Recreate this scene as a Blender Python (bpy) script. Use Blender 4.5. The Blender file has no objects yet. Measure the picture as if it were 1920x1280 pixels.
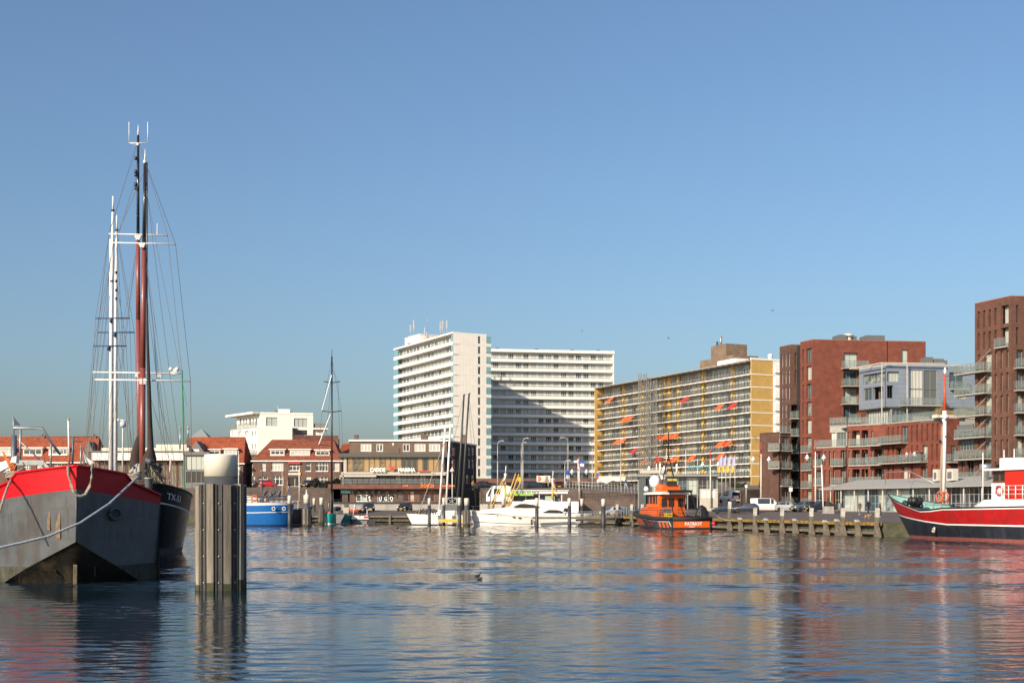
import bpy, math, random
from mathutils import Vector, Matrix
random.seed(7)
PI = math.pi; R = math.radians
SC = bpy.context.scene
COL = SC.collection

# ------------------------------------------------------------------ camera, sky, sun, exposure
H = 2.9                                   # eye height above the water
cam_d = bpy.data.cameras.new('camera'); cam = bpy.data.objects.new('camera', cam_d); COL.objects.link(cam)
cam.location = (0, 0, H); cam.rotation_euler = (PI/2, 0, 0)
cam_d.sensor_width = 36; cam_d.lens = 45; cam_d.shift_y = 0.1604
cam_d.clip_start = 0.5; cam_d.clip_end = 20000
SC.camera = cam
SUN_AZ, SUN_EL = R(36.5), R(25)             # sun behind the camera, to the left
W = bpy.data.worlds.new('World'); SC.world = W; W.use_nodes = True
nt = W.node_tree; nt.nodes.clear()
sky = nt.nodes.new('ShaderNodeTexSky'); sky.sky_type = 'NISHITA'; sky.sun_disc = False
sky.sun_elevation = SUN_EL; sky.sun_rotation = PI + SUN_AZ
sky.air_density = 1.1; sky.dust_density = 2.5; sky.ozone_density = 5.0; sky.altitude = 0
bg = nt.nodes.new('ShaderNodeBackground'); bg.inputs[1].default_value = 0.12
wo = nt.nodes.new('ShaderNodeOutputWorld')
wb = nt.nodes.new('ShaderNodeMix'); wb.data_type = 'RGBA'; wb.blend_type = 'MULTIPLY'; wb.inputs[0].default_value = 1
wb.inputs[7].default_value = (1.03, 1.01, 0.985, 1)      # white balance of the whole sky
nt.links.new(sky.outputs[0], wb.inputs[6]); nt.links.new(wb.outputs[2], bg.inputs[0]); nt.links.new(bg.outputs[0], wo.inputs[0])
sl = bpy.data.lights.new('sun', 'SUN'); sl.energy = 5.0; sl.angle = R(0.53); sl.color = (1.0, 0.84, 0.64)
sun = bpy.data.objects.new('sun', sl); COL.objects.link(sun)
d = Vector((math.sin(SUN_AZ)*math.cos(SUN_EL), math.cos(SUN_AZ)*math.cos(SUN_EL), -math.sin(SUN_EL)))
sun.rotation_euler = d.to_track_quat('-Z', 'Y').to_euler(); sun.location = (-60, -60, 80)
SC.view_settings.view_transform = 'Standard'; SC.view_settings.look = 'None'
SC.view_settings.exposure = 0.28; SC.view_settings.gamma = 1.0
SC.render.engine = 'CYCLES'

# ------------------------------------------------------------------ helpers
F = 2400.0
def at(px, py, Y): return Vector(((px-960)/F*Y, Y, H-(py-948)/F*Y))
def xa(px, Y): return (px-960)/F*Y
def za(py, Y): return H-(py-948)/F*Y

MATS = {}
def mat(name, col, rough=0.6, metal=0.0, var=0.12, scale=3.0, bump=0.0, bscale=40.0, spec=0.5, dirt=None, coat=0.0):
    """principled with two scales of noise on the colour, optional fine bump and stains"""
    if name in MATS: return MATS[name]
    m = bpy.data.materials.new(name); m.use_nodes = True; MATS[name] = m
    t = m.node_tree; N = t.nodes; L = t.links
    p = N['Principled BSDF']
    p.inputs['Roughness'].default_value = rough; p.inputs['Metallic'].default_value = metal
    p.inputs['Specular IOR Level'].default_value = spec; p.inputs['Coat Weight'].default_value = coat
    c = tuple(col)+(1,)
    if var > 0:
        tc = N.new('ShaderNodeTexCoord')
        n1 = N.new('ShaderNodeTexNoise'); n1.inputs['Scale'].default_value = scale; n1.inputs['Detail'].default_value = 8; n1.inputs['Roughness'].default_value = 0.65
        L.new(tc.outputs['Object'], n1.inputs['Vector'])
        mr = N.new('ShaderNodeMapRange'); mr.inputs[1].default_value = 0.25; mr.inputs[2].default_value = 0.75
        mr.inputs[3].default_value = 1-var*1.6; mr.inputs[4].default_value = 1+var
        L.new(n1.outputs['Fac'], mr.inputs[0])
        mx = N.new('ShaderNodeMix'); mx.data_type = 'RGBA'; mx.blend_type = 'MULTIPLY'; mx.inputs[0].default_value = 1
        mx.inputs[6].default_value = c; L.new(mr.outputs[0], mx.inputs[7])
        out = mx.outputs[2]
        if dirt:
            n2 = N.new('ShaderNodeTexNoise'); n2.inputs['Scale'].default_value = dirt[1]; n2.inputs['Detail'].default_value = 6
            mp = N.new('ShaderNodeMapping'); mp.inputs['Scale'].default_value = (1, 1, 0.22)
            L.new(tc.outputs['Object'], mp.inputs[0]); L.new(mp.outputs[0], n2.inputs['Vector'])
            r2 = N.new('ShaderNodeMapRange'); r2.inputs[1].default_value = 0.5; r2.inputs[2].default_value = 0.75; r2.inputs[4].default_value = dirt[2]
            L.new(n2.outputs['Fac'], r2.inputs[0])
            m2 = N.new('ShaderNodeMix'); m2.data_type = 'RGBA'; m2.inputs[7].default_value = tuple(dirt[0])+(1,)
            L.new(r2.outputs[0], m2.inputs[0]); L.new(out, m2.inputs[6]); out = m2.outputs[2]
        L.new(out, p.inputs['Base Color'])
        if bump > 0:
            n3 = N.new('ShaderNodeTexNoise'); n3.inputs['Scale'].default_value = bscale; n3.inputs['Detail'].default_value = 5
            L.new(tc.outputs['Object'], n3.inputs['Vector'])
            b = N.new('ShaderNodeBump'); b.inputs['Strength'].default_value = bump; b.inputs['Distance'].default_value = 0.03
            L.new(n3.outputs['Fac'], b.inputs['Height']); L.new(b.outputs[0], p.inputs['Normal'])
    else:
        p.inputs['Base Color'].default_value = c
    return m

def brick_mat(name, c1, c2, mortar, var=0.25):
    if name in MATS: return MATS[name]
    m = mat(name, c1, 0.85, 0, var, 0.9)
    t = m.node_tree; N = t.nodes; L = t.links; p = N['Principled BSDF']
    tc = N.new('ShaderNodeTexCoord'); sp = N.new('ShaderNodeSeparateXYZ'); L.new(tc.outputs['Object'], sp.inputs[0])
    ad = N.new('ShaderNodeMath'); L.new(sp.outputs[0], ad.inputs[0]); L.new(sp.outputs[1], ad.inputs[1])
    cb = N.new('ShaderNodeCombineXYZ'); L.new(ad.outputs[0], cb.inputs[0]); L.new(sp.outputs[2], cb.inputs[1])
    br = N.new('ShaderNodeTexBrick'); br.inputs['Scale'].default_value = 1.0
    br.inputs['Brick Width'].default_value = 0.44; br.inputs['Row Height'].default_value = 0.14; br.inputs['Mortar Size'].default_value = 0.012
    br.inputs['Color1'].default_value = tuple(c1)+(1,); br.inputs['Color2'].default_value = tuple(c2)+(1,); br.inputs['Mortar'].default_value = tuple(mortar)+(1,)
    L.new(cb.outputs[0], br.inputs['Vector'])
    mx = [n for n in N if n.type == 'MIX'][0]
    L.new(br.outputs['Color'], mx.inputs[6])
    return m

def tile_mat(name, c1, c2):
    """pantile roof: fine ribs across, courses along"""
    m = mat(name, c1, 0.8, 0, 0.3, 1.3)
    t = m.node_tree; N = t.nodes; L = t.links; p = N['Principled BSDF']
    tc = N.new('ShaderNodeTexCoord')
    n = N.new('ShaderNodeTexNoise'); n.inputs['Scale'].default_value = 5; L.new(tc.outputs['Object'], n.inputs['Vector'])
    mm = N.new('ShaderNodeMix'); mm.data_type = 'RGBA'; mm.inputs[6].default_value = tuple(c1)+(1,); mm.inputs[7].default_value = tuple(c2)+(1,)
    L.new(n.outputs['Fac'], mm.inputs[0])
    mx = [q for q in N if q.type == 'MIX'][0]; L.new(mm.outputs[2], mx.inputs[6])
    return m

def glass_mat(name, dark=(0.025, 0.035, 0.045), light=(0.42, 0.42, 0.38), thr=0.62, rough=0.06):
    """window pane: dark room behind glass, in some panes a curtain (by object)"""
    m = bpy.data.materials.new(name); m.use_nodes = True; MATS[name] = m
    t = m.node_tree; N = t.nodes; L = t.links; p = N['Principled BSDF']
    p.inputs['Roughness'].default_value = rough; p.inputs['Specular IOR Level'].default_value = 0.9
    oi = N.new('ShaderNodeObjectInfo')
    tc = N.new('ShaderNodeTexCoord')
    nz = N.new('ShaderNodeTexNoise'); nz.inputs['Scale'].default_value = 0.9; nz.inputs['Detail'].default_value = 3
    L.new(tc.outputs['Object'], nz.inputs['Vector'])
    ad = N.new('ShaderNodeMath'); ad.operation = 'MULTIPLY_ADD'; ad.inputs[1].default_value = 0.5; L.new(nz.outputs['Fac'], ad.inputs[0]); L.new(oi.outputs['Random'], ad.inputs[2])
    cr = N.new('ShaderNodeValToRGB'); cr.color_ramp.elements[0].position = 0.25+thr*0.6; cr.color_ramp.elements[0].color = tuple(dark)+(1,)
    cr.color_ramp.elements[1].position = min(0.99, 0.45+thr*0.6); cr.color_ramp.elements[1].color = tuple(light)+(1,)
    L.new(ad.outputs[0], cr.inputs[0]); L.new(cr.outputs[0], p.inputs['Base Color'])
    return m

def clear_mat(name, col, alpha, rough=0.05):
    """thin clear or tinted sheet of glass"""
    m = bpy.data.materials.new(name); m.use_nodes = True; MATS[name] = m
    p = m.node_tree.nodes['Principled BSDF']
    p.inputs['Base Color'].default_value = tuple(col)+(1,); p.inputs['Roughness'].default_value = rough
    p.inputs['Alpha'].default_value = alpha; p.inputs['Specular IOR Level'].default_value = 0.8
    return m

class MB:
    """collects faces; build() links them as one mesh object"""
    def __init__(s): s.v = []; s.f = []; s.m = []; s.sm = []
    def face(s, pts, m=0, sm=False):
        i = len(s.v); s.v += [tuple(p) for p in pts]; s.f.append(tuple(range(i, i+len(pts)))); s.m.append(m); s.sm.append(sm)
    def box(s, x0, x1, y0, y1, z0, z1, m=0):
        i = len(s.v)
        s.v += [(x0,y0,z0),(x1,y0,z0),(x1,y1,z0),(x0,y1,z0),(x0,y0,z1),(x1,y0,z1),(x1,y1,z1),(x0,y1,z1)]
        for q in ((3,2,1,0),(4,5,6,7),(0,1,5,4),(1,2,6,5),(2,3,7,6),(3,0,4,7)):
            s.f.append(tuple(i+k for k in q)); s.m.append(m); s.sm.append(False)
    def beam(s, a, b, w, h=None, m=0):
        """rectangular bar from a to b"""
        a = Vector(a); b = Vector(b); h = h or w; t = (b-a).normalized()
        up = Vector((0,0,1)) if abs(t.z) < 0.95 else Vector((0,1,0))
        r = t.cross(up).normalized()*w/2; u = r.cross(t).normalized()*h/2
        i = len(s.v)
        for c in (a, b): s.v += [tuple(c-r-u), tuple(c+r-u), tuple(c+r+u), tuple(c-r+u)]
        for q in ((0,1,2,3),(7,6,5,4),(4,5,1,0),(5,6,2,1),(6,7,3,2),(7,4,0,3)):
            s.f.append(tuple(i+k for k in q)); s.m.append(m); s.sm.append(False)
    def tube(s, pts, r, n=6, m=0, r2=None, cap=True):
        pts = [Vector(p) for p in pts]; K = len(pts); i = len(s.v)
        for k, p in enumerate(pts):
            t = (pts[min(k+1, K-1)]-pts[max(k-1, 0)]).normalized()
            up = Vector((0,0,1)) if abs(t.z) < 0.9 else Vector((0,1,0))
            a = t.cross(up).normalized(); b = a.cross(t)
            rr = r if r2 is None else r+(r2-r)*k/(K-1)
            for j in range(n):
                q = 2*PI*j/n; s.v.append(tuple(p+a*rr*math.cos(q)+b*rr*math.sin(q)))
        for k in range(K-1):
            for j in range(n):
                j2 = (j+1) % n
                s.f.append((i+k*n+j, i+(k+1)*n+j, i+(k+1)*n+j2, i+k*n+j2)); s.m.append(m); s.sm.append(n > 4)
        if cap:
            s.f.append(tuple(i+j for j in range(n))); s.m.append(m); s.sm.append(False)
            s.f.append(tuple(i+(K-1)*n+j for j in reversed(range(n)))); s.m.append(m); s.sm.append(False)
    def lathe(s, prof, n=16, m=0, c=(0,0,0)):
        i = len(s.v)
        for r, z in prof:
            for j in range(n):
                q = 2*PI*j/n; s.v.append((c[0]+r*math.cos(q), c[1]+r*math.sin(q), c[2]+z))
        for k in range(len(prof)-1):
            for j in range(n):
                j2 = (j+1) % n
                s.f.append((i+k*n+j, i+k*n+j2, i+(k+1)*n+j2, i+(k+1)*n+j)); s.m.append(m); s.sm.append(True)
        s.f.append(tuple(i+j for j in reversed(range(n)))); s.m.append(m); s.sm.append(False)
        e = i+(len(prof)-1)*n; s.f.append(tuple(e+j for j in range(n))); s.m.append(m); s.sm.append(False)
    def grid(s, rows, m=0, sm=True, closed=False):
        """quads between rows of equal length"""
        i = len(s.v); n = len(rows[0])
        for r in rows: s.v += [tuple(p) for p in r]
        for k in range(len(rows)-1):
            for j in range(n if closed else n-1):
                j2 = (j+1) % n
                s.f.append((i+k*n+j, i+k*n+j2, i+(k+1)*n+j2, i+(k+1)*n+j)); s.m.append(m); s.sm.append(sm)
    def prism(s, pts, y0, y1, m=0, axis='y'):
        """outline in (a, z) pushed along y (or x, or z)"""
        if axis == 'y': A = [(a, y0, z) for a, z in pts]; B = [(a, y1, z) for a, z in pts]
        elif axis == 'x': A = [(y0, a, z) for a, z in pts]; B = [(y1, a, z) for a, z in pts]
        else: A = [(a, b, y0) for a, b in pts]; B = [(a, b, y1) for a, b in pts]
        n = len(pts); i = len(s.v); s.v += A+B
        s.f.append(tuple(range(i, i+n))); s.f.append(tuple(range(i+2*n-1, i+n-1, -1)))
        s.m += [m, m]; s.sm += [False, False]
        for j in range(n):
            j2 = (j+1) % n; s.f.append((i+j, i+n+j, i+n+j2, i+j2)); s.m.append(m); s.sm.append(False)
    def ball(s, c, r, n=10, m=0, sz=1.0, sx=1.0, sy=1.0):
        K = max(4, n//2); rows = []
        for k in range(K+1):
            th = PI*k/K
            rows.append([(c[0]+sx*r*math.sin(th)*math.cos(2*PI*j/n), c[1]+sy*r*math.sin(th)*math.sin(2*PI*j/n), c[2]-sz*r*math.cos(th)) for j in range(n)])
        s.grid(rows, m, True, True)
    def mesh(s, name, mats):
        me = bpy.data.meshes.new(name); me.from_pydata(s.v, [], s.f)
        for q in mats: me.materials.append(q)
        me.polygons.foreach_set('material_index', s.m); me.polygons.foreach_set('use_smooth', s.sm)
        me.update(); return me
    def build(s, name, mats, parent=None, loc=(0,0,0), rz=0.0):
        if not isinstance(mats, (list, tuple)): mats = [mats]
        return link(name, s.mesh(name, mats), parent, loc, rz)

def link(name, me, parent=None, loc=(0,0,0), rz=0.0):
    o = bpy.data.objects.new(name, me); COL.objects.link(o); o.parent = parent
    o.location = loc; o.rotation_euler = (0, 0, rz); return o
def tag(o, label, cat, group=None):
    o['label'] = label; o['category'] = cat
    if group: o['group'] = group
    return o
def thing(name, label, cat, loc=(0,0,0), rz=0.0, group=None):
    o = bpy.data.objects.new(name, None); COL.objects.link(o); o.location = loc; o.rotation_euler = (0,0,rz)
    o.empty_display_size = 0.3
    return tag(o, label, cat, group)
def structure(o, kind='structure'): o['kind'] = kind; return o
KIDS = {}
def copy_tree(o, parent=None):
    c = o.copy(); COL.objects.link(c); c.parent = parent
    for ch in [q for q in bpy.data.objects if q.parent == o] if False else list(o.children): copy_tree(ch, c)
    return c

def wall(mb, o, u, length, z0, z1, holes=(), depth=0.2, m=0):
    """upright wall sheet from point o along unit u with real openings and reveals; outward = u x up"""
    o = Vector(o); u = Vector(u).normalized(); n = u.cross(Vector((0,0,1)))
    us = sorted({0.0, length} | {h[0] for h in holes} | {h[1] for h in holes})
    zs = sorted({z0, z1} | {h[2] for h in holes} | {h[3] for h in holes})
    us = [q for q in us if -1e-6 <= q <= length+1e-6]; zs = [q for q in zs if z0-1e-6 <= q <= z1+1e-6]
    P = lambda a, z, dd=0.0: o+u*a+Vector((0,0,z-o.z))-n*dd
    for k in range(len(zs)-1):
        run = None
        for j in range(len(us)):
            solid = False
            if j < len(us)-1:
                cu = (us[j]+us[j+1])/2; cz = (zs[k]+zs[k+1])/2
                solid = not any(h[0] < cu < h[1] and h[2] < cz < h[3] for h in holes)
            if solid and run is None: run = us[j]
            if not solid and run is not None:
                mb.face([P(run, zs[k]), P(us[j], zs[k]), P(us[j], zs[k+1]), P(run, zs[k+1])], m); run = None
    for a, b, c, e in [h[:4] for h in holes]:
        mb.face([P(a,c), P(a,c,depth), P(a,e,depth), P(a,e)], m); mb.face([P(b,c,depth), P(b,c), P(b,e), P(b,e,depth)], m)
        mb.face([P(a,c,depth), P(a,c), P(b,c), P(b,c,depth)], m); mb.face([P(a,e), P(a,e,depth), P(b,e,depth), P(b,e)], m)

WIN = {}
def win_mesh(w, h, nv, nh, fr, gl, t=0.07, split=None):
    """frame with mullions (outward = -y, origin bottom left) and its pane"""
    key = (round(w,2), round(h,2), nv, nh, fr.name, gl.name, t)
    if key in WIN: return WIN[key]
    a = MB(); D = 0.06
    a.box(0, t, 0, D, 0, h); a.box(w-t, w, 0, D, 0, h); a.box(t, w-t, 0, D, 0, t); a.box(t, w-t, 0, D, h-t, h)
    for k in range(1, nv): x = w*k/nv; a.box(x-t/2, x+t/2, 0.003, D-.004, t, h-t)
    for k in range(1, nh):
        z = h*(split if split and nh == 2 else k/nh); a.box(t, w-t, 0.005, D-.006, z-t/2, z+t/2)
    b = MB(); b.face([(t*.5, 0.04, t*.5), (w-t*.5, 0.04, t*.5), (w-t*.5, 0.04, h-t*.5), (t*.5, 0.04, h-t*.5)])
    c = MB(); c.v = a.v+b.v; c.f = a.f+[tuple(i+len(a.v) for i in q) for q in b.f]; c.m = a.m+[1]*len(b.f); c.sm = [False]*len(c.f)
    WIN[key] = (a.mesh('window_frame', [fr]), b.mesh('pane', [gl]), c.mesh('window', [fr, gl])); return WIN[key]
def window(parent, o, u, a, z, w, h, fr, gl, nv=1, nh=1, t=0.07, depth=0.15, pane=False, name='window', split=None):
    """put a window in wall(o,u) at distance a, height z"""
    A, B, C_ = win_mesh(w, h, nv, nh, fr, gl, t, split)
    u = Vector(u).normalized(); n = u.cross(Vector((0,0,1)))
    p = Vector(o)+u*a-n*depth; p.z = z; rz = math.atan2(u.y, u.x)
    if pane:
        f = link(name, A, parent, p, rz); link('pane', B, f); return f
    return link(name, C_, parent, p, rz)

def text_mesh(s, size, m, ext=0.02, bold=0.0, align='LEFT', sx=1.0):
    c = bpy.data.curves.new('txt', 'FONT'); c.body = s; c.size = size; c.extrude = ext; c.offset = bold; c.align_x = align; c.resolution_u = 2
    o = bpy.data.objects.new('txt', c); COL.objects.link(o)
    dg = bpy.context.evaluated_depsgraph_get(); dg.update()
    me = bpy.data.meshes.new_from_object(o.evaluated_get(dg)); bpy.data.objects.remove(o); bpy.data.curves.remove(c)
    me.transform(Matrix.Rotation(PI/2, 4, 'X') @ Matrix.Diagonal((sx, 1, 1, 1))); me.materials.clear(); me.materials.append(m); return me
def text(s, size, m, parent, loc, rz=0.0, name='lettering', **k):
    return link(name, text_mesh(s, size, m, **k), parent, loc, rz)

# ------------------------------------------------------------------ shared materials
white = mat('white_paint', (0.78, 0.76, 0.72), 0.55, var=0.08, scale=0.5)
white_clean = mat('white_gloss', (0.82, 0.81, 0.79), 0.25, var=0.04, coat=0.3)
frame_white = mat('window_white', (0.75, 0.74, 0.71), 0.5, var=0.06)
frame_grey = mat('frame_grey', (0.22, 0.22, 0.20), 0.5, var=0.1)
frame_dark = mat('frame_dark', (0.035, 0.037, 0.04), 0.4, var=0.1)
steel = mat('galvanised', (0.42, 0.43, 0.43), 0.45, 0.6, var=0.15)
lamp_grey = mat('lamp_post_paint', (0.50, 0.49, 0.45), 0.5, 0.2, var=0.1)
black = mat('black_paint', (0.015, 0.015, 0.017), 0.4, var=0.2)
rubber = mat('black_rubber', (0.02, 0.02, 0.021), 0.75, var=0.2)
conc = mat('concrete', (0.36, 0.34, 0.31), 0.9, var=0.2, bump=0.3, dirt=((0.16, 0.14, 0.12), 0.8, 0.6))
asphalt = mat('paving', (0.115, 0.095, 0.085), 0.92, var=0.25, scale=1.5, bump=0.3)
glass = glass_mat('window_glass')
glass_b = glass_mat('window_glass_curtained', (0.03, 0.045, 0.05), (0.5, 0.5, 0.46), 0.35)
glass_d = glass_mat('window_glass_dark', (0.018, 0.022, 0.026), (0.10, 0.11, 0.11), 0.6)
rail_glass = clear_mat('balcony_glass', (0.22, 0.30, 0.30), 0.28)
teal_glass = clear_mat('teal_glass', (0.22, 0.42, 0.46), 0.72, 0.15)
# ------------------------------------------------------------------ water, quay, ground
def water_mat():
    m = bpy.data.materials.new('harbour_water'); m.use_nodes = True
    t = m.node_tree; N = t.nodes; L = t.links; p = N['Principled BSDF']
    p.inputs['Base Color'].default_value = (0.008, 0.020, 0.032, 1); p.inputs['Roughness'].default_value = 0.04
    p.inputs['IOR'].default_value = 1.333; p.inputs['Specular IOR Level'].default_value = 0.5
    g = N.new('ShaderNodeNewGeometry')
    def noise(sx, sy, scale, det, rough=0.55, rot=0.0):
        mp = N.new('ShaderNodeMapping'); mp.inputs['Scale'].default_value = (sx, sy, 1); mp.inputs['Rotation'].default_value = (0, 0, rot)
        L.new(g.outputs['Position'], mp.inputs[0])
        n = N.new('ShaderNodeTexNoise'); n.inputs['Scale'].default_value = scale; n.inputs['Detail'].default_value = det; n.inputs['Roughness'].default_value = rough
        n.inputs['Distortion'].default_value = 0.4
        L.new(mp.outputs[0], n.inputs['Vector']); return n.outputs['Fac']
    fine = noise(0.8, 1.2, 4.5, 3, 0.6, 0.25); tiny = noise(0.9, 1.1, 14.0, 2, 0.6, -0.3)
    q = N.new('ShaderNodeMath'); q.operation = 'MULTIPLY_ADD'; q.inputs[1].default_value = 0.25; L.new(tiny, q.inputs[0]); L.new(fine, q.inputs[2])
    bu = N.new('ShaderNodeBump'); bu.inputs['Strength'].default_value = 1.0; bu.inputs['Distance'].default_value = 0.006
    L.new(q.outputs[0], bu.inputs['Height']); L.new(bu.outputs[0], p.inputs['Normal'])
    return m
import numpy as np
def water_mesh():
    """harbour surface: real wind waves in the basin, flat sheets out to the horizon"""
    rg = np.random.RandomState(11); K = 96
    lam = np.exp(rg.uniform(math.log(.17), math.log(1.5), K)); ang = PI/2+rg.normal(0, .38, K); ph = rg.uniform(0, 2*PI, K)
    amp = lam**.8; kx, ky = 2*PI/lam*np.cos(ang), 2*PI/lam*np.sin(ang)
    gx, gy, gp = rg.uniform(-.035, .035, 9), rg.uniform(.10, .75, 9)*rg.choice([-1, 1], 9), rg.uniform(0, 2*PI, 9)
    V, Fc, base = [], [], 0
    for (x0, x1, y0, y1, res, slope) in ((-20, 20, 16, 42, 0.065, .060), (-31, 31, 41.8, 70, .12, .058), (-56, 56, 69.6, 122, .21, .068), (-95, 75, 121.4, 216, .40, .095)):
        nx, ny = int((x1-x0)/res)+1, int((y1-y0)/res)+1
        X, Y = np.meshgrid(np.linspace(x0, x1, nx), np.linspace(y0, y1, ny))
        X = X.ravel(); Y = Y.ravel(); Z = np.zeros_like(X)
        use = [j for j in range(K) if lam[j] > 2.6*res]; sc = slope/math.sqrt(sum((amp[j]*2*PI/lam[j])**2 for j in use)/2)
        for j in use: Z += sc*amp[j]*np.sin(kx[j]*X+ky[j]*Y+ph[j])
        g = sum(np.sin(gx[j]*X+gy[j]*Y+gp[j]) for j in range(9))/3.0
        Z *= np.clip(.9+.6*g, .35, 1.8)
        V.append(np.stack([X, Y, Z], 1)); i = (np.arange(ny-1)[:, None]*nx+np.arange(nx-1)[None, :]).ravel()+base
        Fc.append(np.stack([i, i+1, i+nx+1, i+nx], 1)); base += nx*ny
    flat = [(-3000, -400, 3000, 16.3), (-3000, 16.3, -19.8, 42), (19.8, 16.3, 3000, 42), (-3000, 42, -30.7, 70), (30.7, 42, 3000, 70), (-3000, 70, -55.5, 121.8), (55.5, 70, 3000, 121.8), (-3000, 121.8, -94.5, 5000), (74.5, 121.8, 3000, 5000), (-94.5, 215.5, 74.5, 5000)]
    for (a, b, c, e) in flat:
        V.append(np.array([(a, b, -.01), (c, b, -.01), (c, e, -.01), (a, e, -.01)])); Fc.append(np.array([[base, base+1, base+2, base+3]])); base += 4
    V = np.concatenate(V).astype(np.float32); Fc = np.concatenate(Fc).astype(np.int32); me = bpy.data.meshes.new('water')
    me.vertices.add(len(V)); me.vertices.foreach_set('co', V.ravel()); me.loops.add(Fc.size); me.loops.foreach_set('vertex_index', Fc.ravel())
    me.polygons.add(len(Fc)); me.polygons.foreach_set('loop_start', np.arange(0, Fc.size, 4, dtype=np.int32)); me.polygons.foreach_set('use_smooth', np.ones(len(Fc), dtype=bool))
    me.update(calc_edges=True); me.materials.append(water_mat()); return me
structure(link('water', water_mesh()))

# quay edge seen from above, left to right; land lies behind it
QE = [(-600, 214), (-42, 212), (-20, 210), (2, 203), (13, 199), (17, 188), (25.9, 156), (34.95, 120), (46, 118.5), (53, 95), (62, 60), (90, -60)]
def quay_edge_x(y):
    for (x0, y0), (x1, y1) in zip(QE[4:], QE[5:]):
        if y1 <= y <= y0: return x0+(x1-x0)*(y0-y)/(y0-y1)
    return 13
ZQ, ZP = 1.3, 2.1
g = MB(); inner = []
for (x, y) in QE:
    inner.append((x+ (22 if y < 195 else 0), y+(6 if y < 195 else 20)))
for k in range(len(QE)-1):
    a, b = QE[k], QE[k+1]; c, e = inner[k+1], inner[k]
    g.face([(a[0],a[1],ZQ), (b[0],b[1],ZQ), (c[0],c[1],ZP), (e[0],e[1],ZP)])
# flat parking ground behind the sloping apron
loop = [(p[0], p[1], ZP) for p in inner]
g.face(loop+[(600, -60, ZP), (600, 320, ZP), (-600, 320, ZP)])
structure(g.build('quay_ground', asphalt))
qw = MB()
for (a, b) in zip(QE, QE[1:]):
    qw.face([(a[0],a[1],-3), (b[0],b[1],-3), (b[0],b[1],ZQ-.004), (a[0],a[1],ZQ-.004)])
quay_wall_m = mat('quay_wall', (0.095, 0.09, 0.06), 0.9, var=0.45, scale=1.0, bump=0.5, bscale=8, dirt=((0.022, 0.035, 0.008), 0.7, 1.0))
structure(qw.build('quay_wall', quay_wall_m))

# upper town: the retaining front and the land behind it as one sheet to the horizon
PF = [(-3000, 246, 6.3), (-60, 246, 6.3), (-31.2, 246, 6.3), (-31, 262, 6.6), (-6.5, 262, 6.4), (-6, 236, 5.9), (9, 214, 5.75), (20, 208, 4.9), (30, 212, 4.6), (40, 216, 5.6), (47, 222, 6.0), (90, 250, 6.5), (3000, 250, 6.5)]
terr = mat('dark_clinker', (0.105, 0.078, 0.066), 0.9, var=0.3, scale=0.8, bump=0.3)
g = MB()
for a, b in zip(PF, PF[1:]):
    g.face([(a[0],a[1],1.0), (b[0],b[1],1.0), (b[0],b[1],b[2]), (a[0],a[1],a[2])], 0)
rows = [[p for p in PF], [(p[0], 300 + (p[1]-246)*.2, 7.8) for p in PF], [(p[0], 345, 7.8) for p in PF], [(p[0], 8000, 7.8) for p in PF]]
g.grid(rows, 1, False)
structure(g.build('town_ground', [terr, mat('town_paving', (0.16, 0.13, 0.11), 0.9, var=0.25)]))

# ------------------------------------------------------------------ white apartment tower
def slab_storeys(): pass
th = R(27.3); SH = 2.76
C0 = at(850, 948, 343); LT, WT = 42.0, 9.84; ZR = 49.1
u = Vector((math.sin(th), -math.cos(th), 0))
org = Vector((C0.x, C0.y, 0))-u*LT; rz = math.atan2(u.y, u.x); NB = 15; zb = ZR-NB*SH
T = thing('apartment_tower', 'tall white apartment tower with a blank gable and rooftop antennas', 'building', (org.x, org.y, zb), rz)
HT = NB*SH
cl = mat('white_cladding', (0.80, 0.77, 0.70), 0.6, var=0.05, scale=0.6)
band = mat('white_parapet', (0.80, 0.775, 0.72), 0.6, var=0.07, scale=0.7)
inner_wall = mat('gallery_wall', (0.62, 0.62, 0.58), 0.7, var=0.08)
recess = 1.5
gz = [(WT*0.745, WT*0.745+0.75, k*SH+0.45, k*SH+2.45) for k in range(NB)]
mb = MB()
wall(mb, (LT, 0, 0), (0,1,0), WT, 0, HT+.35, gz, 0.2)
mb.box(0.35, LT-.01, WT-.2, WT, 0, HT+.35); mb.box(0, .35, recess, WT-.2, 0, HT)
mb.box(LT-.3, LT-.01, 0.0, recess, 0, HT+.3)
for k in range(1, NB): mb.box(LT+.001, LT+.006, 0.02, WT-.02, k*SH-.02, k*SH+.02, 1)
for k in range(1, 10): mb.box(LT+.0012, LT+.0045, WT*k/10-.012, WT*k/10+.012, 0, HT+.3, 1)
mb.build('gable_wall', [cl, mat('cladding_joint', (0.52, 0.51, 0.47), 0.8, var=0)], T)
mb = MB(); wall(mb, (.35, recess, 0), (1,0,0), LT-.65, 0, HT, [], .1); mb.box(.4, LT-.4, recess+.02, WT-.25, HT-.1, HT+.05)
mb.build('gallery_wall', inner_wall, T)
for k, g_ in enumerate(gz): window(T, (LT,0,0), (0,1,0), g_[0], g_[2], .75, 2.0, frame_dark, glass_d, 1, 2, depth=.12)
s_me = MB(); s_me.box(-.1, LT+.0, -.15, recess+.2, -.28, 0.0); s_me.box(-.1, LT+.0, -.15, -.02, 0.001, 0.62); s_me = s_me.mesh('parapet', [band])
r_me = MB(); r_me.box(-.05, LT-.05, -.10, -.07, .62, 1.12)
for k in range(29): r_me.box(k*1.45, k*1.45+.04, -.12, -.06, .62, 1.14, 1)
r_me = r_me.mesh('glass_rail', [rail_glass, steel])
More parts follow.
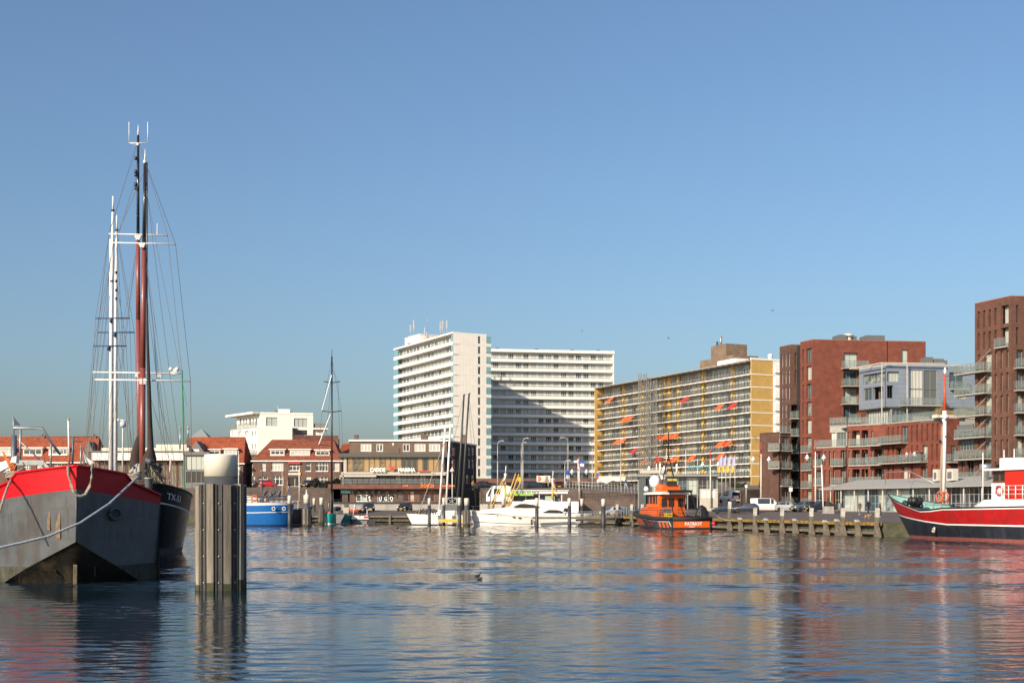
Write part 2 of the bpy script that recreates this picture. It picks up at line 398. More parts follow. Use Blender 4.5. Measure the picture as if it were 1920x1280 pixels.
e_me = MB(); e_me.box(-.06, -.02, -.1, recess-.05, .62, SH-.3); e_me.box(-.0, 3.2, -.13, -.09, .6, SH-.29); e_me = e_me.mesh('glass_screen', [teal_glass])
e2 = MB(); e2.box(LT-1.2, LT-.02, -.13, -.09, .6, SH-.3); e2 = e2.mesh('glass_screen', [teal_glass])
bal = MB(); bal.box(LT-2.2, LT, WT+.002, WT+1.5, -.25, .6); bal = bal.mesh('side_balcony', [band])
balg = MB(); balg.box(LT-.06, LT-.02, WT+.05, WT+1.45, .6, SH-.26); balg = balg.mesh('glass_screen', [teal_glass])
for k in range(NB):
    link('parapet', s_me, T, (0,0,k*SH)); link('glass_rail', r_me, T, (0,0,k*SH)); link('glass_screen', e_me, T, (0,0,k*SH)); link('glass_screen', e2, T, (0,0,k*SH))
    b_ = link('side_balcony', bal, T, (0,0,k*SH)); link('glass_screen', balg, b_)
    for j in range(16):
        window(T, (0.5, recess, 0), (1,0,0), 0.5+j*2.55, k*SH+.05, 1.9, 2.25, frame_white, glass, 2, 1, depth=-.05, t=.12)
mb = MB(); mb.box(-.15, LT+.02, -.2, recess+.3, HT-.02, HT+.42); mb.box(0, LT-.4, WT-.5, WT-.21, HT, HT+.4); mb.build('roof_edge', band, T)
mb = MB(); mb.box(1.0, 12, 3.0, WT-1, HT+.05, HT+3.4); mb.box(1.0-.1, 12.1, 2.9, WT-.9, HT+3.4, HT+3.6)
mb.box(3, 5.4, 2.93, 2.99, HT+.3, HT+1.9, 1); mb.build('roof_house', [cl, frame_grey], T)
mb = MB(); mb.box(12.2, 30, 4.5, 7.5, HT+.06, HT+1.5); mb.box(20, 27, 4, 7.8, HT+1.5, HT+1.7); mb.build('roof_plant', [mat('roof_plant', (.35,.34,.32), .8)], T)
for (x, y, h, w_) in ((4.5, 3.4, 3.6, .3), (6.5, 3.6, 4.8, .36), (12.5, 4.5, 4.0, .26), (13.2, 4.9, 2.4, .34), (22.5, 5.0, 4.4, .26), (24.0, 5.0, 4.6, .28), (26.0, 5.4, 4.4, .3)):
    b0 = HT+3.6 if x < 12 else HT+1.5
    mb = MB(); mb.tube([(x,y,b0-.1),(x,y,b0+h*.95)], .07); mb.box(x-w_/2, x+w_/2, y-.2, y+.1, b0+h*.45, b0+h); mb.box(x-.5, x+.5, y-.5, y+.5, b0, b0+.25); mb.build('antenna', mat('antenna', (.5,.5,.5), .6), T)
mb = MB(); mb.tube([(13.2,4.9,HT+4),(13.2,4.9,HT+10.0)], .04); mb.build('antenna_whip', steel, T)

# ------------------------------------------------------------------ white apartment wing
A = at(893, 948, 382.3); B = at(1151, 948, 389); A.z = B.z = 0
LW = (B-A).length; uu = (B-A).normalized(); rz = math.atan2(uu.y, uu.x)
T = thing('apartment_wing', 'long white gallery apartment block half in shade behind the tower', 'building', (A.x, A.y, zb), rz)
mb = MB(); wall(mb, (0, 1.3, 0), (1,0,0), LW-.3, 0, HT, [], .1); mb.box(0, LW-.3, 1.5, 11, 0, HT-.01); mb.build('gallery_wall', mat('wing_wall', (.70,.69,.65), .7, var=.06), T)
mb = MB(); mb.box(LW-.3, LW, -.1, 11, 0, HT+.2); mb.build('end_wall', cl, T)
s_me = MB(); s_me.box(0, LW-.31, -.2, 1.29, -.3, 0); s_me.box(0, LW-.31, -.2, -.05, .001, .55); s_me = s_me.mesh('parapet', [band])
r_me = MB(); r_me.box(0, LW-.35, -.14, -.11, .55, 1.1)
for k in range(19): r_me.box(.6+k*2.2, .66+k*2.2, -.16, -.1, .55, 1.12, 1)
r_me = r_me.mesh('glass_rail', [rail_glass, steel])
nb = 18; bay = (LW-.6)/nb
for k in range(NB):
    link('parapet', s_me, T, (0,0,k*SH)); link('glass_rail', r_me, T, (0,0,k*SH))
    for j in range(nb):
        window(T, (.3, 1.3, 0), (1,0,0), j*bay+.25, k*SH+.1, bay-.62, 2.2, frame_white, glass_b if (j*7+k*3) % 5 < 2 else glass, 3, 2, depth=-.06, t=.10, split=.42)
mb = MB(); mb.box(-.1, LW+.1, -.35, 11.1, HT-.1, HT+.75); mb.build('roof_edge', band, T)
for x in (6, 18, 29, 37): mb = MB(); mb.box(x, x+1.1, 1, 2, HT+.75, HT+1.15); mb.build('roof_vent', frame_dark, T)

# ------------------------------------------------------------------ yellow gallery flats
th = R(24.1); SY = 2.8; Cn = at(1409, 948, 280.6); LY = 71.7; ZRY = 34.6; NY = 9; zb = ZRY-NY*SY
u = Vector((math.sin(th), -math.cos(th), 0)); org = Vector((Cn.x, Cn.y, 0))-u*LY; rz = math.atan2(u.y, u.x); HY = NY*SY
T = thing('gallery_flats', 'long yellow gallery apartment block with orange awnings', 'building', (org.x, org.y, zb), rz)
yel = brick_mat('yellow_brick', (0.54, 0.335, 0.095), (0.48, 0.295, 0.08), (0.44, 0.31, 0.12), 0.10)
WY = 14.0; rc = 1.7
mb = MB(); wall(mb, (LY, 0, 0), (0,1,0), 5.7, -3, HT if False else HY+.3, [], .1); mb.box(LY-.35, LY-.01, 0.01, WY, -3, HY+.29); mb.build('gable_wall', yel, T)
mb = MB(); mb.box(LY-.3, LY+.05, 5.71, WY, -3, HY+.25); mb.build('gable_bay', white, T)
gbw = MB(); gbw.box(LY+.06, LY+.5, 6.0, WY-.5, .5, 2.2); gbw = gbw.mesh('balcony_panel', [white_clean])
ln = MB(); ln.box(LY+.002, LY+.05, .01, 5.7, -.12, .08); ln = ln.mesh('string_course', [white])
for k in range(NY): link('string_course', ln, T, (0,0,k*SY)); link('balcony_panel', gbw, T, (0,0,k*SY))
mb = MB(); mb.box(LY-.4, LY+.12, -.1, WY, HY+.3, HY+.75); mb.build('gable_coping', white, T)
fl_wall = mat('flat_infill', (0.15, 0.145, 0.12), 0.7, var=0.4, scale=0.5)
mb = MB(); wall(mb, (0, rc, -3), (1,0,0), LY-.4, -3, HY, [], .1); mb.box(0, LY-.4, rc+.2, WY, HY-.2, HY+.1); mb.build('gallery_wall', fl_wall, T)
mb = MB(); mb.box(-.3, 0, -.9, rc+3, -3, HY+.1); mb.build('end_wall', yel, T)
ry = random.Random(3)
sl_me = MB(); sl_me.box(0, LY-.4, -.1, rc, -.08, .08)
for k in range(30): sl_me.beam((1+k*2.4, -.75, -.14), (1+k*2.4, .3, -.14), .14, .12)
sl_me = sl_me.mesh('gallery_slab', [white])
ra_me = MB(); ra_me.box(0, LY-.45, -.10, -.05, 1.02, 1.1); ra_me.box(0, LY-.45, -.1, -.06, .2, .26)
for k in range(60): ra_me.box(k*1.19, k*1.19+.12, -.1, -.03, .1, 1.45)
ra_me.box(0, LY-.45, -.075, -.06, .26, 1.02, 1); ra_me = ra_me.mesh('railing', [frame_dark, clear_mat('gallery_glass', (.09,.10,.09), .5)])
lt_me = MB(); lt_me.box(0, LY-.4, -.45, -.3, -.05, .06)
piers = [x*LY for x in (.155, .295, .445, .475, .535, .69, .86)]
pm = MB(); pm.box(0, .9, rc-.35, rc-.02, .1, SY-.1); pm = pm.mesh('pier', [mat('yellow_panel', (.68,.42,.10), .7, var=.08)])
wy = [glass_mat('flat_glass', (.02,.026,.028), (.42,.40,.32), .42), glass_mat('flat_glass_blue', (.05,.085,.11), (.36,.40,.38), .5)]
nwin = 32
for k in range(NY):
    link('gallery_slab', sl_me, T, (0,0,k*SY)); link('railing', ra_me, T, (0,0,k*SY))
    for x in piers: link('pier', pm, T, (x,0,k*SY))
    for j in range(nwin):
        w_ = (LY-1.4)/nwin; window(T, (.5, rc, 0), (1,0,0), j*w_+.15, k*SY+.25, w_-.35, 2.3, frame_white, wy[1 if j*1.0/nwin > .72 else 0], 3, 2 if j % 3 else 1, t=.09, depth=-.05, split=.4)
mb = MB(); mb.box(-.3, LY-.41, -1.0, WY, HY-.02, HY+.22)
for k in range(30): mb.beam((1+k*2.4, -1.3, HY-.12), (1+k*2.4, .3, HY-.12), .14, .12)
mb.build('roof_edge', [mat('roof_edge', (.30,.29,.27), .7)], T)
mb = MB(); x0 = LY*.60; mb.box(x0, x0+14, 5, 12, HY+.2, HY+3.2); mb.box(x0+4.5, x0+11, 5.2, 11, HY+3.2, HY+6.2); mb.box(x0+8.5, x0+16, 4.4, 8, HY+.2, HY+2.2, 1); mb.tube([(x0+7.5,6,HY+6),(x0+7.5,6,HY+8.4)], .28, 8, 2); mb.tube([(x0+6,6,HY+6),(x0+6,6,HY+7.2)], .25, 8, 3)
mb.build('roof_house', [brick_mat('brown_brick_roof', (.22,.15,.10), (.19,.13,.09), (.2,.16,.12)), white, steel, frame_dark], T)
mb = MB(); mb.tube([(LY-1.5, 6, HY+.3), (LY-1.5, 6, HY+1.2)], .45, 8); mb.ball((LY-1.5, 6, HY+1.5), .6, 8); mb.build('roof_vent', white, T)
orange = mat('awning_orange', (.78, .13, .025), .75, var=.08); redaw = mat('awning_red', (.55,.03,.04), .75, var=.08)
aw = MB(); aw.grid([[(q*.46, -.2-1.45*t, 2.5-1.1*t-.10*math.sin(PI*t)-.04*math.sin(PI*q/5)) for q in range(6)] for t in (0,.25,.5,.75,1)][::-1], 0, True); aw.face([(0,-1.65,1.4),(2.3,-1.65,1.4),(2.3,-1.66,1.18),(0,-1.66,1.18)]); aw.tube([(0,-.2,1.2),(0,-1.65,1.38)], .03, 4); aw.tube([(2.3,-.2,1.2),(2.3,-1.65,1.38)], .03, 4)
aw_o = aw.mesh('awning', [orange]); aw_r = aw.mesh('awning', [redaw])
for (fx, k, n_, c) in ((.10, 7, 1, 0), (.21, 5, 2, 0), (.155, 3, 2, 0), (.455, 3, 2, 0), (.515, 3, 2, 0), (.62, 6, 1, 1), (.825, 5, 1, 0), (.83, 2, 2, 0), (.87, 2, 1, 1), (.66, 1, 1, 0), (.90, 5, 1, 1), (.36, 1, 1, 0), (.28, 2, 1, 1), (.83, 1, 1, 0), (.45, 1, 1, 0), (.52, 1, 2, 0)):
    for q in range(n_): link('awning', aw_r if c else aw_o, T, (fx*LY+q*2.75, 0, k*SY))
# ------------------------------------------------------------------ brick apartments on the right
V3 = Vector
class Face:
    """an upright facade of a building: from world point a to world point b (left to right from outside)"""
    def __init__(s, T, a, b):
        s.T = T; s.L = Vector(T.location); s.a = V3((a[0], a[1], 0)); s.b = V3((b[0], b[1], 0)); s.u = (s.b-s.a).normalized(); s.len = (s.b-s.a).length
        s.n = s.u.cross(V3((0,0,1))); s.holes = []; s.o = s.a-s.L; s.o.z = 0; s.rz = math.atan2(s.u.y, s.u.x)
    def S(s, px):
        r = (px-960)/F; return (r*s.a.y-s.a.x)/(s.u.x-r*s.u.y)
    def Y(s, px): return (s.a+s.u*s.S(px)).y
    def z(s, px, py): return za(py, s.Y(px))-s.L.z
    def pt(s, a, z, out=0.0): p = s.o+s.u*a+s.n*out; p.z = z; return p
    def win(s, a0, a1, z0, z1, fr, gl, nv=1, nh=1, depth=.22, t=.07, pane=True, sill=None, split=None, name='window'):
        s.holes.append((a0, a1, z0, z1))
        w = window(s.T, s.o, s.u, a0, z0, a1-a0, z1-z0, fr, gl, nv, nh, t, depth, pane, name, split)
        if sill:
            k = ('sill', round(a1-a0, 2), sill.name)
            if k not in WIN:
                m_ = MB(); m_.box(-.06, a1-a0+.06, -.30, .0, -.09, -.002); WIN[k] = m_.mesh('sill', [sill])
            link('sill', WIN[k], w)
        return w
    def winpx(s, p0, p1, z0, z1, *a, **k): return s.win(s.S(p0), s.S(p1), z0, z1, *a, **k)
    def wall(s, z0, z1, m, name='wall', depth=.25, a0=0.0, a1=None):
        mb = MB(); wall(mb, s.o+s.u*a0, s.u, (a1 if a1 is not None else s.len)-a0, z0, z1, [(h[0]-a0, h[1]-a0, h[2], h[3]) for h in s.holes], depth)
        return mb.build(name, m, s.T)
    def balcony(s, a0, a1, z, out=1.4, side=True, glassm=None, name='balcony', inset=0.0, posts=None):
        """slab with steel posts and glass balustrade, z = top of slab"""
        w = a1-a0; key = ('bal', round(w,1), round(out,1), round(inset,1))
        if key not in WIN:
            m_ = MB(); m_.box(0, w, -out, inset, -.22, 0); me = m_.mesh('balcony', [mat('balcony_slab', (.30,.29,.26), .7, var=.12)])
            g_ = MB(); n_ = max(2, int(w/.75)); P = lambda x, y: g_.box(x-.03, x+.03, y-.03, y+.03, 0, 1.12)
            for k in range(n_+1): P(.05+(w-.1)*k/n_, -out+.05)
            if out > .7:
                for x in (.05, w-.05): P(x, -out*.5); g_.box(x-.02, x+.02, -out+.08, -.02, 1.0, 1.06)
            g_.box(.05, w-.05, -out+.02, -out+.06, 1.05, 1.11)
            g_.box(.08, w-.08, -out+.085, -out+.105, .12, 1.0, 1)
            if out > .7:
                for x in (.05, w-.05): g_.box(x-.01, x+.01, -out+.12, -.05, .12, .99, 1)
            WIN[key] = (me, g_.mesh('balustrade', [frame_grey, rail_glass]))
        b_ = link(name, WIN[key][0], s.T, s.pt(a0, z), s.rz); link('balustrade', WIN[key][1], b_); return b_
    def box(s, name, a0, a1, z0, z1, out0, out1, m):
        """box on the facade: from out0 to out1 metres in front of it (negative = behind)"""
        m_ = MB(); m_.box(a0, a1, -out1, -out0, z0, z1); return m_.build(name, m, s.T, s.o, s.rz)

brown = brick_mat('brown_brick', (0.115, 0.055, 0.038), (0.085, 0.042, 0.031), (0.11, 0.072, 0.056))
red_b = brick_mat('red_brick', (0.195, 0.047, 0.027), (0.155, 0.038, 0.023), (0.16, 0.075, 0.05))
brown2 = brick_mat('brown_red_brick', (0.135, 0.053, 0.036), (0.105, 0.043, 0.030), (0.12, 0.075, 0.055))
fr_b = mat('bronze_frame', (0.26, 0.25, 0.21), 0.5, var=.1)
sillm = mat('sill_stone', (0.40, 0.37, 0.33), 0.7, var=.1)
gl_sky = glass_mat('glass_reflecting', (.05,.08,.10), (.40,.44,.40), .55, .03)
zinc = mat('zinc_cladding', (0.25, 0.30, 0.37), 0.45, 0.3, var=.08, scale=.8)
dgrey = mat('dark_panel', (0.13, 0.135, 0.14), 0.5, var=.1)
th = R(20); U20 = V3((math.sin(th), -math.cos(th), 0)); V8 = V3((math.cos(R(8)), math.sin(R(8)), 0))
def P2(px, Y): return V3((xa(px, Y), Y, 0))

# A: brown tower, left end
cA = P2(1482, 218)
TA = thing('brown_apartment_tower', 'dark brown brick apartment tower beside the yellow flats', 'building', (cA.x, cA.y, ZP))
f1 = Face(TA, cA-U20*3.4, cA); f2 = Face(TA, cA, cA+V8*4.5); ztop = 30.3-ZP
pitch = 2.93
for k in range(9):
    z1 = ztop-1.35-k*pitch; z0 = z1-2.25
    if k == 1: z1 += .0
    if z0 < 0.2: break
    for (p0, p1) in ((1464.8, 1467.6), (1471.2, 1474.2), (1477.4, 1480.4)):
        if k == 1 or k == 0: pass
        f1.winpx(p0, p1, z0, z1, fr_b, glass_d, 1, 1, depth=.35, sill=sillm)
    if k in (0, 1): f2.winpx(1490, 1494, z0, z1, fr_b, glass_d, 1, 1, depth=.35)
    if k >= 3:
        f2.winpx(1483.2, 1499.5, z0-.1, z1, fr_b, glass_d, 3, 1, depth=1.3)
        f2.balcony(f2.S(1480.5), f2.S(1500), z0-.1, 1.2)
f1.wall(-.5, ztop, brown); f2.wall(-.5, ztop, brown, depth=1.3)
mb = MB(); o = f1.o; q = [f1.pt(0, 0), f1.pt(f1.len, 0), f2.pt(4.5, 0), f2.pt(4.5, 0)+V3((-1.2, 3.3, 0))]
mb.prism([(p.x+(.0), p.y+.02) for p in q], ztop-.3, ztop-.1, axis='z'); mb.build('roof', dgrey, TA)
f1.box('coping', 0, f1.len, ztop, ztop+.12, -.3, .04, frame_grey); f2.box('coping', 0, f2.len, ztop, ztop+.12, -.3, .04, frame_grey)
# low wing in front of its left side with balconies
fl = Face(TA, P2(1442, 213.0), P2(1462, 212.4)); fl2 = Face(TA, P2(1462, 212.4), P2(1482.5, 213.6))
for k in range(4):
    zf = 3.35+k*2.93-ZP
    fl2.winpx(1466, 1480, zf+.1, zf+2.3, fr_b, glass_d, 3, 1, depth=.3); fl2.balcony(.1, fl2.len-.1, zf, .5)
    if k > 1: fl.balcony(0, fl.len, zf, 1.2)
fl2.winpx(1465, 1469, .2, 2.6-ZP+.6, fr_b, glass_d); fl2.winpx(1472, 1479, .2, 2.6-ZP+.6, fr_b, glass_b)
fl.box('balcony_wall', 0, fl.len, -.5, 12.3-ZP, -6, -1.4, brown)
fl2.wall(-.5, 15.2-ZP, brown); fl2.box('roof', 0, fl2.len, 15.0-ZP, 15.15-ZP, -4, -.05, dgrey)
fl2.box('side_wall', 0.0, .12, -.5, 15.2-ZP, -5, -.26, brown)
fl2.balcony(.05, fl2.len-.1, 15.2-ZP, .2)

# B: red tower
cB = P2(1524, 210)
TB = thing('red_apartment_tower', 'tall red brick apartment tower with a stack of corner balconies', 'building', (cB.x, cB.y, ZP))
f1 = Face(TB, cB-U20*3.7, cB); f2 = Face(TB, cB, cB+V8*19.6); zt = 30.1-ZP
for k in range(9):
    z1 = zt-1.25-k*2.93; z0 = z1-2.3
    if z0 < .2: break
    f1.winpx(1504, 1507.6, z0, z1, fr_b, glass_d, 1, 1, depth=.35, sill=sillm)
    f1.winpx(1511.6, 1521.6, z0, z1, fr_b, gl_sky, 2, 1, depth=.35, sill=sillm)
    if k >= 5: f1.balcony(f1.S(1504.5), f1.S(1522.5), z0-.1, .35)
s0, s1 = f2.S(1580.5), f2.S(1609.5)
for k in range(4):
    zf = zt-4.55-k*2.93
    f2.win(s0+.1, s1-.1, zf+.05, zf+2.55, fr_b, gl_sky, 2, 1, depth=.5)
    f2.box('spandrel', s0+.1, s1-.1, zf+2.56, zf+2.95 if k else zt-.3, -.3, -.1, mat('grey_panel', (.30,.30,.28), .6)) if k == 0 else None
    if k < 3: f2.balcony(s0-.35, s1+(1.2 if k == 0 else .4), zf, 1.6)
    else: f2.balcony(s0+1.0, s1+.2, zf+.15, .5)
f2.winpx(1691, 1702.5, zt-4.1, zt-1.3, fr_b, gl_sky, 1, 2, depth=.3, split=.35)
f2.holes.append((f2.S(1663.2), f2.S(1665.2), zt-8, zt))
f2.wall(-.5, zt, red_b, depth=.5); f1.wall(-.5, zt, red_b)
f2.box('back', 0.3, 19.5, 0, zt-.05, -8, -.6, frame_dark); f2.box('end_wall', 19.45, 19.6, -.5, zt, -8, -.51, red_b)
f2.box('coping', 0, 19.6, zt, zt+.12, -.3, .04, mat('coping_red', (.30,.12,.08), .7)); f1.box('coping', 0, f1.len-.05, zt, zt+.12, -.3, .04, MATS['coping_red'])
def roofbox(f, name, p0, p1, h, m, b=1.0, zz=None): return f.box(name, f.S(p0), f.S(p1), (zz or zt)+.13, (zz or zt)+h, -b-3, -b, m)
roofbox(f2, 'roof_plant', 1578, 1592, 1.1, dgrey); roofbox(f2, 'roof_plant', 1607, 1611, .9, dgrey); roofbox(f2, 'roof_plant', 1630, 1664, 1.1, dgrey)
mb = MB(); mb.lathe([(.62,0),(.62,.9),(.5,.95),(.5,1.25),(.95,1.3),(.9,1.5),(.6,1.68),(.05,1.74)], 14); mb.build('roof_vent', mat('vent_cream', (.62,.58,.50), .5), TB, f2.pt(f2.S(1599), zt-.3, -2.0))
# weather stains are in the brick; gallery of narrow ground windows is hidden by the parked cars

# D: lower red blocks with the zinc penthouse
pD = [P2(1526, 209.4), P2(1587, 205.2), P2(1588.2, 204.3), P2(1659, 200), P2(1766, 188), P2(1799, 189)]
TD = thing('red_apartment_block', 'lower red brick apartment block with a grey zinc penthouse on top', 'building', (pD[3].x, pD[3].y, ZP))
g0 = Face(TD, pD[0], pD[1]); g1 = Face(TD, pD[2], pD[3]); g2 = Face(TD, pD[3], pD[4]); g3 = Face(TD, pD[4], pD[5])
lv = [6.35-ZP, 9.4-ZP, 12.45-ZP]; zD = 15.7-ZP; z0t = 12.15-ZP+.35
for k, zf in enumerate(lv[:2]):
    for (a, b) in ((1546, 1549.4), (1554.5, 1557.5), (1562, 1565)): g0.winpx(a, b, zf+.05, zf+2.35, fr_b, glass_d, depth=.35, sill=sillm)
    g0.winpx(1527.5, 1542, zf, zf+2.45, fr_b, glass_d, 2, 1, depth=.8); g0.balcony(g0.S(1526.5), g0.S(1543), zf, .3)
    g0.winpx(1576, 1586.3, zf, zf+2.45, fr_b, glass_d, 2, 1, depth=.5); g0.balcony(g0.S(1563), g0.S(1587), zf, 1.0)
g0.winpx(1528, 1542, .1, 3.4, fr_b, glass_d, 2, 2); g0.winpx(1547, 1549.5, .2, 3.3, fr_b, glass_d); g0.winpx(1555, 1558, .2, 3.3, frame_white, glass_b); g0.winpx(1563, 1586, .1, 3.4, fr_b, glass_d, 4, 2, depth=.6)
g0.wall(-.5, z0t, red_b, depth=.6)
g0.box('terrace', 0, g0.len, z0t-.3, z0t-.05, -6, -.05, dgrey)
# glazed set-back storey above the lowest terrace
gs = Face(TD, P2(1546, 211.0), P2(1588, 208.5))
gs.win(.2, gs.len*.52, z0t+.15, z0t+2.4, fr_b, glass_b, 4, 1); gs.win(gs.len*.56, gs.len-.15, z0t+.15, z0t+2.4, fr_b, gl_sky, 3, 1)
gs.wall(z0t-.1, z0t+3.6, mat('grey_panel', (.30,.30,.28), .6)); gs.box('terrace', 0, gs.len, z0t+3.6, z0t+3.75, -5, .1, dgrey)
g0.balcony(.1, g0.len-.1, z0t, .12); gs.balcony(.05, gs.len-.05, z0t+3.75, .1)
for k, zf in enumerate(lv):
    for (a, b) in ((1591, 1593.8), (1634, 1637)): g1.winpx(a, b, zf+.05, zf+2.3, fr_b, glass_d, depth=.3)
    g1.winpx(1598, 1612, zf, zf+2.4, fr_b, glass_b if k == 2 else glass_d, 2, 1, depth=1.3); g1.winpx(1615.5, 1627.5, zf, zf+2.4, fr_b, glass_d, 2, 1, depth=1.3)
    g1.balcony(g1.S(1592.5), g1.S(1628.5), zf, .35)
    if k < 2: g1.winpx(1639, 1657.5, zf, zf+2.4, fr_b, glass_d, 2, 1, depth=1.3)
    g1.balcony(g1.S(1633), g1.S(1658.5), zf, 1.3)
    dz = .15
    if k == 2:
        cols = [1664, 1672.5, 1682]; g2.winpx(1690, 1702.3, zf+dz, zf+2.5+dz, fr_b, gl_sky, 2, 1, depth=.35); g2.balcony(g2.S(1659.5), g2.S(1702.5), zf+dz, 1.4)
        cols += [1708, 1718, 1727, 1737, 1747, 1756]
    elif k == 1:
        cols = [1664, 1673, 1746, 1755]; g2.winpx(1680, 1690, zf+dz, zf+2.4, fr_b, glass_d, 1, 1, depth=.8); g2.winpx(1729, 1739, zf+dz, zf+2.4+dz, fr_b, gl_sky, 2, 1, depth=.35); cols += [1708, 1718]
        g2.balcony(g2.S(1659.5), g2.S(1694), zf+dz, 1.4); g2.balcony(g2.S(1695), g2.S(1739.5), zf+dz, 1.4)
    else:
        cols = [1664, 1673, 1708, 1746, 1755]; g2.winpx(1690, 1702.5, zf+dz, zf+2.5, fr_b, glass_b, 2, 1, depth=.5); g2.winpx(1726, 1739, zf+dz, zf+2.5, fr_b, glass_d, 2, 1, depth=.5)
    for c in cols: g2.winpx(c, c+3.6, zf+dz, zf+2.5+dz, fr_b, glass_d, depth=.35, sill=sillm)
    if k < 2: g3.winpx(1783, 1793, zf+.1, zf+2.4, fr_b, glass_d, 1, 1, depth=.15); g3.balcony(g3.S(1773), g3.S(1797), zf, 1.1)
for g_ in (g1, g2): g_.wall(-.5, zD, red_b, depth=.9 if g_ is g1 else .5)
g3.wall(-.5, zD+.1, red_b)
for g_ in (g1, g2, g3): g_.box('coping', .05, g_.len-.05, zD, zD+.12, -.35, .03, MATS['coping_red'])
mb = MB(); q = [pD[1]+V3((.3,.3,0)), pD[2]+V3((.3,.4,0)), pD[3]+V3((0,.5,0)), pD[4]+V3((-.3,.5,0)), pD[5], pD[5]+V3((0,26,0)), pD[1]+V3((0,12,0))]
mb.prism([(p.x-TD.location.x, p.y-TD.location.y) for p in q], zD-.3, zD-.1, axis='z'); mb.build('roof_terrace', dgrey, TD)
for g_ in (g1, g2): g_.balcony(.15, g_.len-.15, zD+.12, -.35 if False else .06)
# planter with dry grass at the terrace corner
mb = MB(); mb.box(0, 8.6, -.2, 1.1, 0, .45); pl = mb.build('planter', mat('cream_render', (.62,.56,.46), .8), TD, g3.pt(g3.S(1757), zD+.13, -.1), g3.rz)
mb = MB(); rr = random.Random(5)
for k in range(900):
    x = rr.uniform(.1, 8.5); y = rr.uniform(-.1, 1.0); h = rr.uniform(.45, 1.15)*(1+.25*math.sin(x*1.7)); dx, dy = rr.uniform(-.35,.35), rr.uniform(-.35,.2); w_ = .05
    mb.face([(x-w_,y,.4),(x+w_,y,.4),(x+dx,y+dy,.4+h)])
structure(mb.build('dry_grass', mat('dry_grass', (.42,.32,.16), .9, var=.3), pl), 'stuff')
# zinc penthouse
cC = P2(1662, 201); zc0, zc1 = 18.4-ZP, 25.0-ZP
h1 = Face(TD, cC-U20*7.2, cC); h2 = Face(TD, cC, cC+V8*17)
h1.win(1.0, h1.len-.3, zc1-2.6, zc1-1.0, fr_b, gl_sky, 7, 1, depth=.4); h1.win(1.2, 3.4, zc0+1.4, zc0+3.4, fr_b, gl_sky, 2, 1, depth=.2); h1.win(3.6, h1.len-.8, zc0+1.4, zc0+3.4, fr_b, glass_d, 2, 1, depth=1.2)
h2.win(h2.S(1663.5), h2.S(1686), zc1-2.6, zc1-1.0, fr_b, gl_sky, 4, 1, depth=.4); h2.win(h2.S(1663), h2.S(1675), zc0+1.4, zc0+3.4, fr_b, glass_d, 2, 1, depth=1.2)
for zz, hh in ((zc1-3.7, 3.0), (zc0+.3, 2.6)):
    h2.win(h2.S(1705), h2.S(1730), zz, zz+hh, fr_b, glass_b, 4, 1, depth=.12); h2.win(h2.S(1732), h2.S(1757), zz, zz+hh, fr_b, glass_d, 2, 1, depth=.12)
h2.win(h2.S(1780), h2.S(1808), zc1-3.5, zc1-1.0, fr_b, gl_sky, 2, 1, depth=.3); h2.balcony(h2.S(1780), h2.S(1812), zc1-3.6, 1.0)
h2.win(h2.S(1796), h2.S(1812), zc0+1.4, zc0+2.6, fr_b, glass_b, 1, 1)
h1.wall(zc0, zc1, zinc, depth=.5, name='zinc_wall'); h2.wall(zc0, zc1, zinc, depth=.5, name='zinc_wall')
jm = mat('zinc_seam', (.17,.19,.22), .6, var=0)
for h_ in (h1, h2):
    for k in range(1, 9):
        zz = zc0+(zc1-zc0)*k/9
        segs = [(0, h_.len)]
        for (a, b, c, e) in sorted(h_.holes):
            if c-.02 < zz < e+.02:
                segs = [x for (l, r) in segs for x in ((l, min(r, a)), (max(l, b), r)) if x[1]-x[0] > .05]
        m_ = MB()
        for l, r in segs: m_.box(l, r, -.012, .004, zz-.025, zz+.025)
        if m_.v: m_.build('cladding_seam', jm, TD, h_.o, h_.rz)
mb = MB(); q = [h1.pt(-.0,0), h1.pt(h1.len,0), h2.pt(h2.len,0), h2.pt(h2.len,0)+V3((0,8,0)), h1.pt(0,0)+V3((4,6,0))]
mb.prism([(p.x, p.y) for p in q], zc0+.003, zc0+.2, axis='z'); mb.prism([(p.x, p.y) for p in q], zc1, zc1+.22, axis='z'); mb.build('penthouse_roof', mat('zinc_light', (.42,.43,.43), .5), TD)
h2.balcony(h2.S(1687), h2.S(1763), zc0+.3, 1.6)
# canopy frame over the roof terrace
mb = MB(); a, b = h1.pt(-.6, zc1+.12, 1.3), h1.pt(h1.len+.6, zc1+.22, 1.3); c = h2.pt(9.2, zc1+.25, 1.0)
for p, q_ in ((a, b), (b, c)): mb.beam(p, q_, .22, .16)
for p in (a, (a+b)/2, b): mb.beam(p, p+h1.n*-1.6, .1)
for p in (b, b+(c-b)*.4): mb.beam(p, V3((p.x, p.y, zD+.1)), .14, .14)
mb.build('canopy_frame', mat('canopy_beige', (.48,.44,.38), .6), TD)
hb = Face(TD, cC-U20*6.4+V3((.8,.5,0)), cC+V3((.8,.6,0))); hb2 = Face(TD, cC+V3((.8,.6,0)), cC+V8*17+V3((0,.8,0)))
hb.win(.3, hb.len-.2, zD+.2, zc0-.3, frame_dark, gl_sky, 9, 1); hb2.win(.3, hb2.S(1712), zD+.2, zc0-.3, fr_b, gl_sky, 5, 1); hb2.win(hb2.S(1742), hb2.S(1760), zD+.2, zc0-.3, fr_b, glass_d, 2, 1); hb2.win(hb2.S(1786), hb2.S(1812), zD+.6, zc0-.6, fr_b, glass_d, 2, 1)
hb.wall(zD-.1, zc0+.01, dgrey); hb2.wall(zD-.1, zc0+.01, mat('grey_panel', (.30,.30,.28), .6))
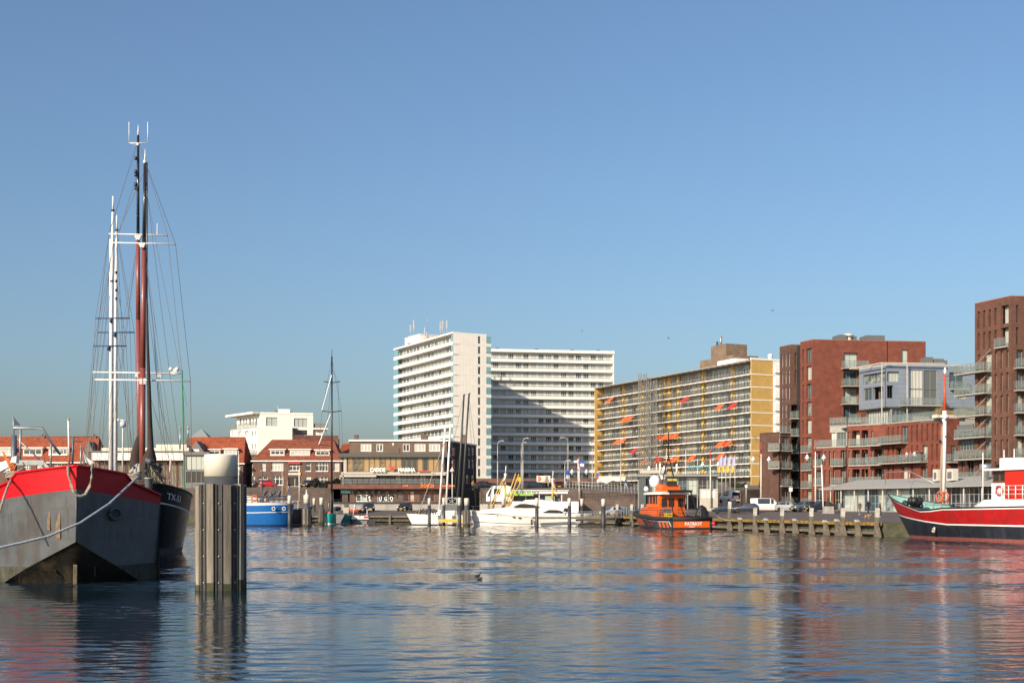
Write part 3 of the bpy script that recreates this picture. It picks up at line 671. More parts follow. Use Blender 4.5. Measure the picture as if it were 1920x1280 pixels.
for (p0, p1, h) in ((1752, 1766, 1.5), (1768, 1786, 1.25), (1787, 1792, 1.0), (1745, 1796, .35)):
    h2.box('roof_plant', h2.S(p0), h2.S(p1), zc1+.23, zc1+.22+h, -5, -2.5-h*.3, dgrey)

# E: brown tower, right end
cE = P2(1895, 167)
TE = thing('brown_corner_tower', 'brown brick corner tower behind the red ship at the right edge', 'building', (cE.x, cE.y, ZP))
e1 = Face(TE, cE-U20*6.85, cE); e2 = Face(TE, cE, cE+V8*11); eL = Face(TE, cE-U20*10.3, cE-U20*6.85); zt = 30.2-ZP
for k in range(9):
    z1 = zt-1.1-k*2.91; z0 = z1-2.3
    if z0 < .1: break
    if k < 2:
        for p in (1832.5, 1842.8, 1853.3, 1864): e1.winpx(p+.0, p+4.6, z0, z1, fr_b, glass_d, depth=.4, sill=sillm)
        e1.winpx(1876.5, 1891, z0, z1+.1, fr_b, gl_sky, 2, 1, depth=.7, sill=sillm)
        if k == 1: e1.balcony(e1.S(1869), e1.S(1891.5), z0-.05, .5)
        e2.winpx(1905, 1910, z0, z1, fr_b, glass_d, depth=.4, sill=sillm)
    else:
        e1.winpx(1833.5, 1838, z0, z1, fr_b, glass_d, depth=.35); e1.winpx(1845.5, 1859, z0, z1, fr_b, gl_sky, 2, 1, depth=.35)
        for p in (1864.5, 1875.5, 1886.3): e1.winpx(p, p+4.6, z0, z1, fr_b, glass_d, depth=.35, sill=sillm)
        e2.winpx(1906, 1919, z0, z1, fr_b, gl_sky, 1, 1, depth=.4)
        e1.balcony(-2.7, e1.S(1859.5), z0-.05, 1.3); e2.balcony(e2.S(1901), e2.S(1935), z0-.05, 1.2)
        mb = MB(); pp = e1.pt(e1.S(1858), z1+.45, .02); pq = e1.pt(0.4, z0+.1, 1.25); mb.beam(pp, pq, .07); mb.build('tie_rod', fr_b, TE)
e1.wall(-.5, zt, brown2, depth=.4); e2.wall(-.5, zt, brown2, depth=.4)
zl = 13.6-ZP
eL.winpx(1800, 1827, zl-3.1, zl-.6, fr_b, gl_sky, 5, 1, depth=.1)
for k in range(3):
    z1 = zl-4.5-k*2.91
    if z1 < 2: break
    eL.winpx(1802.5, 1806.5, z1-2.3, z1, fr_b, glass_d, depth=.3); eL.winpx(1814, 1827, z1-2.3, z1, fr_b, glass_d, 2, 1, depth=.5)
eL.wall(-.5, zl, brown2); eL.box('roof', 0, eL.len, zl-.2, zl+.02, -8, -.05, dgrey); eL.box('side_wall', 0, .2, -.5, zl, -8, -.51, brown2); eL.box('bay_panel', .05, eL.len-.1, zl-.5, zl+.4, .01, .2, dgrey)
e1.box('side_wall', 0, .2, -.5, zt, -10, -.41, brown2); e2.box('roof', 0.05, 11, zt-.3, zt-.1, -8, -.45, dgrey)
e1.box('coping', 0, e1.len-.02, zt, zt+.12, -.3, .04, MATS['coping_red']); e2.box('coping', 0, 11, zt, zt+.12, -.3, .04, MATS['coping_red'])

# ------------------------------------------------------------------ glass pavilion restaurant
pv = [P2(1580, 183), P2(1852, 153)]; 
TP = thing('glass_pavilion', 'low glass restaurant pavilion under a sloping corrugated roof', 'pavilion', (pv[0].x, pv[0].y, 1.9))
f = Face(TP, pv[0], pv[1]+(pv[1]-pv[0]).normalized()*14); Lp = f.len; zp = .25
bluegrey = mat('pavilion_steel', (.36,.40,.45), .5, .2)
nb = 26; w_ = (Lp-.2)/nb
for k in range(nb): window(TP, f.o, f.u, .1+k*w_, zp, w_-.02, 3.25, bluegrey, gl_sky if k < 9 else glass_d, 2, 3, t=.05, depth=.1, pane=True, name='glazing_panel')
f.box('plinth', -.5, Lp, -.6, zp-.01, -.5, 1.6, conc); f.box('back_wall', 0, Lp, zp, 3.4, -6, -.6, dgrey)
mb = MB(); prof = []
nn = 220
for k in range(nn+1):
    x = -4.5+(Lp+4.8)*k/nn; r_ = .06*(k % 2); prof.append((x, r_))
rowsA = [(x, -1.3, 3.45+r_) for x, r_ in prof]; rowsB = [(x, 5.5, 4.75+r_) for x, r_ in prof]
lo = [(x, -1.3, 3.3) for x, _ in prof]; lo2 = [(x, 5.5, 4.5) for x, _ in prof]
mb.grid([rowsB, rowsA, lo, lo2], 0, False); mb.build('roof', mat('corrugated_roof', (.34,.34,.32), .5, .1, var=.12), TP, f.o, f.rz)
for k in range(14): m_ = MB(); x = 1.0+k*3.4; m_.tube([(x, -.9, zp-.3), (x, -.9, 3.45)], .09, 8); m_.build('column', mat('cream_steel', (.45,.43,.38), .5), TP, f.o, f.rz)
m_ = MB(); m_.tube([(9, 1.0, 3.8), (9, 1.0, 5.6), (14.5, 1, 5.6), (20.5, .4, 3.9)], .06, 6); m_.tube([(14.5, 1, 5.6), (14.5, 1, 3.9)], .06, 6); m_.build('roof_rail', steel, TP, f.o, f.rz)
for (a, w2, h2_, z_) in ((19.2, 1.0, 1.5, 4.2), (22.0, 1.3, 1.5, 4.2)): m_ = MB(); m_.box(a, a+w2, 1.2, 2.0, z_, z_+h2_); m_.box(a+.25, a+w2-.25, 1.15, 1.19, z_+.25, z_+h2_-.4, 1); m_.build('air_unit', [mat('unit_cream', (.55,.52,.45), .6), dgrey], TP, f.o, f.rz)
m_ = MB(); m_.lathe([(.45,0),(.45,1.3),(.7,1.35),(.7,2.0)], 14, 0, (28.5, 2, 4.1)); m_.build('flue', mat('bright_steel', (.6,.6,.58), .3, .8), TP, f.o, f.rz)
# ------------------------------------------------------------------ old town on the left
tile = tile_mat('orange_pantiles', (0.25, 0.055, 0.022), (0.33, 0.080, 0.031))
tile2 = tile_mat('brown_pantiles', (0.18, 0.052, 0.028), (0.26, 0.075, 0.036))
clinker = brick_mat('clinker', (0.15, 0.078, 0.058), (0.115, 0.06, 0.046), (0.16, 0.12, 0.10))
taupe = brick_mat('taupe_brick', (0.155, 0.105, 0.075), (0.125, 0.085, 0.062), (0.15, 0.11, 0.09), .15)
def roof_quad(mb, a, b, c, d, pitch=.32, m=0):
    """ribbed tile plane a-b (eave) to d-c (ridge)"""
    a, b, c, d = [Vector(p) for p in (a, b, c, d)]; n = (b-a).cross(d-a).normalized()
    k = max(2, int((b-a).length/pitch)*2); rows = []
    for t in (0, 1):
        p, q = (a, b) if t == 0 else (d, c)
        rows.append([p+(q-p)*(i/k)+n*(.05 if i % 2 else 0) for i in range(k+1)])
    mb.grid(rows, m, False)
def W(T, p): return Vector(p)-Vector(T.location)
def dormer(T, f, p0, p1, zz, h, nv, back=2.6):
    """flat-roofed dormer standing out of the roof plane; f = wall face below"""
    a0, a1 = f.S(p0), f.S(p1); o = -.9
    m_ = MB(); m_.box(a0, a1, .95, back+1, zz, zz+h); m_.build('dormer', mat('dormer_side', (.62,.60,.55), .6), T, f.o, f.rz)
    w = window(T, f.o+f.n*(-.88), f.u, a0+.12, zz+.12, a1-a0-.24, h-.3, frame_white, glass, nv, 1, t=.09, depth=0.0)
    m_ = MB(); m_.box(a0-.25, a1+.25, .6, back+1.2, zz+h, zz+h+.2); m_.build('dormer_roof', frame_white, T, f.o, f.rz)
    m_ = MB(); m_.box(a0, a1, .78, .94, zz-.15, zz+.05); m_.build('dormer_sill', frame_white, T, f.o, f.rz)

# house row, far left
def row_house(name, label, px0, px1, Y, ye, yr, mroof, hipL, hipR, winpx, dorm, base=6.5, rows=2):
    a, b = P2(px0, Y), P2(px1, Y); T = thing(name, label, 'house', (a.x, a.y, base)); f = Face(T, a, b)
    ze = za(ye, Y)-base; zr = za(yr, Y+4.5)-base
    for (p0, p1, y0, y1, nv, nh) in winpx:
        f.winpx(p0, p1, f.z(p0, y1), f.z(p0, y0), frame_white, glass, nv, nh, depth=.18, t=.10, sill=frame_white, split=.68)
    f.wall(-1, ze, clinker); f.box('back_wall', 0, f.len, -1, ze, -9, -1.0, clinker)
    mb = MB(); A = f.pt(-.2, ze, .3); B = f.pt(f.len+.2, ze, .3); C = f.pt(f.len-hipR, zr, -4.5); D = f.pt(hipL, zr, -4.5); A2 = f.pt(-.2, ze, -9.3); B2 = f.pt(f.len+.2, ze, -9.3)
    roof_quad(mb, A, B, C, D); roof_quad(mb, B2, A2, D, C)
    roof_quad(mb, B, B2, C, C+V3((0,.01,0))); roof_quad(mb, A2, A, D, D+V3((0,.01,0)))
    mb.build('roof', mroof, T)
    f.box('gutter', -.35, f.len+.35, ze-.22, ze, .1, .42, frame_white)
    m_ = MB(); m_.tube([D, C], .14, 6); m_.build('ridge', mroof, T)
    for (p0, p1, y0, y1, nv) in dorm:
        zz = za(y1, Y+.9)-base; dormer(T, f, p0, p1, zz, za(y0, Y+.9)-base-zz, nv)
    return T, f, ze, zr
T, f, ze, zr = row_house('terrace_house', 'brick terrace house with long orange tiled roof behind the grey barge', -70, 178, 255, 866, 819, tile, 0, .6,
    [(44, 57, 871, 884, 3, 3), (68, 76, 872, 884, 2, 2), (100, 122, 868, 884, 3, 2), (8, 22, 872, 884, 3, 2), (138, 150, 870, 884, 2, 2)],
    [(40, 76, 840, 853, 3), (88, 124, 840, 852, 5), (-10, 25, 840, 853, 3)])
for px in (80, 177): m_ = MB(); c = at(px, 822, 259.5)-Vector(T.location); m_.box(c.x-.5, c.x+.5, c.y-.4, c.y+.4, c.z-1.2, c.z+.55); m_.tube([(c.x, c.y, c.z+.5), (c.x, c.y, c.z+.95)], .16, 8); m_.build('chimney', clinker, T)
# dark gabled bay near its right end
m_ = MB(); a = at(155, 868, 254.5)-Vector(T.location); b = at(177, 868, 254.5)-Vector(T.location); zt_ = za(827, 254.5)-6.5
m_.prism([(a.x, a.z), (b.x, b.z), (b.x, b.z+1.6), ((a.x+b.x)/2, zt_), (a.x, a.z+1.6)], a.y, a.y+5, 0); m_.build('gable_bay', mat('slate_grey', (.17,.15,.14), .8), T)

# flat pale restaurant building between the houses
T = thing('flat_restaurant', 'low flat-roofed pale building with a long white awning behind the masts', 'building', tuple(P2(165, 250)[:2])+(6.4,)); f = Face(T, P2(165, 250), P2(352, 250))
wood = mat('wood_posts', (.36,.22,.12), .7, var=.2)
for k in range(11):
    p0 = 170+k*16.3; f.winpx(p0, p0+13, .2, f.z(p0, 866), wood, glass_d, 2, 1, depth=.15, t=.14)
f.wall(-1, f.z(200, 846), clinker); f.box('awning', 1.2, f.len-.3, f.z(200, 863), f.z(200, 849), .05, 1.5, mat('awning_white', (.72,.69,.63), .7))
f.box('roof', 0, f.len, f.z(200, 846)-.1, f.z(200, 845), -12, .2, dgrey); f.box('upper_storey', f.S(182), f.S(348), f.z(200, 845), f.z(200, 838), -9, -2.5, mat('pale_render', (.60,.56,.48), .8)); f.box('roof_unit', f.S(282), f.S(340), f.z(300, 838), f.z(300, 831), -8, -4, MATS['pale_render'])
# house with the grey glazed bay
T, f, ze, zr = row_house('corner_house', 'orange roofed house with grey glazed bay just left of the big mooring post', 350, 456, 256, 868, 820, tile, 0, .5,
    [(392, 405, 874, 888, 2, 2), (412, 428, 874, 888, 3, 2), (436, 450, 874, 890, 2, 2), (392, 405, 896, 910, 2, 1), (415, 430, 896, 912, 2, 1)], [(390, 411, 843, 852, 2), (418, 443, 842, 852, 3)])
m_ = MB(); a = at(354, 847, 254.4)-Vector(T.location); b = at(382, 847, 254.4)-Vector(T.location); zt_ = za(826, 254.4)-6.5
m_.prism([(a.x, a.z), (b.x, b.z), ((a.x+b.x)/2, zt_)], a.y, a.y+4.5, 0); m_.box(a.x+.9, b.x-.9, a.y-.08, a.y-.01, a.z+.05, a.z+.55, 1); m_.build('gable', [MATS['slate_grey'], frame_white], T)
f2_ = Face(T, P2(346, 248), P2(390, 248)); f2_.winpx(349, 386, f2_.z(350, 880), f2_.z(350, 855), frame_grey, gl_sky, 4, 1, depth=.15); f2_.winpx(349, 386, f2_.z(350, 905), f2_.z(350, 884), frame_grey, glass_d, 4, 1, depth=.15)
f2_.wall(-1, f2_.z(350, 847), dgrey); f2_.box('bay_roof', -.3, f2_.len+.3, f2_.z(350, 853), f2_.z(350, 847), -7, .3, mat('slate_grey', (.17,.15,.14), .8))
# far pyramid roof lantern
c = at(378, 821, 330); m_ = MB(); m_.box(c.x-3.2, c.x+3.2, c.y-3, c.y+3, 7, c.z, 1); z1 = za(803, 330)
for q in range(4):
    k = [(-2.4,-2.4),(2.4,-2.4),(2.4,2.4),(-2.4,2.4)]; a, b = k[q], k[(q+1) % 4]
    m_.face([(c.x+a[0], c.y+a[1], c.z), (c.x+b[0], c.y+b[1], c.z), (c.x, c.y, z1)])
m_.tube([(c.x, c.y, z1-.2), (c.x, c.y, z1+1.2)], .06, 5)
tag(m_.build('lantern_tower', [mat('lead_roof', (.22,.25,.25), .6), clinker]), 'small grey pyramid roof lantern above the orange roof', 'tower')

# the long terrace house right of the mooring post
T, f, ze, zr = row_house('harbour_house', 'brown brick harbour house with hipped orange roof and three white dormers', 474, 640, 258, 863, 825, tile2, 3.0, 2.2,
    [(489, 498, 868, 882, 1, 2), (509, 531, 867, 882, 4, 2), (542, 562, 870, 882, 3, 2), (573, 583, 867, 883, 1, 2), (592, 615, 867, 883, 4, 2), (626, 636, 867, 883, 1, 2),
     (471.5, 478, 892, 906, 1, 2), (484, 502, 893, 910, 2, 2), (509, 531, 892, 909, 3, 2), (573, 583, 893, 905, 1, 2), (593, 614, 894, 908, 3, 2), (626, 638, 894, 906, 2, 2)],
    [(505, 532, 843, 853, 3), (542, 580, 843, 853.5, 5), (590, 617, 844, 854, 3)], base=6.6)
f.win(f.S(540), f.S(564), .2, f.z(540, 894), frame_white, glass_d, 2, 1, depth=.5, name='garage_door')
mb = MB(); wall(mb, f.o, f.u, f.len, -1, ze, f.holes, .3)
[o for o in T.children if o.name.startswith('wall')][0].data = mb.mesh('wall', [clinker])
f.box('awning', f.S(541), f.S(564), f.z(550, 869), f.z(550, 866.5), .0, .5, redaw)
f.box('signboard', f.S(541), f.S(559), f.z(550, 890), f.z(550, 886.5), .02, .25, mat('sign_grey', (.6,.62,.64), .5)); f.box('signboard', f.S(559.2), f.S(564), f.z(550, 890.5), f.z(550, 885.5), .02, .25, mat('sign_yellow', (.75,.48,.05), .5))
for px in (473, 569): m_ = MB(); c = at(px if px > 500 else 631, 826, 263)-Vector(T.location); m_.box(c.x-.45, c.x+.45, c.y-.4, c.y+.4, c.z-1.3, c.z+.4); m_.build('chimney', clinker, T)
T2, f_, a_, b_ = row_house('rear_house', 'orange tiled house roof showing behind the dark restaurant building', 634, 668, 272, 850, 832, tile, .4, .4, [], [], base=7)
m_ = MB(); c = at(631, 832, 270); m_.box(c.x-.5, c.x+.5, c.y-.5, c.y+.5, 10, za(823, 270)); m_.build('chimney', clinker, T2).location = -Vector(T2.location)

# white modern apartments behind
pw = [P2(432, 318), P2(482.5, 305), P2(548, 307)]
T = thing('white_apartments', 'white modern apartment house with flat overhanging roof above the brick terrace', 'building', (pw[1].x, pw[1].y, 7.0)); f = Face(T, pw[0], pw[1]); g_ = Face(T, pw[1], pw[2]); ww = mat('white_render', (.76,.73,.66), .75, var=.05)
zt_ = g_.z(500, 799)
for (p0, p1) in ((434, 436.5), (446, 453), (458, 466), (472, 475), (477.5, 480.5)): 
    for y0 in (808, 832, 856): f.winpx(p0, p1, f.z(p0, y0+9), f.z(p0, y0), frame_grey, glass_b, 1, 1, depth=.3, t=.05)
f.wall(-1, zt_, ww); g_.wall(-1, zt_, ww); f.box('roof_terrace', 0, f.len-.3, zt_-.2, zt_-.05, -11, -.2, dgrey)
f.balcony(f.S(458), f.S(482), zt_-3.6-3.1, 1.6); f.balcony(f.S(458), f.S(482), zt_-10, 1.6); f.balcony(.2, f.len-.2, zt_, .1)
pw2 = [P2(444, 322), P2(488, 311), P2(587, 314)]; f = Face(T, pw2[0], pw2[1]); h = Face(T, pw2[1], pw2[2]); z2 = h.z(500, 776)
for p in (449, 455, 460, 467, 473, 479): f.winpx(p, p+3.6, f.z(p, 797), f.z(p, 784.5), frame_grey, glass_b, 1, 1, depth=.3, t=.05)
h.winpx(499, 520, h.z(500, 798), h.z(500, 782), frame_dark, gl_sky, 2, 1); h.winpx(551, 576, h.z(560, 800), h.z(560, 784), frame_dark, gl_sky, 3, 1); h.winpx(551, 576, h.z(560, 815), h.z(560, 806), frame_dark, glass_d, 2, 1)
f.wall(zt_-.3, z2, ww); h.wall(-1, z2, ww); h.box('side_wall', h.len-.3, h.len, -1, z2, -10, -.31, ww); f.box('flat_roof', -2.5, f.len, z2, z2+.5, -10, 2.0, ww); h.box('flat_roof', 0.3, h.len, z2, z2+.45, -10, .1, ww)
h.box('wing', h.len, h.len+2.2, 0, h.z(585, 803), -9, -.6, ww); h.box('balcony_slab', h.len, h.len+3.6, h.z(585, 805), h.z(585, 802), -6, .4, ww); h.box('balcony_rail', h.len+.5, h.len+3.2, h.z(585, 802), h.z(585, 793), -4, .2, frame_grey)
h.box('brick_base', h.S(548), h.len+6, -1, h.z(560, 816), -8, 1.5, brick_mat('maroon_brick', (.17,.065,.05), (.14,.055,.042), (.15,.09,.07)))
h.box('roof_house', h.S(523), h.S(545), z2+.46, z2+1.5, -6, -3, ww); h.box('roof_unit', h.S(517), h.S(523), z2+.46, z2+1.1, -5, -3, dgrey); h.box('roof_unit', h.S(546), h.S(551), z2+.46, z2+1.0, -5, -3, dgrey)
m_ = MB(); q = h.pt(h.S(522), z2+.4, -3); m_.tube([q, q+V3((0,0,2.6))], .06, 5); m_.build('antenna', steel, T)

# ------------------------------------------------------------------ dark restaurant and shops building
kq = [P2(640, 250), P2(838, 250), P2(893, 270)]; KB = 3.4
T = thing('harbour_restaurant', 'dark brick harbour restaurant building with a long band of windows and white letters', 'building', (kq[0].x, kq[0].y, KB))
f = Face(T, P2(657, 252), P2(838, 252)); sd = Face(T, P2(838, 252), P2(893, 272)); zr = f.z(740, 827)
for (p0, p1, nv) in ((676, 696, 3), (705.5, 718, 2), (755, 768, 2), (777, 797.5, 3), (804, 825, 3)): f.winpx(p0, p1, f.z(p0, 846), f.z(p0, 832), frame_white, glass, nv, 1, depth=.05, t=.13)
f.wall(0, zr, taupe); f.box('roof', .1, f.len, zr-.2, zr-.02, -12, -.3, dgrey)
sL = Face(T, P2(655, 258), P2(657, 252)); sL.wall(0, zr, taupe)
shaded_side_brick = brick_mat('shaded_side_brick', (.045,.040,.040), (.035,.032,.032), (.05,.045,.045))  # right side turned from the sun: its shade is put into this darker brick colour
for y0, y1 in ((838, 853), (861, 877)):
    for (p0, p1) in ((848, 854), (878, 882), (885, 889)): sd.winpx(p0, p1, sd.z(p0, y1), sd.z(p0, y0), frame_white, glass, 1, 1, depth=.1, t=.12)
sd.winpx(874, 882, sd.z(874, 906), sd.z(874, 890), frame_white, glass_b, 1, 1); sd.winpx(884, 892, sd.z(884, 906), sd.z(884, 890), frame_dark, glass_d, 1, 1)
sd.wall(0, zr, shaded_side_brick); 
f.box('roof_edge', -.3, f.len+.25, zr, zr+.32, -.6, .3, frame_white); sd.box('roof_edge', .3, sd.len, zr, zr+.3, -.5, .2, frame_white); sL.box('roof_edge', 0, sL.len-.3, zr, zr+.3, -.5, .2, frame_white)
m_ = MB(); q = f.pt(f.S(734), f.z(734, 840), -.0); 
f.box('door_hood', f.S(726), f.S(749), f.z(734, 849), f.z(734, 840), .0, .12, mat('taupe_panel', (.13,.09,.065), .8)); f.box('roof_light', f.S(735.5), f.S(739), f.z(734, 835), f.z(734, 830), .01, .1, mat('cream_sign', (.6,.52,.38), .6))
for px, w_ in ((668, 8), (728, 9), (796, 14), (869, 7)):
    c = at(px, 826, 256)-Vector(T.location); m_ = MB(); m_.box(c.x-w_*.052, c.x+w_*.052, c.y-.4, c.y+.5, zr-.1, zr+(1.5 if px != 728 else .35)); m_.box(c.x-w_*.058, c.x+w_*.058, c.y-.45, c.y+.55, zr+(1.2 if px != 728 else .2), zr+(1.32 if px != 728 else .3)); m_.build('chimney', taupe, T)
# projecting glazed storey
gf = Face(T, P2(643, 247), P2(836, 247)); z0, z1 = gf.z(700, 884.5), gf.z(700, 857)
blind = glass_mat('glass_with_blinds', (.05,.05,.05), (.36,.23,.10), .48)
nn = 18; pw_ = (gf.len-1.2)/nn
for k in range(nn): window(T, gf.o, gf.u, .9+k*pw_, z0+.05, pw_-.04, z1-z0-.1, mat('taupe_frame', (.16,.15,.125), .6), blind, 1, 1, t=.09, depth=.1, pane=True)
gf.box('fascia', -.9, gf.len+.9, z1, gf.z(700, 849.5), -6, .7, mat('dark_fascia', (.075,.072,.066), .6)); gf.box('floor_edge', -.3, gf.len+.3, z0-.35, z0, -5, .25, mat('beige_edge', (.42,.39,.33), .6)); gf.box('corner_post', .1, .7, z0, z1-.01, -.4, -.05, mat('beige_edge', (.42,.39,.33), .6)); gf.box('core', .5, gf.len-.3, z0, z1-.01, -5, -1.0, dgrey)
aw = mat('awning_beige', (.50,.46,.39), .7); m_ = MB()
a0, a1 = gf.S(640), gf.S(708); m_.face([(a0,-.3,z0-.4),(a1,-.3,z0-.4),(a1,-2.4,z0-.75),(a0,-2.4,z0-.75)]); m_.box(a0, a1, -2.5, -2.38, z0-1.0, z0-.72); m_.build('awning', aw, T, gf.o, gf.rz)
m_ = MB(); a0, a1 = gf.S(708.5), gf.S(836); m_.face([(a0,-.3,z0-.36),(a1,-.3,z0-.36),(a1,-1.6,z0-.5),(a0,-1.6,z0-.5)]); m_.box(a0, a1, -1.7, -1.58, z0-.68, z0-.48); m_.build('awning', aw, T, gf.o, gf.rz)
z3 = gf.z(700, 907.5)
for k in range(16): w2 = (gf.len-.6)/16; window(T, gf.o+V3((0,1.2,0)), gf.u, .3+k*w2, z3, w2-.05, z0-.4-z3, frame_dark, glass_d if k % 4 else glass_b, 2, 1, t=.07, depth=.0)
m_ = MB()
for k in range(20): m_.tube([(gf.len*k/19, -2.6, z3), (gf.len*k/19, -2.6, z3+1.1)], .03, 4)
for zz in (1.1, .6): m_.tube([(0, -2.6, z3+zz), (gf.len, -2.6, z3+zz)], .025, 4)
m_.box(0, gf.len, -2.58, -2.57, z3+.1, z3+1.0, 1); m_.build('terrace_railing', [frame_dark, clear_mat('terrace_glass', (.2,.24,.25), .35)], T, gf.o, gf.rz)
gf.box('terrace_edge', -2.5, gf.len+1.0, gf.z(700, 916.5), z3-.01, -4, 2.8, brick_mat('maroon_brick', (.17,.065,.05), (.14,.055,.042), (.15,.09,.07)))
pst = mat('cream_steel', (.60,.57,.50), .5); m_ = MB(); m_.box(.2, .5, -2.5, -2.2, z3, z0-.75); m_.build('awning_post', pst, T, gf.o, gf.rz)
# shops below
sh = Face(T, P2(625, 246), P2(836, 246)); zs1 = gf.z(700, 917); white_l = mat('letter_white', (.82,.82,.80), .5, var=0)
green_s = mat('teal_sign', (.20,.50,.43), .6)
def shopwin(p0, p1, nv, m=frame_white, g=glass_d, y0=926.5, y1=940.5, nh=1): return sh.winpx(p0, p1, sh.z(p0, y1), sh.z(p0, y0), m, g, nv, nh, depth=.12, t=.16)
shopwin(641.5, 652.5, 2); shopwin(667, 697, 3); shopwin(707, 738, 3)
dko = mat('rust_frame', (.33,.10,.05), .6)
for (p0, p1, nv) in ((756, 767, 1), (768, 777, 1), (787, 815, 3), (828, 835, 1)): sh.winpx(p0, p1, sh.z(p0, 940.5), sh.z(p0, 920), dko, glass_b if nv != 1 else glass, nv, 2, depth=.15, t=.14, split=.68)
sh.winpx(744, 754, sh.z(744, 934), sh.z(744, 922), frame_dark, glass_d, 1, 1)
sh.wall(0, zs1+.1, clinker); sh.box('floor', -.5, sh.len, -2.2, .02, -1, 3.2, conc)
sh.box('teal_sign', sh.S(640), sh.S(657), sh.z(645, 924.5), sh.z(645, 918.5), .05, .35, green_s)
for (px, s_) in ((691, 'S.'), (710.5, 'U'), (720.5, 'G'), (731, 'O')):
    a = sh.S(px); sh.box('poster', a-.15, a+.75, sh.z(px, 939.7), sh.z(px, 927.3), -.12, -.08, black); text(s_, 1.25, white_l, T, sh.pt(a-.02, sh.z(px, 938.6), -.06), sh.rz, ext=.01, bold=.05, sx=.62)
for k in range(3): a = sh.S(679.5); sh.box('poster_line', a, a+.75, sh.z(680, 939-k*3.6), sh.z(680, 937.4-k*3.6), -.11, -.075, white_l)
for px in (663, 675, 690, 701, 713, 728): m_ = MB(); q = sh.pt(sh.S(px), sh.z(px, 924), .9); m_.lathe([(.45,0),(.42,.12),(.12,.35),(.06,.8)], 10, 0, tuple(q)); m_.tube([q+V3((0,0,.7)), q+V3((0,.9,.95))], .05, 5); m_.build('wall_lamp', frame_dark, T)
for (px, w_) in ((664, 14), (702, 5), (741, 7)): sh.box('sun_screen', sh.S(px-w_/2), sh.S(px+w_/2), sh.z(px, 920.5), sh.z(px, 915.8), .0, 1.0, frame_dark)
text('CADDE', 1.02, white_l, T, gf.pt(gf.S(694.5), gf.z(700, 884), .75), gf.rz, ext=.06, bold=.045, sx=.86)
text('MARINA', 1.02, white_l, T, gf.pt(gf.S(747), gf.z(750, 884), .75), gf.rz, ext=.06, bold=.045, sx=.86)
rd = mat('sign_red', (.62,.03,.05), .5, var=0); m_ = MB(); q = gf.pt(gf.S(736), gf.z(736, 881), .75)
m_.prism([(q.x-.42, q.z+.62), (q.x-.30, q.z+.1), (q.x-.12, q.z-.1), (q.x+.12, q.z-.1), (q.x+.30, q.z+.1), (q.x+.42, q.z+.62)], q.y-.05, q.y+.05)
for s_ in (-1, 1): m_.prism([(q.x+s_*.42, q.z+.45), (q.x+s_*.68, q.z+.62), (q.x+s_*.66, q.z+1.1), (q.x+s_*.55, q.z+1.15), (q.x+s_*.52, q.z+.78), (q.x+s_*.3, q.z+.66)][::s_], q.y-.06, q.y+.04)
m_.build('bull_emblem', rd, T)
m_ = MB()
for k in range(9): a = gf.S(783.5)+k*.25; m_.box(a, a+.19, -.8, -.7, gf.z(790, 884), gf.z(790, 881.2)-.04*(k % 3))
m_.build('red_lettering', rd, T, gf.o, gf.rz)
og = mat('sign_orange', (.85,.20,.02), .5, var=0)
text('CAFÉ', .42, og, T, gf.pt(gf.S(758), gf.z(758, 912.3), 2.85), gf.rz, ext=.04, bold=.015)
text("DOK'28", .88, og, T, gf.pt(gf.S(790.5), gf.z(790, 913.6), 2.85), gf.rz, ext=.05, bold=.025, sx=.86)
m_ = MB()
for k in range(10): a = gf.S(831)+k*.24; m_.box(a, a+.17, -2.92, -2.82, gf.z(830, 912.4), gf.z(830, 909.4)-.05*((k*3) % 2))
m_.build('orange_lettering', og, T, gf.o, gf.rz)

# low grey quay wall with railing in front of the shops
T = thing('terrace_wall', 'low grey concrete terrace wall with dark railing in front of the shops', 'wall', (P2(600, 236).x, 236, 1.9)); f = Face(T, P2(618, 237), P2(838, 237))
f.box('wall', 0, f.len, -.3, f.z(700, 943.5), -6.3, 0, conc); m_ = MB(); zt_ = f.z(700, 943.5)
m_.box(0, f.len, -.12, -.02, zt_-.05, zt_+.32)
for k in range(28): m_.box(f.len*k/27-.03, f.len*k/27+.03, -.06, 0, zt_+.3, zt_+.7)
m_.tube([(0, -.03, zt_+.7), (f.len, -.03, zt_+.7)], .03, 5); m_.build('railing', frame_dark, T, f.o, f.rz)
# dark slope between the restaurant and the upper road, brick parapet and hedge along the upper road
T = thing('parapet_wall', 'long red-brown brick parapet along the upper road below the white flats', 'wall', (P2(895, 305).x, 305, 7.8)); f = Face(T, P2(893, 305), P2(1150, 300)); f.box('wall', 0, f.len, -1.2, f.z(900, 897.5), -.5, 0, brick_mat('maroon_brick', (.17,.065,.05), (.14,.055,.042), (.15,.09,.07))); f.box('coping', 0, f.len, f.z(900, 897.5), f.z(900, 897.5)+.1, -.55, .05, taupe)
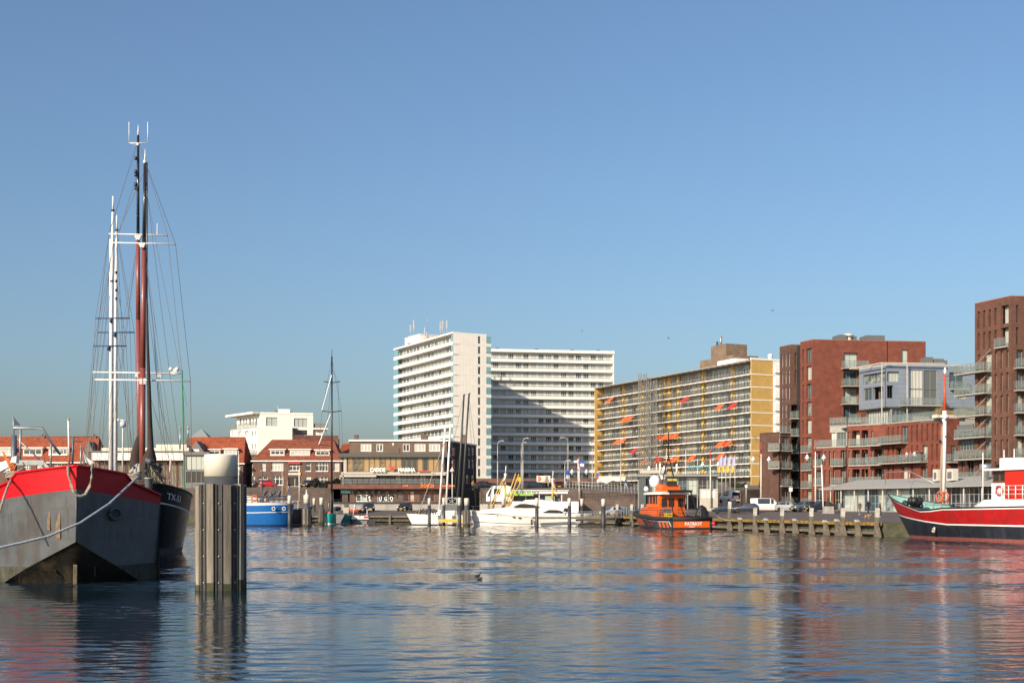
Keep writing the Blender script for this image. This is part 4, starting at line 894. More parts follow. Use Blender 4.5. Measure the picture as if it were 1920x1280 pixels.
# ------------------------------------------------------------------ hull helper
def hull(T, L, B, levels, mats, bow_len, stern_len=0.0, rake=0.0, wl=.82, pw=.8, swl=.8, deck=None, deckm=None, names=None, both=True, stern_k=.35, n=26, cap=None, capm=None, bulw=.12):
    """x = 0 at the stem on the waterline, x = L at the stern; levels = functions x -> z from keel up to sheer"""
    xs = [0]+[bow_len*(k/9)**1.6 for k in range(1, 10)]+[bow_len+(L-bow_len)*k/(n-10) for k in range(1, n-9)]
    sh = levels[-1]; zb = levels[0]
    def bd(x):
        b = B/2
        if x < bow_len: b *= max(0.0, math.sin(PI/2*min(1, x/bow_len)))**pw
        if stern_len and x > L-stern_len: q = (x-(L-stern_len))/stern_len; b *= max(0.02, (1-q**2.4*(1-stern_k)))
        return b
    def pt(x, z, s, inset=0.0):
        h = min(1, max(0, (z-zb(x))/max(.01, sh(x)-zb(x)))); w0 = wl if x < bow_len else wl+(.94-wl)*min(1, (x-bow_len)/(L*.3+.01))
        if stern_len and x > L-stern_len: w0 *= 1-(1-swl)*((x-(L-stern_len))/stern_len)
        b = max(0, bd(x)*(w0+(1-w0)*h**.8)-inset)
        xx = x-rake*max(0, z)/max(.1, sh(0))*(max(0, 1-x/bow_len))**1.2
        if inset and x < .01: xx += inset*1.5
        return (xx, s*b, z)
    out = []
    for i in range(len(levels)-1):
        mb = MB()
        for s in (-1, 1):
            rows = []
            for k in range(4):
                t = k/3; rows.append([pt(x, levels[i](x)*(1-t)+levels[i+1](x)*t, s) for x in xs])
            mb.grid(rows if s < 0 else rows[::-1], 0, True)
        e = L; z0, z1 = levels[i](e), levels[i+1](e); mb.face([pt(e, z0, 1), pt(e, z0, -1), pt(e, z1, -1), pt(e, z1, 1)][::-1], 0)
        out.append(mb.build(names[i] if names else 'hull_band', mats[i], T))
    if deck:
        mb = MB(); mb.grid([[pt(x, deck(x), -1, .03) for x in xs], [pt(x, deck(x), 1, .03) for x in xs]], 0, False); mb.build('deck', deckm or wood, T)
        mb = MB()
        for s in (-1, 1):
            r1 = [pt(x, deck(x), s, bulw) for x in xs]; r2 = [pt(x, sh(x)-.004, s, bulw) for x in xs]; r3 = [pt(x, sh(x)-.004, s, .0) for x in xs]
            mb.grid([r1, r2, r3] if s > 0 else [r3, r2, r1], 0, True)
        mb.build('bulwark_inside', capm or mats[-1], T)
    if cap:
        mb = MB()
        for s in (-1, 1): mb.tube([Vector(pt(x, sh(x)+.01, s)) for x in xs], cap[0], 6)
        mb.build('cap_rail', cap[1], T)
    return pt
def wire(name, pts, r, m, T): mb = MB(); mb.tube(pts, r, 4, cap=False); return mb.build(name, m, T)
def sag(a, b, s, n=14):
    a, b = Vector(a), Vector(b); return [a+(b-a)*(k/n)+V3((0,0,-s*4*(k/n)*(1-k/n))) for k in range(n+1)]

# ------------------------------------------------------------------ grey and red barge, near left
grey_hull = mat('barge_grey', (0.085, 0.094, 0.102), 0.5, 0.0, var=0.28, scale=1.1, bump=.12, bscale=3, dirt=((0.055, 0.040, 0.028), 1.6, .9))
red_hull = mat('barge_red', (0.46, 0.004, 0.011), 0.5, var=0.10, scale=2, spec=.3)
algae = mat('algae_band', (0.050, 0.052, 0.036), 0.85, var=.5, scale=3, bump=.5, bscale=20, dirt=((.16,.15,.10), 2.5, .5))
wet = mat('wet_bottom', (0.020, 0.017, 0.012), 0.6, var=.5, scale=4, bump=.8, bscale=16, dirt=((.15,.11,.055), 1.6, .5))
rope_m = mat('hemp_rope', (0.40, 0.36, 0.29), .95, var=.5, scale=14, bump=1.0, bscale=60)
rope_b = mat('blue_rope', (0.36, 0.40, 0.46), .9, var=.35, scale=18, bump=1.0, bscale=60)
S0 = at(143, 948, 46.5); uR = V3((.31, .95, 0)).normalized(); uL = V3((-.86, .51, 0)).normalized(); ax = (uR+uL).normalized()
TBg = thing('barge', 'big grey steel barge with red bulwark and V-shaped bow at the left', 'ship', (S0.x, S0.y, 0))
LP = 5.3
def topz(t):      # sheer along a bow plate, with the step behind the fairlead
    k = t/LP; z = 4.35-.55*(k/.53)**1.15*.42 if k < .53 else 0
    if k >= .53:
        a = 4.35-.23; q = min(1, (k-.53)/.1); z = a-.30*(q*q*(3-2*q))-max(0, k-.60)*1.25
    return z
def redz(t): return 3.50-.42*(t/LP)-.12*(t/LP)**2
def lowz(t): return max(-.6, 1.60-1.62*(t/(LP*.72)))
def bulge(t, z, u=None): k = t/LP; return (.26 if u is uL else .05)*math.sin(PI*min(1, k))**1.2*(.75+.09*z)
def plate(mb, u, f0, f1, n=22, m=0, off=0.0, t0=0.0, t1=LP):
    nn = u.cross(V3((0,0,1))) if u is uR else -u.cross(V3((0,0,1)))
    rows = []
    for k in range(5):
        h = k/4; row = []
        for j in range(n+1):
            t = t0+(t1-t0)*j/n; z = f0(t)*(1-h)+f1(t)*h; p = u*t+nn*(.10*(z-1.5)*.25*(t/LP)+off+bulge(t, z, u))+ax*(.22*(1-min(1, z/4.2))); row.append((p.x, p.y, z))
        rows.append(row)
    mb.grid(rows if u is uR else rows[::-1], m, True)
alg_z = lambda t: max(lowz(t), .62)
for nm, f0, f1, mm in (('bow_plate_grey', alg_z, redz, grey_hull), ('bow_plate_red', redz, topz, red_hull), ('waterline_band', lowz, alg_z, algae)):
    for u in (uL, uR): mb = MB(); plate(mb, u, f0, f1); mb.build(nm, mm, TBg)
# plate seams and rubbing lines, slightly proud
mb = MB()
for u in (uL, uR):
    plate(mb, u, lambda t: redz(t)-.62, lambda t: redz(t)-.60, off=.008); plate(mb, u, lambda t: 1.75, lambda t: 1.765, off=.008, t0=.1)
    for t in (1.6, 3.4): plate(mb, u, lambda q: 1.6, lambda q: redz(q)-.6, n=1, off=.008, t0=t, t1=t+.02)
mb.build('plate_seam', mat('seam_dark', (.085,.085,.083), .6), TBg)
mb = MB()
for u in (uL, uR): mb.tube([u*t+(u.cross(V3((0,0,1))) if u is uR else -u.cross(V3((0,0,1))))*(.025*(topz(t)-1.5)*(t/LP)+bulge(t, topz(t), u))+V3((0,0,topz(t)+.01)) for t in [LP*k/24 for k in range(25)]], .055, 6)
mb.build('cap_rail', red_hull, TBg)
mb = MB(); mb.tube([V3((0,0,4.33)), V3((ax.x*.04, ax.y*.04, 3.5))], .03, 6); mb.build('stem_red', red_hull, TBg)
mb = MB(); mb.tube([V3((ax.x*.04, ax.y*.04, 3.5)), V3((ax.x*.14, ax.y*.14, 1.58))], .03, 6); mb.build('stem_grey', grey_hull, TBg)
mb = MB()
for u in (uL, uR):
    nn = u.cross(V3((0,0,1))) if u is uR else -u.cross(V3((0,0,1)))
    for k in range(34): t = .1+k*.15; p = u*t+nn*(.012+.025*(topz(t)-1.5)*(t/LP)+bulge(t, topz(t)-.09, u)); mb.ball((p.x, p.y, topz(t)-.09), .016, 5)
for k in range(9): p = uL*.13+(-uL.cross(V3((0,0,1))))*.012; mb.ball((p.x, p.y, 3.55+k*.09), .018, 5)
mb.build('rivets', red_hull, TBg)['kind'] = 'stuff'
# underwater bow: raked bottom behind the plates with a stem bar
mb = MB(); n = 14; ra = []; rb = []
for j in range(-n, n+1):
    t = LP*abs(j)/n; u = uR if j > 0 else uL; nn = u.cross(V3((0,0,1))) if j > 0 else -u.cross(V3((0,0,1))); p = u*t+nn*(bulge(t, lowz(t), u)-.02); back = ax*(2.3-1.5*min(1, t/LP)); ra.append((p.x+ax.x*.14, p.y+ax.y*.14, lowz(t)+.03)); rb.append((p.x*.96+back.x, p.y*.96+back.y, -.9))
mid = [tuple((Vector(a)*.45+Vector(b)*.55+V3((ax.x*.25, ax.y*.25, .12)))) for a, b in zip(ra, rb)]
mb.grid([rb, mid, ra], 0, True); mb.build('raked_bottom', wet, TBg)
mb = MB(); mb.beam(ax*1.22+V3((0,0,.72)), ax*1.75+V3((0,0,-.6)), .13, .2); mb.build('stem_bar', mat('mussel_bar', (.22,.19,.12), .9, var=.4), TBg)
for d_ in (-1.1, 1.15): mb = MB(); q = (uR if d_ > 0 else uL)*abs(d_); mb.beam(q+ax*.7+V3((0,0,.95)), q+ax*.95+V3((0,0,.25)), .06); mb.build('bottom_rib', wet, TBg)
# sides, deck
cR, cL = uR*LP, uL*LP; mb = MB()
for c, s in ((cR, 1), (cL, -1)):
    a, b = c, c+ax*30; q = [(a.x,a.y,-.6),(b.x,b.y,-.6),(b.x,b.y,2.6),(a.x,a.y,topz(LP))]; mb.face(q if s > 0 else q[::-1])
mb.build('side_plate', grey_hull, TBg)
mb = MB(); e = ax*30; mb.face([(ax.x*.6, ax.y*.6, 3.0), (cR.x, cR.y, 2.75), (cR.x+e.x, cR.y+e.y, 2.4), (cL.x+e.x, cL.y+e.y, 2.4), (cL.x, cL.y, 2.75)]); mb.build('deck', mat('deck_grey', (.20,.21,.21), .8, var=.2), TBg)
# hawse pipe
hp = at(206, 963, 48.6)-V3((S0.x, S0.y, 0)); nR = uR.cross(V3((0,0,1))); tt = hp.dot(uR); hc = uR*tt+nR*(.05+bulge(tt, hp.z, uR)+.025*(hp.z-1.5)*tt/LP)+ax*(.22*(1-min(1, hp.z/4.2))); hc.z = hp.z
mb = MB(); ring = []
for k in range(19): q = 2*PI*k/18; ring.append(hc+uR*.33*math.cos(q)+V3((0,0,.21*math.sin(q)))+nR*.02)
mb.tube(ring, .055, 8, cap=False); mb.build('hawse_pipe', grey_hull, TBg)
mb = MB(); mb.face([tuple(hc+uR*.31*math.cos(2*PI*k/16)+V3((0,0,.19*math.sin(2*PI*k/16)))+nR*.004) for k in range(16)]); mb.build('hawse_hole', mat('hawse_dark', (.05,.045,.04), .8), TBg)
for (px, py, sz) in ((101, 976, .3), (127, 984, .42)):     # rust patches as welded doublers
    nL = -uL.cross(V3((0,0,1))); p = at(px, py, 47.2)-V3((S0.x, S0.y, 0)); t = p.dot(uL); c = uL*t+nL*(.02+bulge(t, p.z, uL))+ax*(.22*(1-min(1, p.z/4.2))); c.z = p.z
    mb = MB(); mb.face([tuple(c+uL*a*sz*.28+V3((0,0,b*sz*1.15))) for a, b in ((-1,-1),(1,-1),(1,1),(.5,1.15),(-1,.9))]); mb.build('doubler_plate', mat('rusty_plate', (.19,.13,.08), .85, var=.4, scale=5), TBg)
streak = mat('rust_run', (.085,.055,.035), .8, var=.5, scale=6)
rr_ = random.Random(12)
for k in range(26):      # thin rust and scum runs, a skin on the plating
    u = (uL, uR)[k % 2]; nn = u.cross(V3((0,0,1))) if u is uR else -u.cross(V3((0,0,1))); t = rr_.uniform(.2, 4.6); z1 = rr_.uniform(1.9, redz(t)-.05); ln = rr_.uniform(.3, 1.1); w_ = rr_.uniform(.012, .035)
    def bp(tt, z): p = u*tt+nn*(.10*(z-1.5)*.25*(tt/LP)+.006+bulge(tt, z, u))+ax*(.22*(1-min(1, z/4.2))); return (p.x, p.y, z)
    z0 = max(lowz(t)+.1, z1-ln); mb = MB(); q = [bp(t, z1), bp(t+w_, z1), bp(t+w_*.6, (z0+z1)/2), bp(t+w_*.4, z0), bp(t+w_*.1, (z0+z1)/2)]; mb.face(q if u is uL else q[::-1]); mb.build('rust_streak', streak, TBg)
# deck gear: steel davit frame, posts, pole
gal = mat('davit_grey', (.30,.32,.33), .45, .4, var=.15)
def bg(px, py, Y): return at(px, py, Y)-Vector(TBg.location)
mb = MB(); Y = 52.0
mb.tube([bg(25, 805, Y), bg(27, 802, Y), bg(79, 802.5, Y), bg(108, 846, Y), bg(112, 850, Y+1)], .06, 8)
mb.tube([bg(38.5, 802, Y), bg(37.5, 866, Y)], .05, 8); mb.tube([bg(95.5, 832, Y), bg(95, 878, Y)], .045, 8); mb.tube([bg(27, 817, Y), bg(77, 864, Y)], .03, 6)
mb.beam(bg(28, 867, Y), bg(83, 867, Y), .14, .2); mb.beam(bg(72, 867, Y), bg(84, 884, Y), .12); mb.beam(bg(82, 867, Y), bg(97, 884, Y), .12)
mb.build('davit_frame', gal, TBg)
mb = MB(); mb.tube([bg(26.5, 816, Y), bg(25.5, 912, Y)], .11, 8, r2=.15); mb.build('davit_post', mat('davit_blue', (.10,.13,.17), .5, .3), TBg)
mb = MB(); mb.tube([bg(25, 780, Y), bg(26, 818, Y)], .03, 6); mb.build('flag_staff', gal, TBg)
mb = MB(); mb.grid([[bg(27, 783, Y), bg(32, 789, Y+.1), bg(38, 796.5, Y)], [bg(27, 797, Y), bg(32, 796.8, Y-.1), bg(37.5, 797, Y)]], 0, True); mb.build('pennant', mat('flag_navy', (.06,.09,.14), .8), TBg)
mb = MB(); mb.tube([bg(128, 787, 48.5), bg(130, 852, 48.5)], .03, 8, r2=.045); mb.ball(tuple(bg(128.5, 786, 48.5)), .05, 6, 1); mb.tube([bg(130, 800, 48.6), bg(130.5, 850, 48.6)], .025, 6); mb.build('bow_staff', [mat('staff_white', (.78,.77,.74), .4), mat('staff_brass', (.45,.30,.10), .4)], TBg)
mb = MB(); mb.tube([bg(129.5, 852, 48.5), bg(129.5, 878, 48.5)], .05, 8); mb.build('staff_foot', mat('staff_rust', (.26,.09,.05), .8), TBg)
mb = MB(); mb.tube([bg(137.5, 818, 49.5), bg(135.5, 874, 49.5)], .045, 8); mb.tube([bg(119, 826.5, 49.5), bg(155, 827.5, 49.5)], .02, 5); mb.build('light_post', mat('davit_blue', (.10,.13,.17), .5, .3), TBg)
mb = MB(); mb.beam(bg(243, 885, 52), bg(259, 870, 52), .1); mb.beam(bg(260, 869, 52), bg(259.5, 888, 52), .1); mb.beam(bg(253, 874, 52), bg(253, 888, 52), .1); mb.build('fairlead_frame', gal, TBg)
mb = MB(); c = bg(279, 914, 53); mb.lathe([(.16,0),(.16,.35),(.2,.36),(.2,.42)], 12, 0, tuple(c)); mb.build('bollard', gal, TBg)
mb = MB(); mb.beam(bg(-12, 883, 51.5), bg(17, 868, 51.5), .2, .3); mb.build('life_raft', mat('raft_white', (.66,.67,.66), .5), TBg)
mb = MB(); mb.prism([(bg(19, 866, 51).x, bg(19, 866, 51).z), (bg(30, 868, 51).x, bg(30, 868, 51).z), (bg(31, 854, 51).x, bg(31, 854, 51).z), (bg(22, 857, 51).x, bg(22, 857, 51).z)], bg(20, 860, 51).y, bg(20, 860, 51).y+.3); mb.build('anchor_fluke', mat('raft_white', (.66,.67,.66), .5), TBg)
mb = MB()
for k in range(6): mb.tube(sag(bg(5+k*2, 846+k*3, 51.2), bg(20+k*2, 862+k*2, 51.2), .1+.05*k, 6), .035, 5)
mb.build('orange_lashing', mat('orange_rope', (.55,.14,.04), .9), TBg)
# rope coils on the bulwark shoulders
for (px, py, Y, w_) in ((30, 890, 48.6, 18), (250, 895, 50.6, 15)):
    c = bg(px, py, Y); mb = MB(); rr = random.Random(px)
    for k in range(9):
        R_ = (.20+.03*rr.random())*w_/15; ring = []
        for j in range(15): q = 2*PI*j/14; ring.append(c+V3((R_*1.3*math.cos(q)+rr.uniform(-.02,.02), R_*math.sin(q), -.1+.03*k+.05*math.sin(q*2+k)+.05*math.cos(q))))
        mb.tube(ring, .035, 6, cap=False)
    mb.build('rope_coil', rope_m, TBg)
rp = thing('fender_rope', 'thick pale rope hanging in a loop over the barge stem', 'rope', at(150, 930, 46.1)); L0 = Vector(rp.location)
mb = MB(); P = [at(128, 874, 46.6), at(129, 890, 46.3), at(133, 910, 46.2), at(140, 925, 46.2), at(150, 930.5, 46.3), at(160, 927, 46.4), at(168, 911, 46.65), at(172, 895, 46.75), at(173, 880, 46.85), at(174, 871, 47.2)]
mb.tube([p-L0 for p in P], .058, 8); mb.build('rope', rope_m, rp)
rp = thing('mooring_rope', 'long blue-grey mooring rope drooping from barge shoulder across its bow', 'rope', at(262, 893, 50.0)); L0 = Vector(rp.location)
mb = MB(); P = [at(262, 893, 49.7), at(250, 902, 49.1), at(205, 944, 46.7), at(150, 980, 45.3), at(90, 1005, 44.6), at(40, 1017, 44), at(0, 1026, 43.6), at(-60, 1034, 43)]
mb.tube([p-L0 for p in P], .045, 8); mb.build('rope', rope_b, rp)
rp = thing('bow_line', 'taut pale rope leading down at the left frame edge from the barge', 'rope', at(24, 896, 48.2)); L0 = Vector(rp.location)
mb = MB(); mb.tube([at(24, 896, 48.2)-L0, at(16, 908, 47.2)-L0, at(8, 930, 46.5)-L0, at(-6, 975, 45.5)-L0], .045, 8); mb.build('rope', rope_m, rp)
fl = thing('barge_flag', 'small white and blue flag on a thin staff behind the barge stem', 'flag', at(153, 880, 50)); L0 = Vector(fl.location)
mb = MB(); mb.tube([at(152, 834, 50)-L0, at(151, 884, 50)-L0], .035, 6); mb.build('staff', gal, fl)
mb = MB(); mb.grid([[at(156, 836, 50)-L0, at(160, 848, 50.1)-L0, at(163, 858, 49.9)-L0, at(176, 866, 50)-L0], [at(155.5, 846, 50)-L0, at(159, 858, 50)-L0, at(160, 866, 50.1)-L0, at(172, 872, 50)-L0]], 0, True); mb.build('cloth', mat('flag_pale', (.62,.63,.68), .8), fl)

# ------------------------------------------------------------------ mooring posts
wood_post = mat('weathered_timber', (0.31, 0.275, 0.225), .85, var=.35, scale=2.2, bump=.7, bscale=14, dirt=((.09,.075,.06), 3.0, .7))
wn = wood_post.node_tree.nodes
for n_ in wn:      # stretch the grain along the timber
    if n_.type == 'TEX_NOISE':
        mp = wn.new('ShaderNodeMapping'); mp.inputs['Scale'].default_value = (5, 5, .35)
        src = n_.inputs['Vector'].links[0].from_socket; wood_post.node_tree.links.new(src, mp.inputs[0]); wood_post.node_tree.links.new(mp.outputs[0], n_.inputs['Vector'])
nt_ = wood_post.node_tree; oi_ = nt_.nodes.new('ShaderNodeObjectInfo'); mr_ = nt_.nodes.new('ShaderNodeMapRange'); mr_.inputs[3].default_value = .62; mr_.inputs[4].default_value = 1.2
nt_.links.new(oi_.outputs['Random'], mr_.inputs[0]); ps_ = nt_.nodes['Principled BSDF']; src_ = ps_.inputs['Base Color'].links[0].from_socket
mm_ = nt_.nodes.new('ShaderNodeMix'); mm_.data_type = 'RGBA'; mm_.blend_type = 'MULTIPLY'; mm_.inputs[0].default_value = 1; nt_.links.new(src_, mm_.inputs[6]); nt_.links.new(mr_.outputs[0], mm_.inputs[7]); nt_.links.new(mm_.outputs[2], ps_.inputs['Base Color'])
pile_dark = mat('pile_coating', (0.045, 0.047, 0.05), .5, .1, var=.2); pile_grey = mat('pile_grey', (0.085, 0.09, 0.095), .5, .2, var=.15)
pile_white = mat('pile_white', (0.70, 0.66, 0.55), .5, var=.06, scale=2, dirt=((.33,.20,.08), 1.2, .25))
pile_white2 = mat('pile_white_rusty', (0.74, 0.71, 0.64), .5, var=.08, scale=2, dirt=((.40,.22,.05), 2.2, .8))
plank_alg = mat('algae_timber', (.055,.06,.03), .9, var=.4)
def mooring_post(px, ybase, label, D, ytop, ywhite, clad=None, Y=None, whitem=None, nclad=8, bolts=False, group=None):
    Y = Y or H*F/(ybase-948); c = at(px, 948, Y); T = thing('mooring_post', label, 'mooring post', (c.x, c.y, 0), 0.22, group)
    r = D/2; zt = za(ytop, Y); zw = za(ywhite, Y)
    mb = MB(); mb.lathe([(r, zw), (r, zt-.05), (r*.985, zt), (r*.9, zt+.025), (.02, zt+.05)], 24 if bolts else 14); mb.build('white_cap', whitem or pile_white2, T)
    mb = MB(); mb.lathe([(r*.995, -2.0), (r*.995, zw)], 24 if bolts else 14); mb.build('pile', pile_grey if clad else pile_dark, T)
    rt = random.Random(int(px))
    if clad:
        zc = za(clad, Y); R_ = r*1.28; w_ = 2*PI*R_/nclad
        pm = MB(); hh = w_*.24; pm.box(-.12*D, .12*D, -hh, hh, -1.5, zc); pl = pm.mesh('timber', [wood_post]); pa = MB(); pa.box(-.124*D, .124*D, -hh*1.03, hh*1.03, -1.6, .38); pa = pa.mesh('algae_foot', [plank_alg])
        sm = MB(); sm.box(-.06*D, .05*D, -w_*.22, w_*.22, -1.5, zc-.01); sm.box(.05*D, .1*D, -w_*.22, -w_*.15, -1.5, zc-.01); sm.box(.05*D, .1*D, w_*.15, w_*.22, -1.5, zc-.01); st = sm.mesh('steel_channel', [mat('channel_steel', (.075,.072,.068), .5, .3, var=.3)])
        bm = MB(); bm.lathe([(.035, 0), (.035, .03), (.015, .05)], 8); bm = bm.mesh('bolt', [steel])
        for k in range(nclad):
            q = 2*PI*k/nclad+.1; o = link('timber', pl, T, (R_*math.cos(q), R_*math.sin(q), rt.uniform(-.06, .02)), q+rt.uniform(-.05, .05)); o.rotation_euler[0] = rt.uniform(-.008, .008); link('algae_foot', pa, o, (0, 0, rt.uniform(-.15, .12)))
            q2 = q+PI/nclad; o = link('steel_channel', st, T, (R_*math.cos(q2), R_*math.sin(q2), 0), q2)
            if bolts:
                for zz in (.28, 1.17, 2.06, 2.95): b_ = link('bolt', bm, o, (.05*D, 0, zz*zc/3.6)); b_.rotation_euler = (0, PI/2, 0)
    return T
mooring_post(414, 1105, 'huge mooring post clad in weathered timbers beside the barge', 1.14, 853, 893, 908, whitem=pile_white, nclad=9, bolts=True)
G = 'mooring posts along the quay'
mooring_post(543, 987, 'dark mooring post with white cap touching the blue boat stern', .54, 929, 944, group=G)
mooring_post(575, 987, 'timber-clad mooring post with a small light on its white cap', .85, 928, 943, 953, group=G)
mooring_post(589, 979, 'thin mooring post between two clad posts left of the teal yacht', .5, 934, 946, group=G)
mooring_post(603, 983, 'clad white-capped mooring post touching the teal yacht', .66, 933, 946, 953, group=G)
mooring_post(805, 985, 'rust-streaked mooring post in front of the white catamaran hull', .48, 934, 947, group=G)
mooring_post(832.3, 985, 'mooring post right of the catamaran beside its boarding frame', .48, 933, 947, group=G)
mooring_post(861.4, 986, 'mooring post right next to the clad post at the yacht bow', .53, 933, 947, group=G)
mooring_post(875, 986, 'timber-clad mooring post at the pointed bow of the white motor yacht', .72, 934, 947, 957, group=G)
mooring_post(943.6, 0, 'mooring post behind the foredeck of the white motor yacht', .48, 934, 947, Y=193, group=G)
mooring_post(1006.6, 987.5, 'mooring post in front of the motor yacht cabin', .5, 934, 948, group=G)
mooring_post(1067.6, 987.5, 'mooring post in front of the motor yacht stern', .5, 934, 948, group=G)
mooring_post(1091, 0, 'mooring post behind the jetty near the man with blue backpack', .48, 935, 948, Y=192, group=G)
mooring_post(1131.4, 987, 'thick mooring post at the right end of the jetty ramp', .62, 935.6, 948.5, group=G)
c = at(575, 928, 178.5); m_ = MB(); m_.lathe([(.2,0),(.2,.15),(.13,.2),(.13,.62),(.16,.64),(.05,.75)], 8); tag(m_.build('beacon_light', mat('beacon_white', (.6,.62,.65), .4), None, c), 'small white lantern standing on the clad mooring post', 'lantern')

# ------------------------------------------------------------------ black ship TX-51
bh = mat('black_hull', (.008,.008,.009), .2, var=.3, scale=1.5, spec=.12); blk_b = mat('black_brown', (.016,.014,.014), .4, var=.3, spec=.15)
c = at(283, 948, 76.5); rzT = math.atan2(.94, -.33)
TX = thing('black_sailing_ship', 'black-hulled sailing ship with two red-brown masts and white bow lettering', 'ship', (c.x, c.y, 0), rzT)
shx = lambda x: 4.25-.85*min(1, x/5.5)**.8-.45*min(1, max(0, x-5)/10)+.5*max(0, x-18)/8
pt = hull(TX, 26, 5.7, [lambda x: -.6, lambda x: .35, lambda x: shx(x)-1.15, lambda x: shx(x)-1.06, shx], [mat('boot_topping', (.045,.038,.036), .6, var=.4), bh, mat('moulding_white', (.55,.55,.55), .5), blk_b], 5.2, 5, .9, wl=.72, pw=.62, names=['boot_topping', 'hull', 'moulding', 'bulwark'], deck=lambda x: shx(x)-.75, cap=(.06, black))
# lettering on the starboard bow, following the hull
tm = text_mesh('TX-51', .54, mat('letter_cream', (.72,.72,.70), .5), ext=.012, bold=.006)
for v in tm.vertices:      # wrap along the bulwark (bow towards the left of the letters)
    s = v.co.x; x = .55+s*.9; z = shx(x)-.80+v.co.z; q = pt(x, z, -1); n_ = V3((-.35, -1, 0)).normalized()*(.03-v.co.y*.3); v.co = V3((q[0], q[1], z))+n_
link('lettering', tm, TX)
mb = MB()
for zf in (.45, .72): mb.tube([pt(x, .35+(shx(x)-1.5)*zf, -1) for x in (.3, 1, 2, 3.5, 5, 7)], .02, 5)
mb.build('strake', bh, TX)
Minv = Matrix.Rotation(-rzT, 4, 'Z')
def tx(px, py, Y): return Minv @ (at(px, py, Y)-Vector(TX.location))
mast_red = mat('mast_red', (.235, .062, .050), .35, var=.12, coat=.2); mast_blk = mat('mast_black', (.02,.02,.022), .3, coat=.2); spar_w = mat('spar_white', (.72,.71,.68), .4)
Y1, Y2 = 84.0, 92.0
for nm, pts in (('front_mast', [(266.5, 905, 5.6), (267.5, 690, 5.5), (270, 459, 4.4)]), ('rear_mast', [(262, 900, 4.6), (259, 600, 4.1), (258.8, 450, 3.8)])):
    Y = Y1 if nm[0] == 'f' else Y2; mb = MB()
    for a, b in zip(pts, pts[1:]): mb.tube([tx(a[0], a[1], Y), tx(b[0], b[1], Y)], a[2]*Y/F, 14, r2=b[2]*Y/F)
    mb.build(nm, mast_red, TX)
mb = MB(); mb.tube([tx(270, 460, Y1), tx(271.5, 306, Y1)], 3.6*Y1/F, 10, r2=2.4*Y1/F); mb.build('topmast', mast_blk, TX); mb = MB(); mb.tube([tx(258.8, 451, Y2), tx(259, 254, Y2)], 3.0*Y2/F, 10, r2=2.2*Y2/F); mb.build('topmast', mast_blk, TX); mb = MB(); mb.tube([tx(275.5, 305, Y1+.4), tx(275.5, 640, Y1+.4)], .055, 6); mb.build('halyard_spar', mast_blk, TX)
mb = MB(); mb.tube([tx(271.5, 308, Y1), tx(272, 279, Y1)], 2.2*Y1/F, 8, r2=.01); mb.tube([tx(259, 255, Y2), tx(259, 234, Y2)], 2.0*Y2/F, 8, r2=.01)
for px in (242, 277): mb.tube([tx(px, 229, Y2), tx(px, 268, Y2)], .03, 5)
mb.tube([tx(242, 268, Y2), tx(277, 268, Y2)], .03, 5); mb.tube([tx(242, 268, Y2), tx(259, 272, Y2)], .02, 4); mb.tube([tx(295, 419, Y1), tx(295, 440, Y1)], .03, 4)
mb.ball(tuple(tx(259, 271, Y2)), .14, 6); mb.ball(tuple(tx(271.5, 304, Y1)), .13, 6); mb.build('masthead', spar_w, TX)
for (a, b, py, Y, r) in ((204, 314, 440, Y2, .048), (212, 329, 456.5, Y1, .045), (174, 341, 699, Y2, .052), (178, 357, 713, Y1, .055)):
    mb = MB(); mb.tube([tx(a, py-1.5, Y-.12), tx(b, py+1, Y-.12)], r, 8); mb.build('spreader', spar_w, TX)
mb = MB()
for (px, py, Y) in ((267, 458, Y1), (259, 444, Y2)):
    for k in range(5): mb.ball(tuple(tx(px-4+k*2, py+(k % 2)*4, Y-.3)), .12, 6)
mb.box(*sum([[tx(258, 703, Y2)[i]-.17, tx(258, 703, Y2)[i]+.17] for i in range(3)], [])); mb.box(*sum([[tx(267, 715, Y1)[i]-.19, tx(267, 715, Y1)[i]+.19] for i in range(3)], []))
for px in (320, 332): mb.ball(tuple(tx(px, 692, Y2-.2)), .16, 8)
mb.box(*sum([[tx(326, 697, Y2)[i]-.2, tx(326, 697, Y2)[i]+.2] for i in range(3)], [])); mb.box(*sum([[tx(298, 704, Y2)[i]-.13, tx(298, 704, Y2)[i]+.13] for i in range(3)], []))
mb.build('mast_fittings', spar_w, TX)['kind'] = 'stuff'
mb = MB()
for py in (297, 322, 328, 346, 353): mb.tube([tx(255, py-3, Y2-.3), tx(255, py+3, Y2-.3)], .11, 8)
mb.build('navigation_lights', black, TX)
cov = mat('brown_sail_cover', (.040,.026,.021), .9, var=.3, bump=.6, bscale=4)
def sleeve(prof, Y, n=10):
    mb = MB(); rows = []
    for (px, py, w_) in prof:
        cc = tx(px, py, Y); r = w_*Y/F/2; rows.append([tuple(cc+V3((r*math.cos(2*PI*j/n)*(1+.12*math.sin(3*j+py)), r*math.sin(2*PI*j/n)*(1+.1*math.cos(2*j+py)), 0))) for j in range(n)])
    mb.grid(rows, 0, True, True); mb.build('sail_cover', cov, TX)
sleeve([(275.5, 560, 3), (277, 650, 5), (279, 720, 7), (280.5, 790, 9), (282, 840, 12), (280, 858, 26), (278, 880, 30), (270, 905, 26)], Y1-.5)
sleeve([(261, 816, 1), (261, 817.5, 9), (259, 828, 14), (256, 845, 18), (254, 862, 20), (256, 885, 22)], Y2-.6)
rig = mat('rigging_wire', (.09,.085,.08), .6, .3, var=.1); rig_b = mat('rigging_brown', (.17,.14,.12), .8, var=.1)
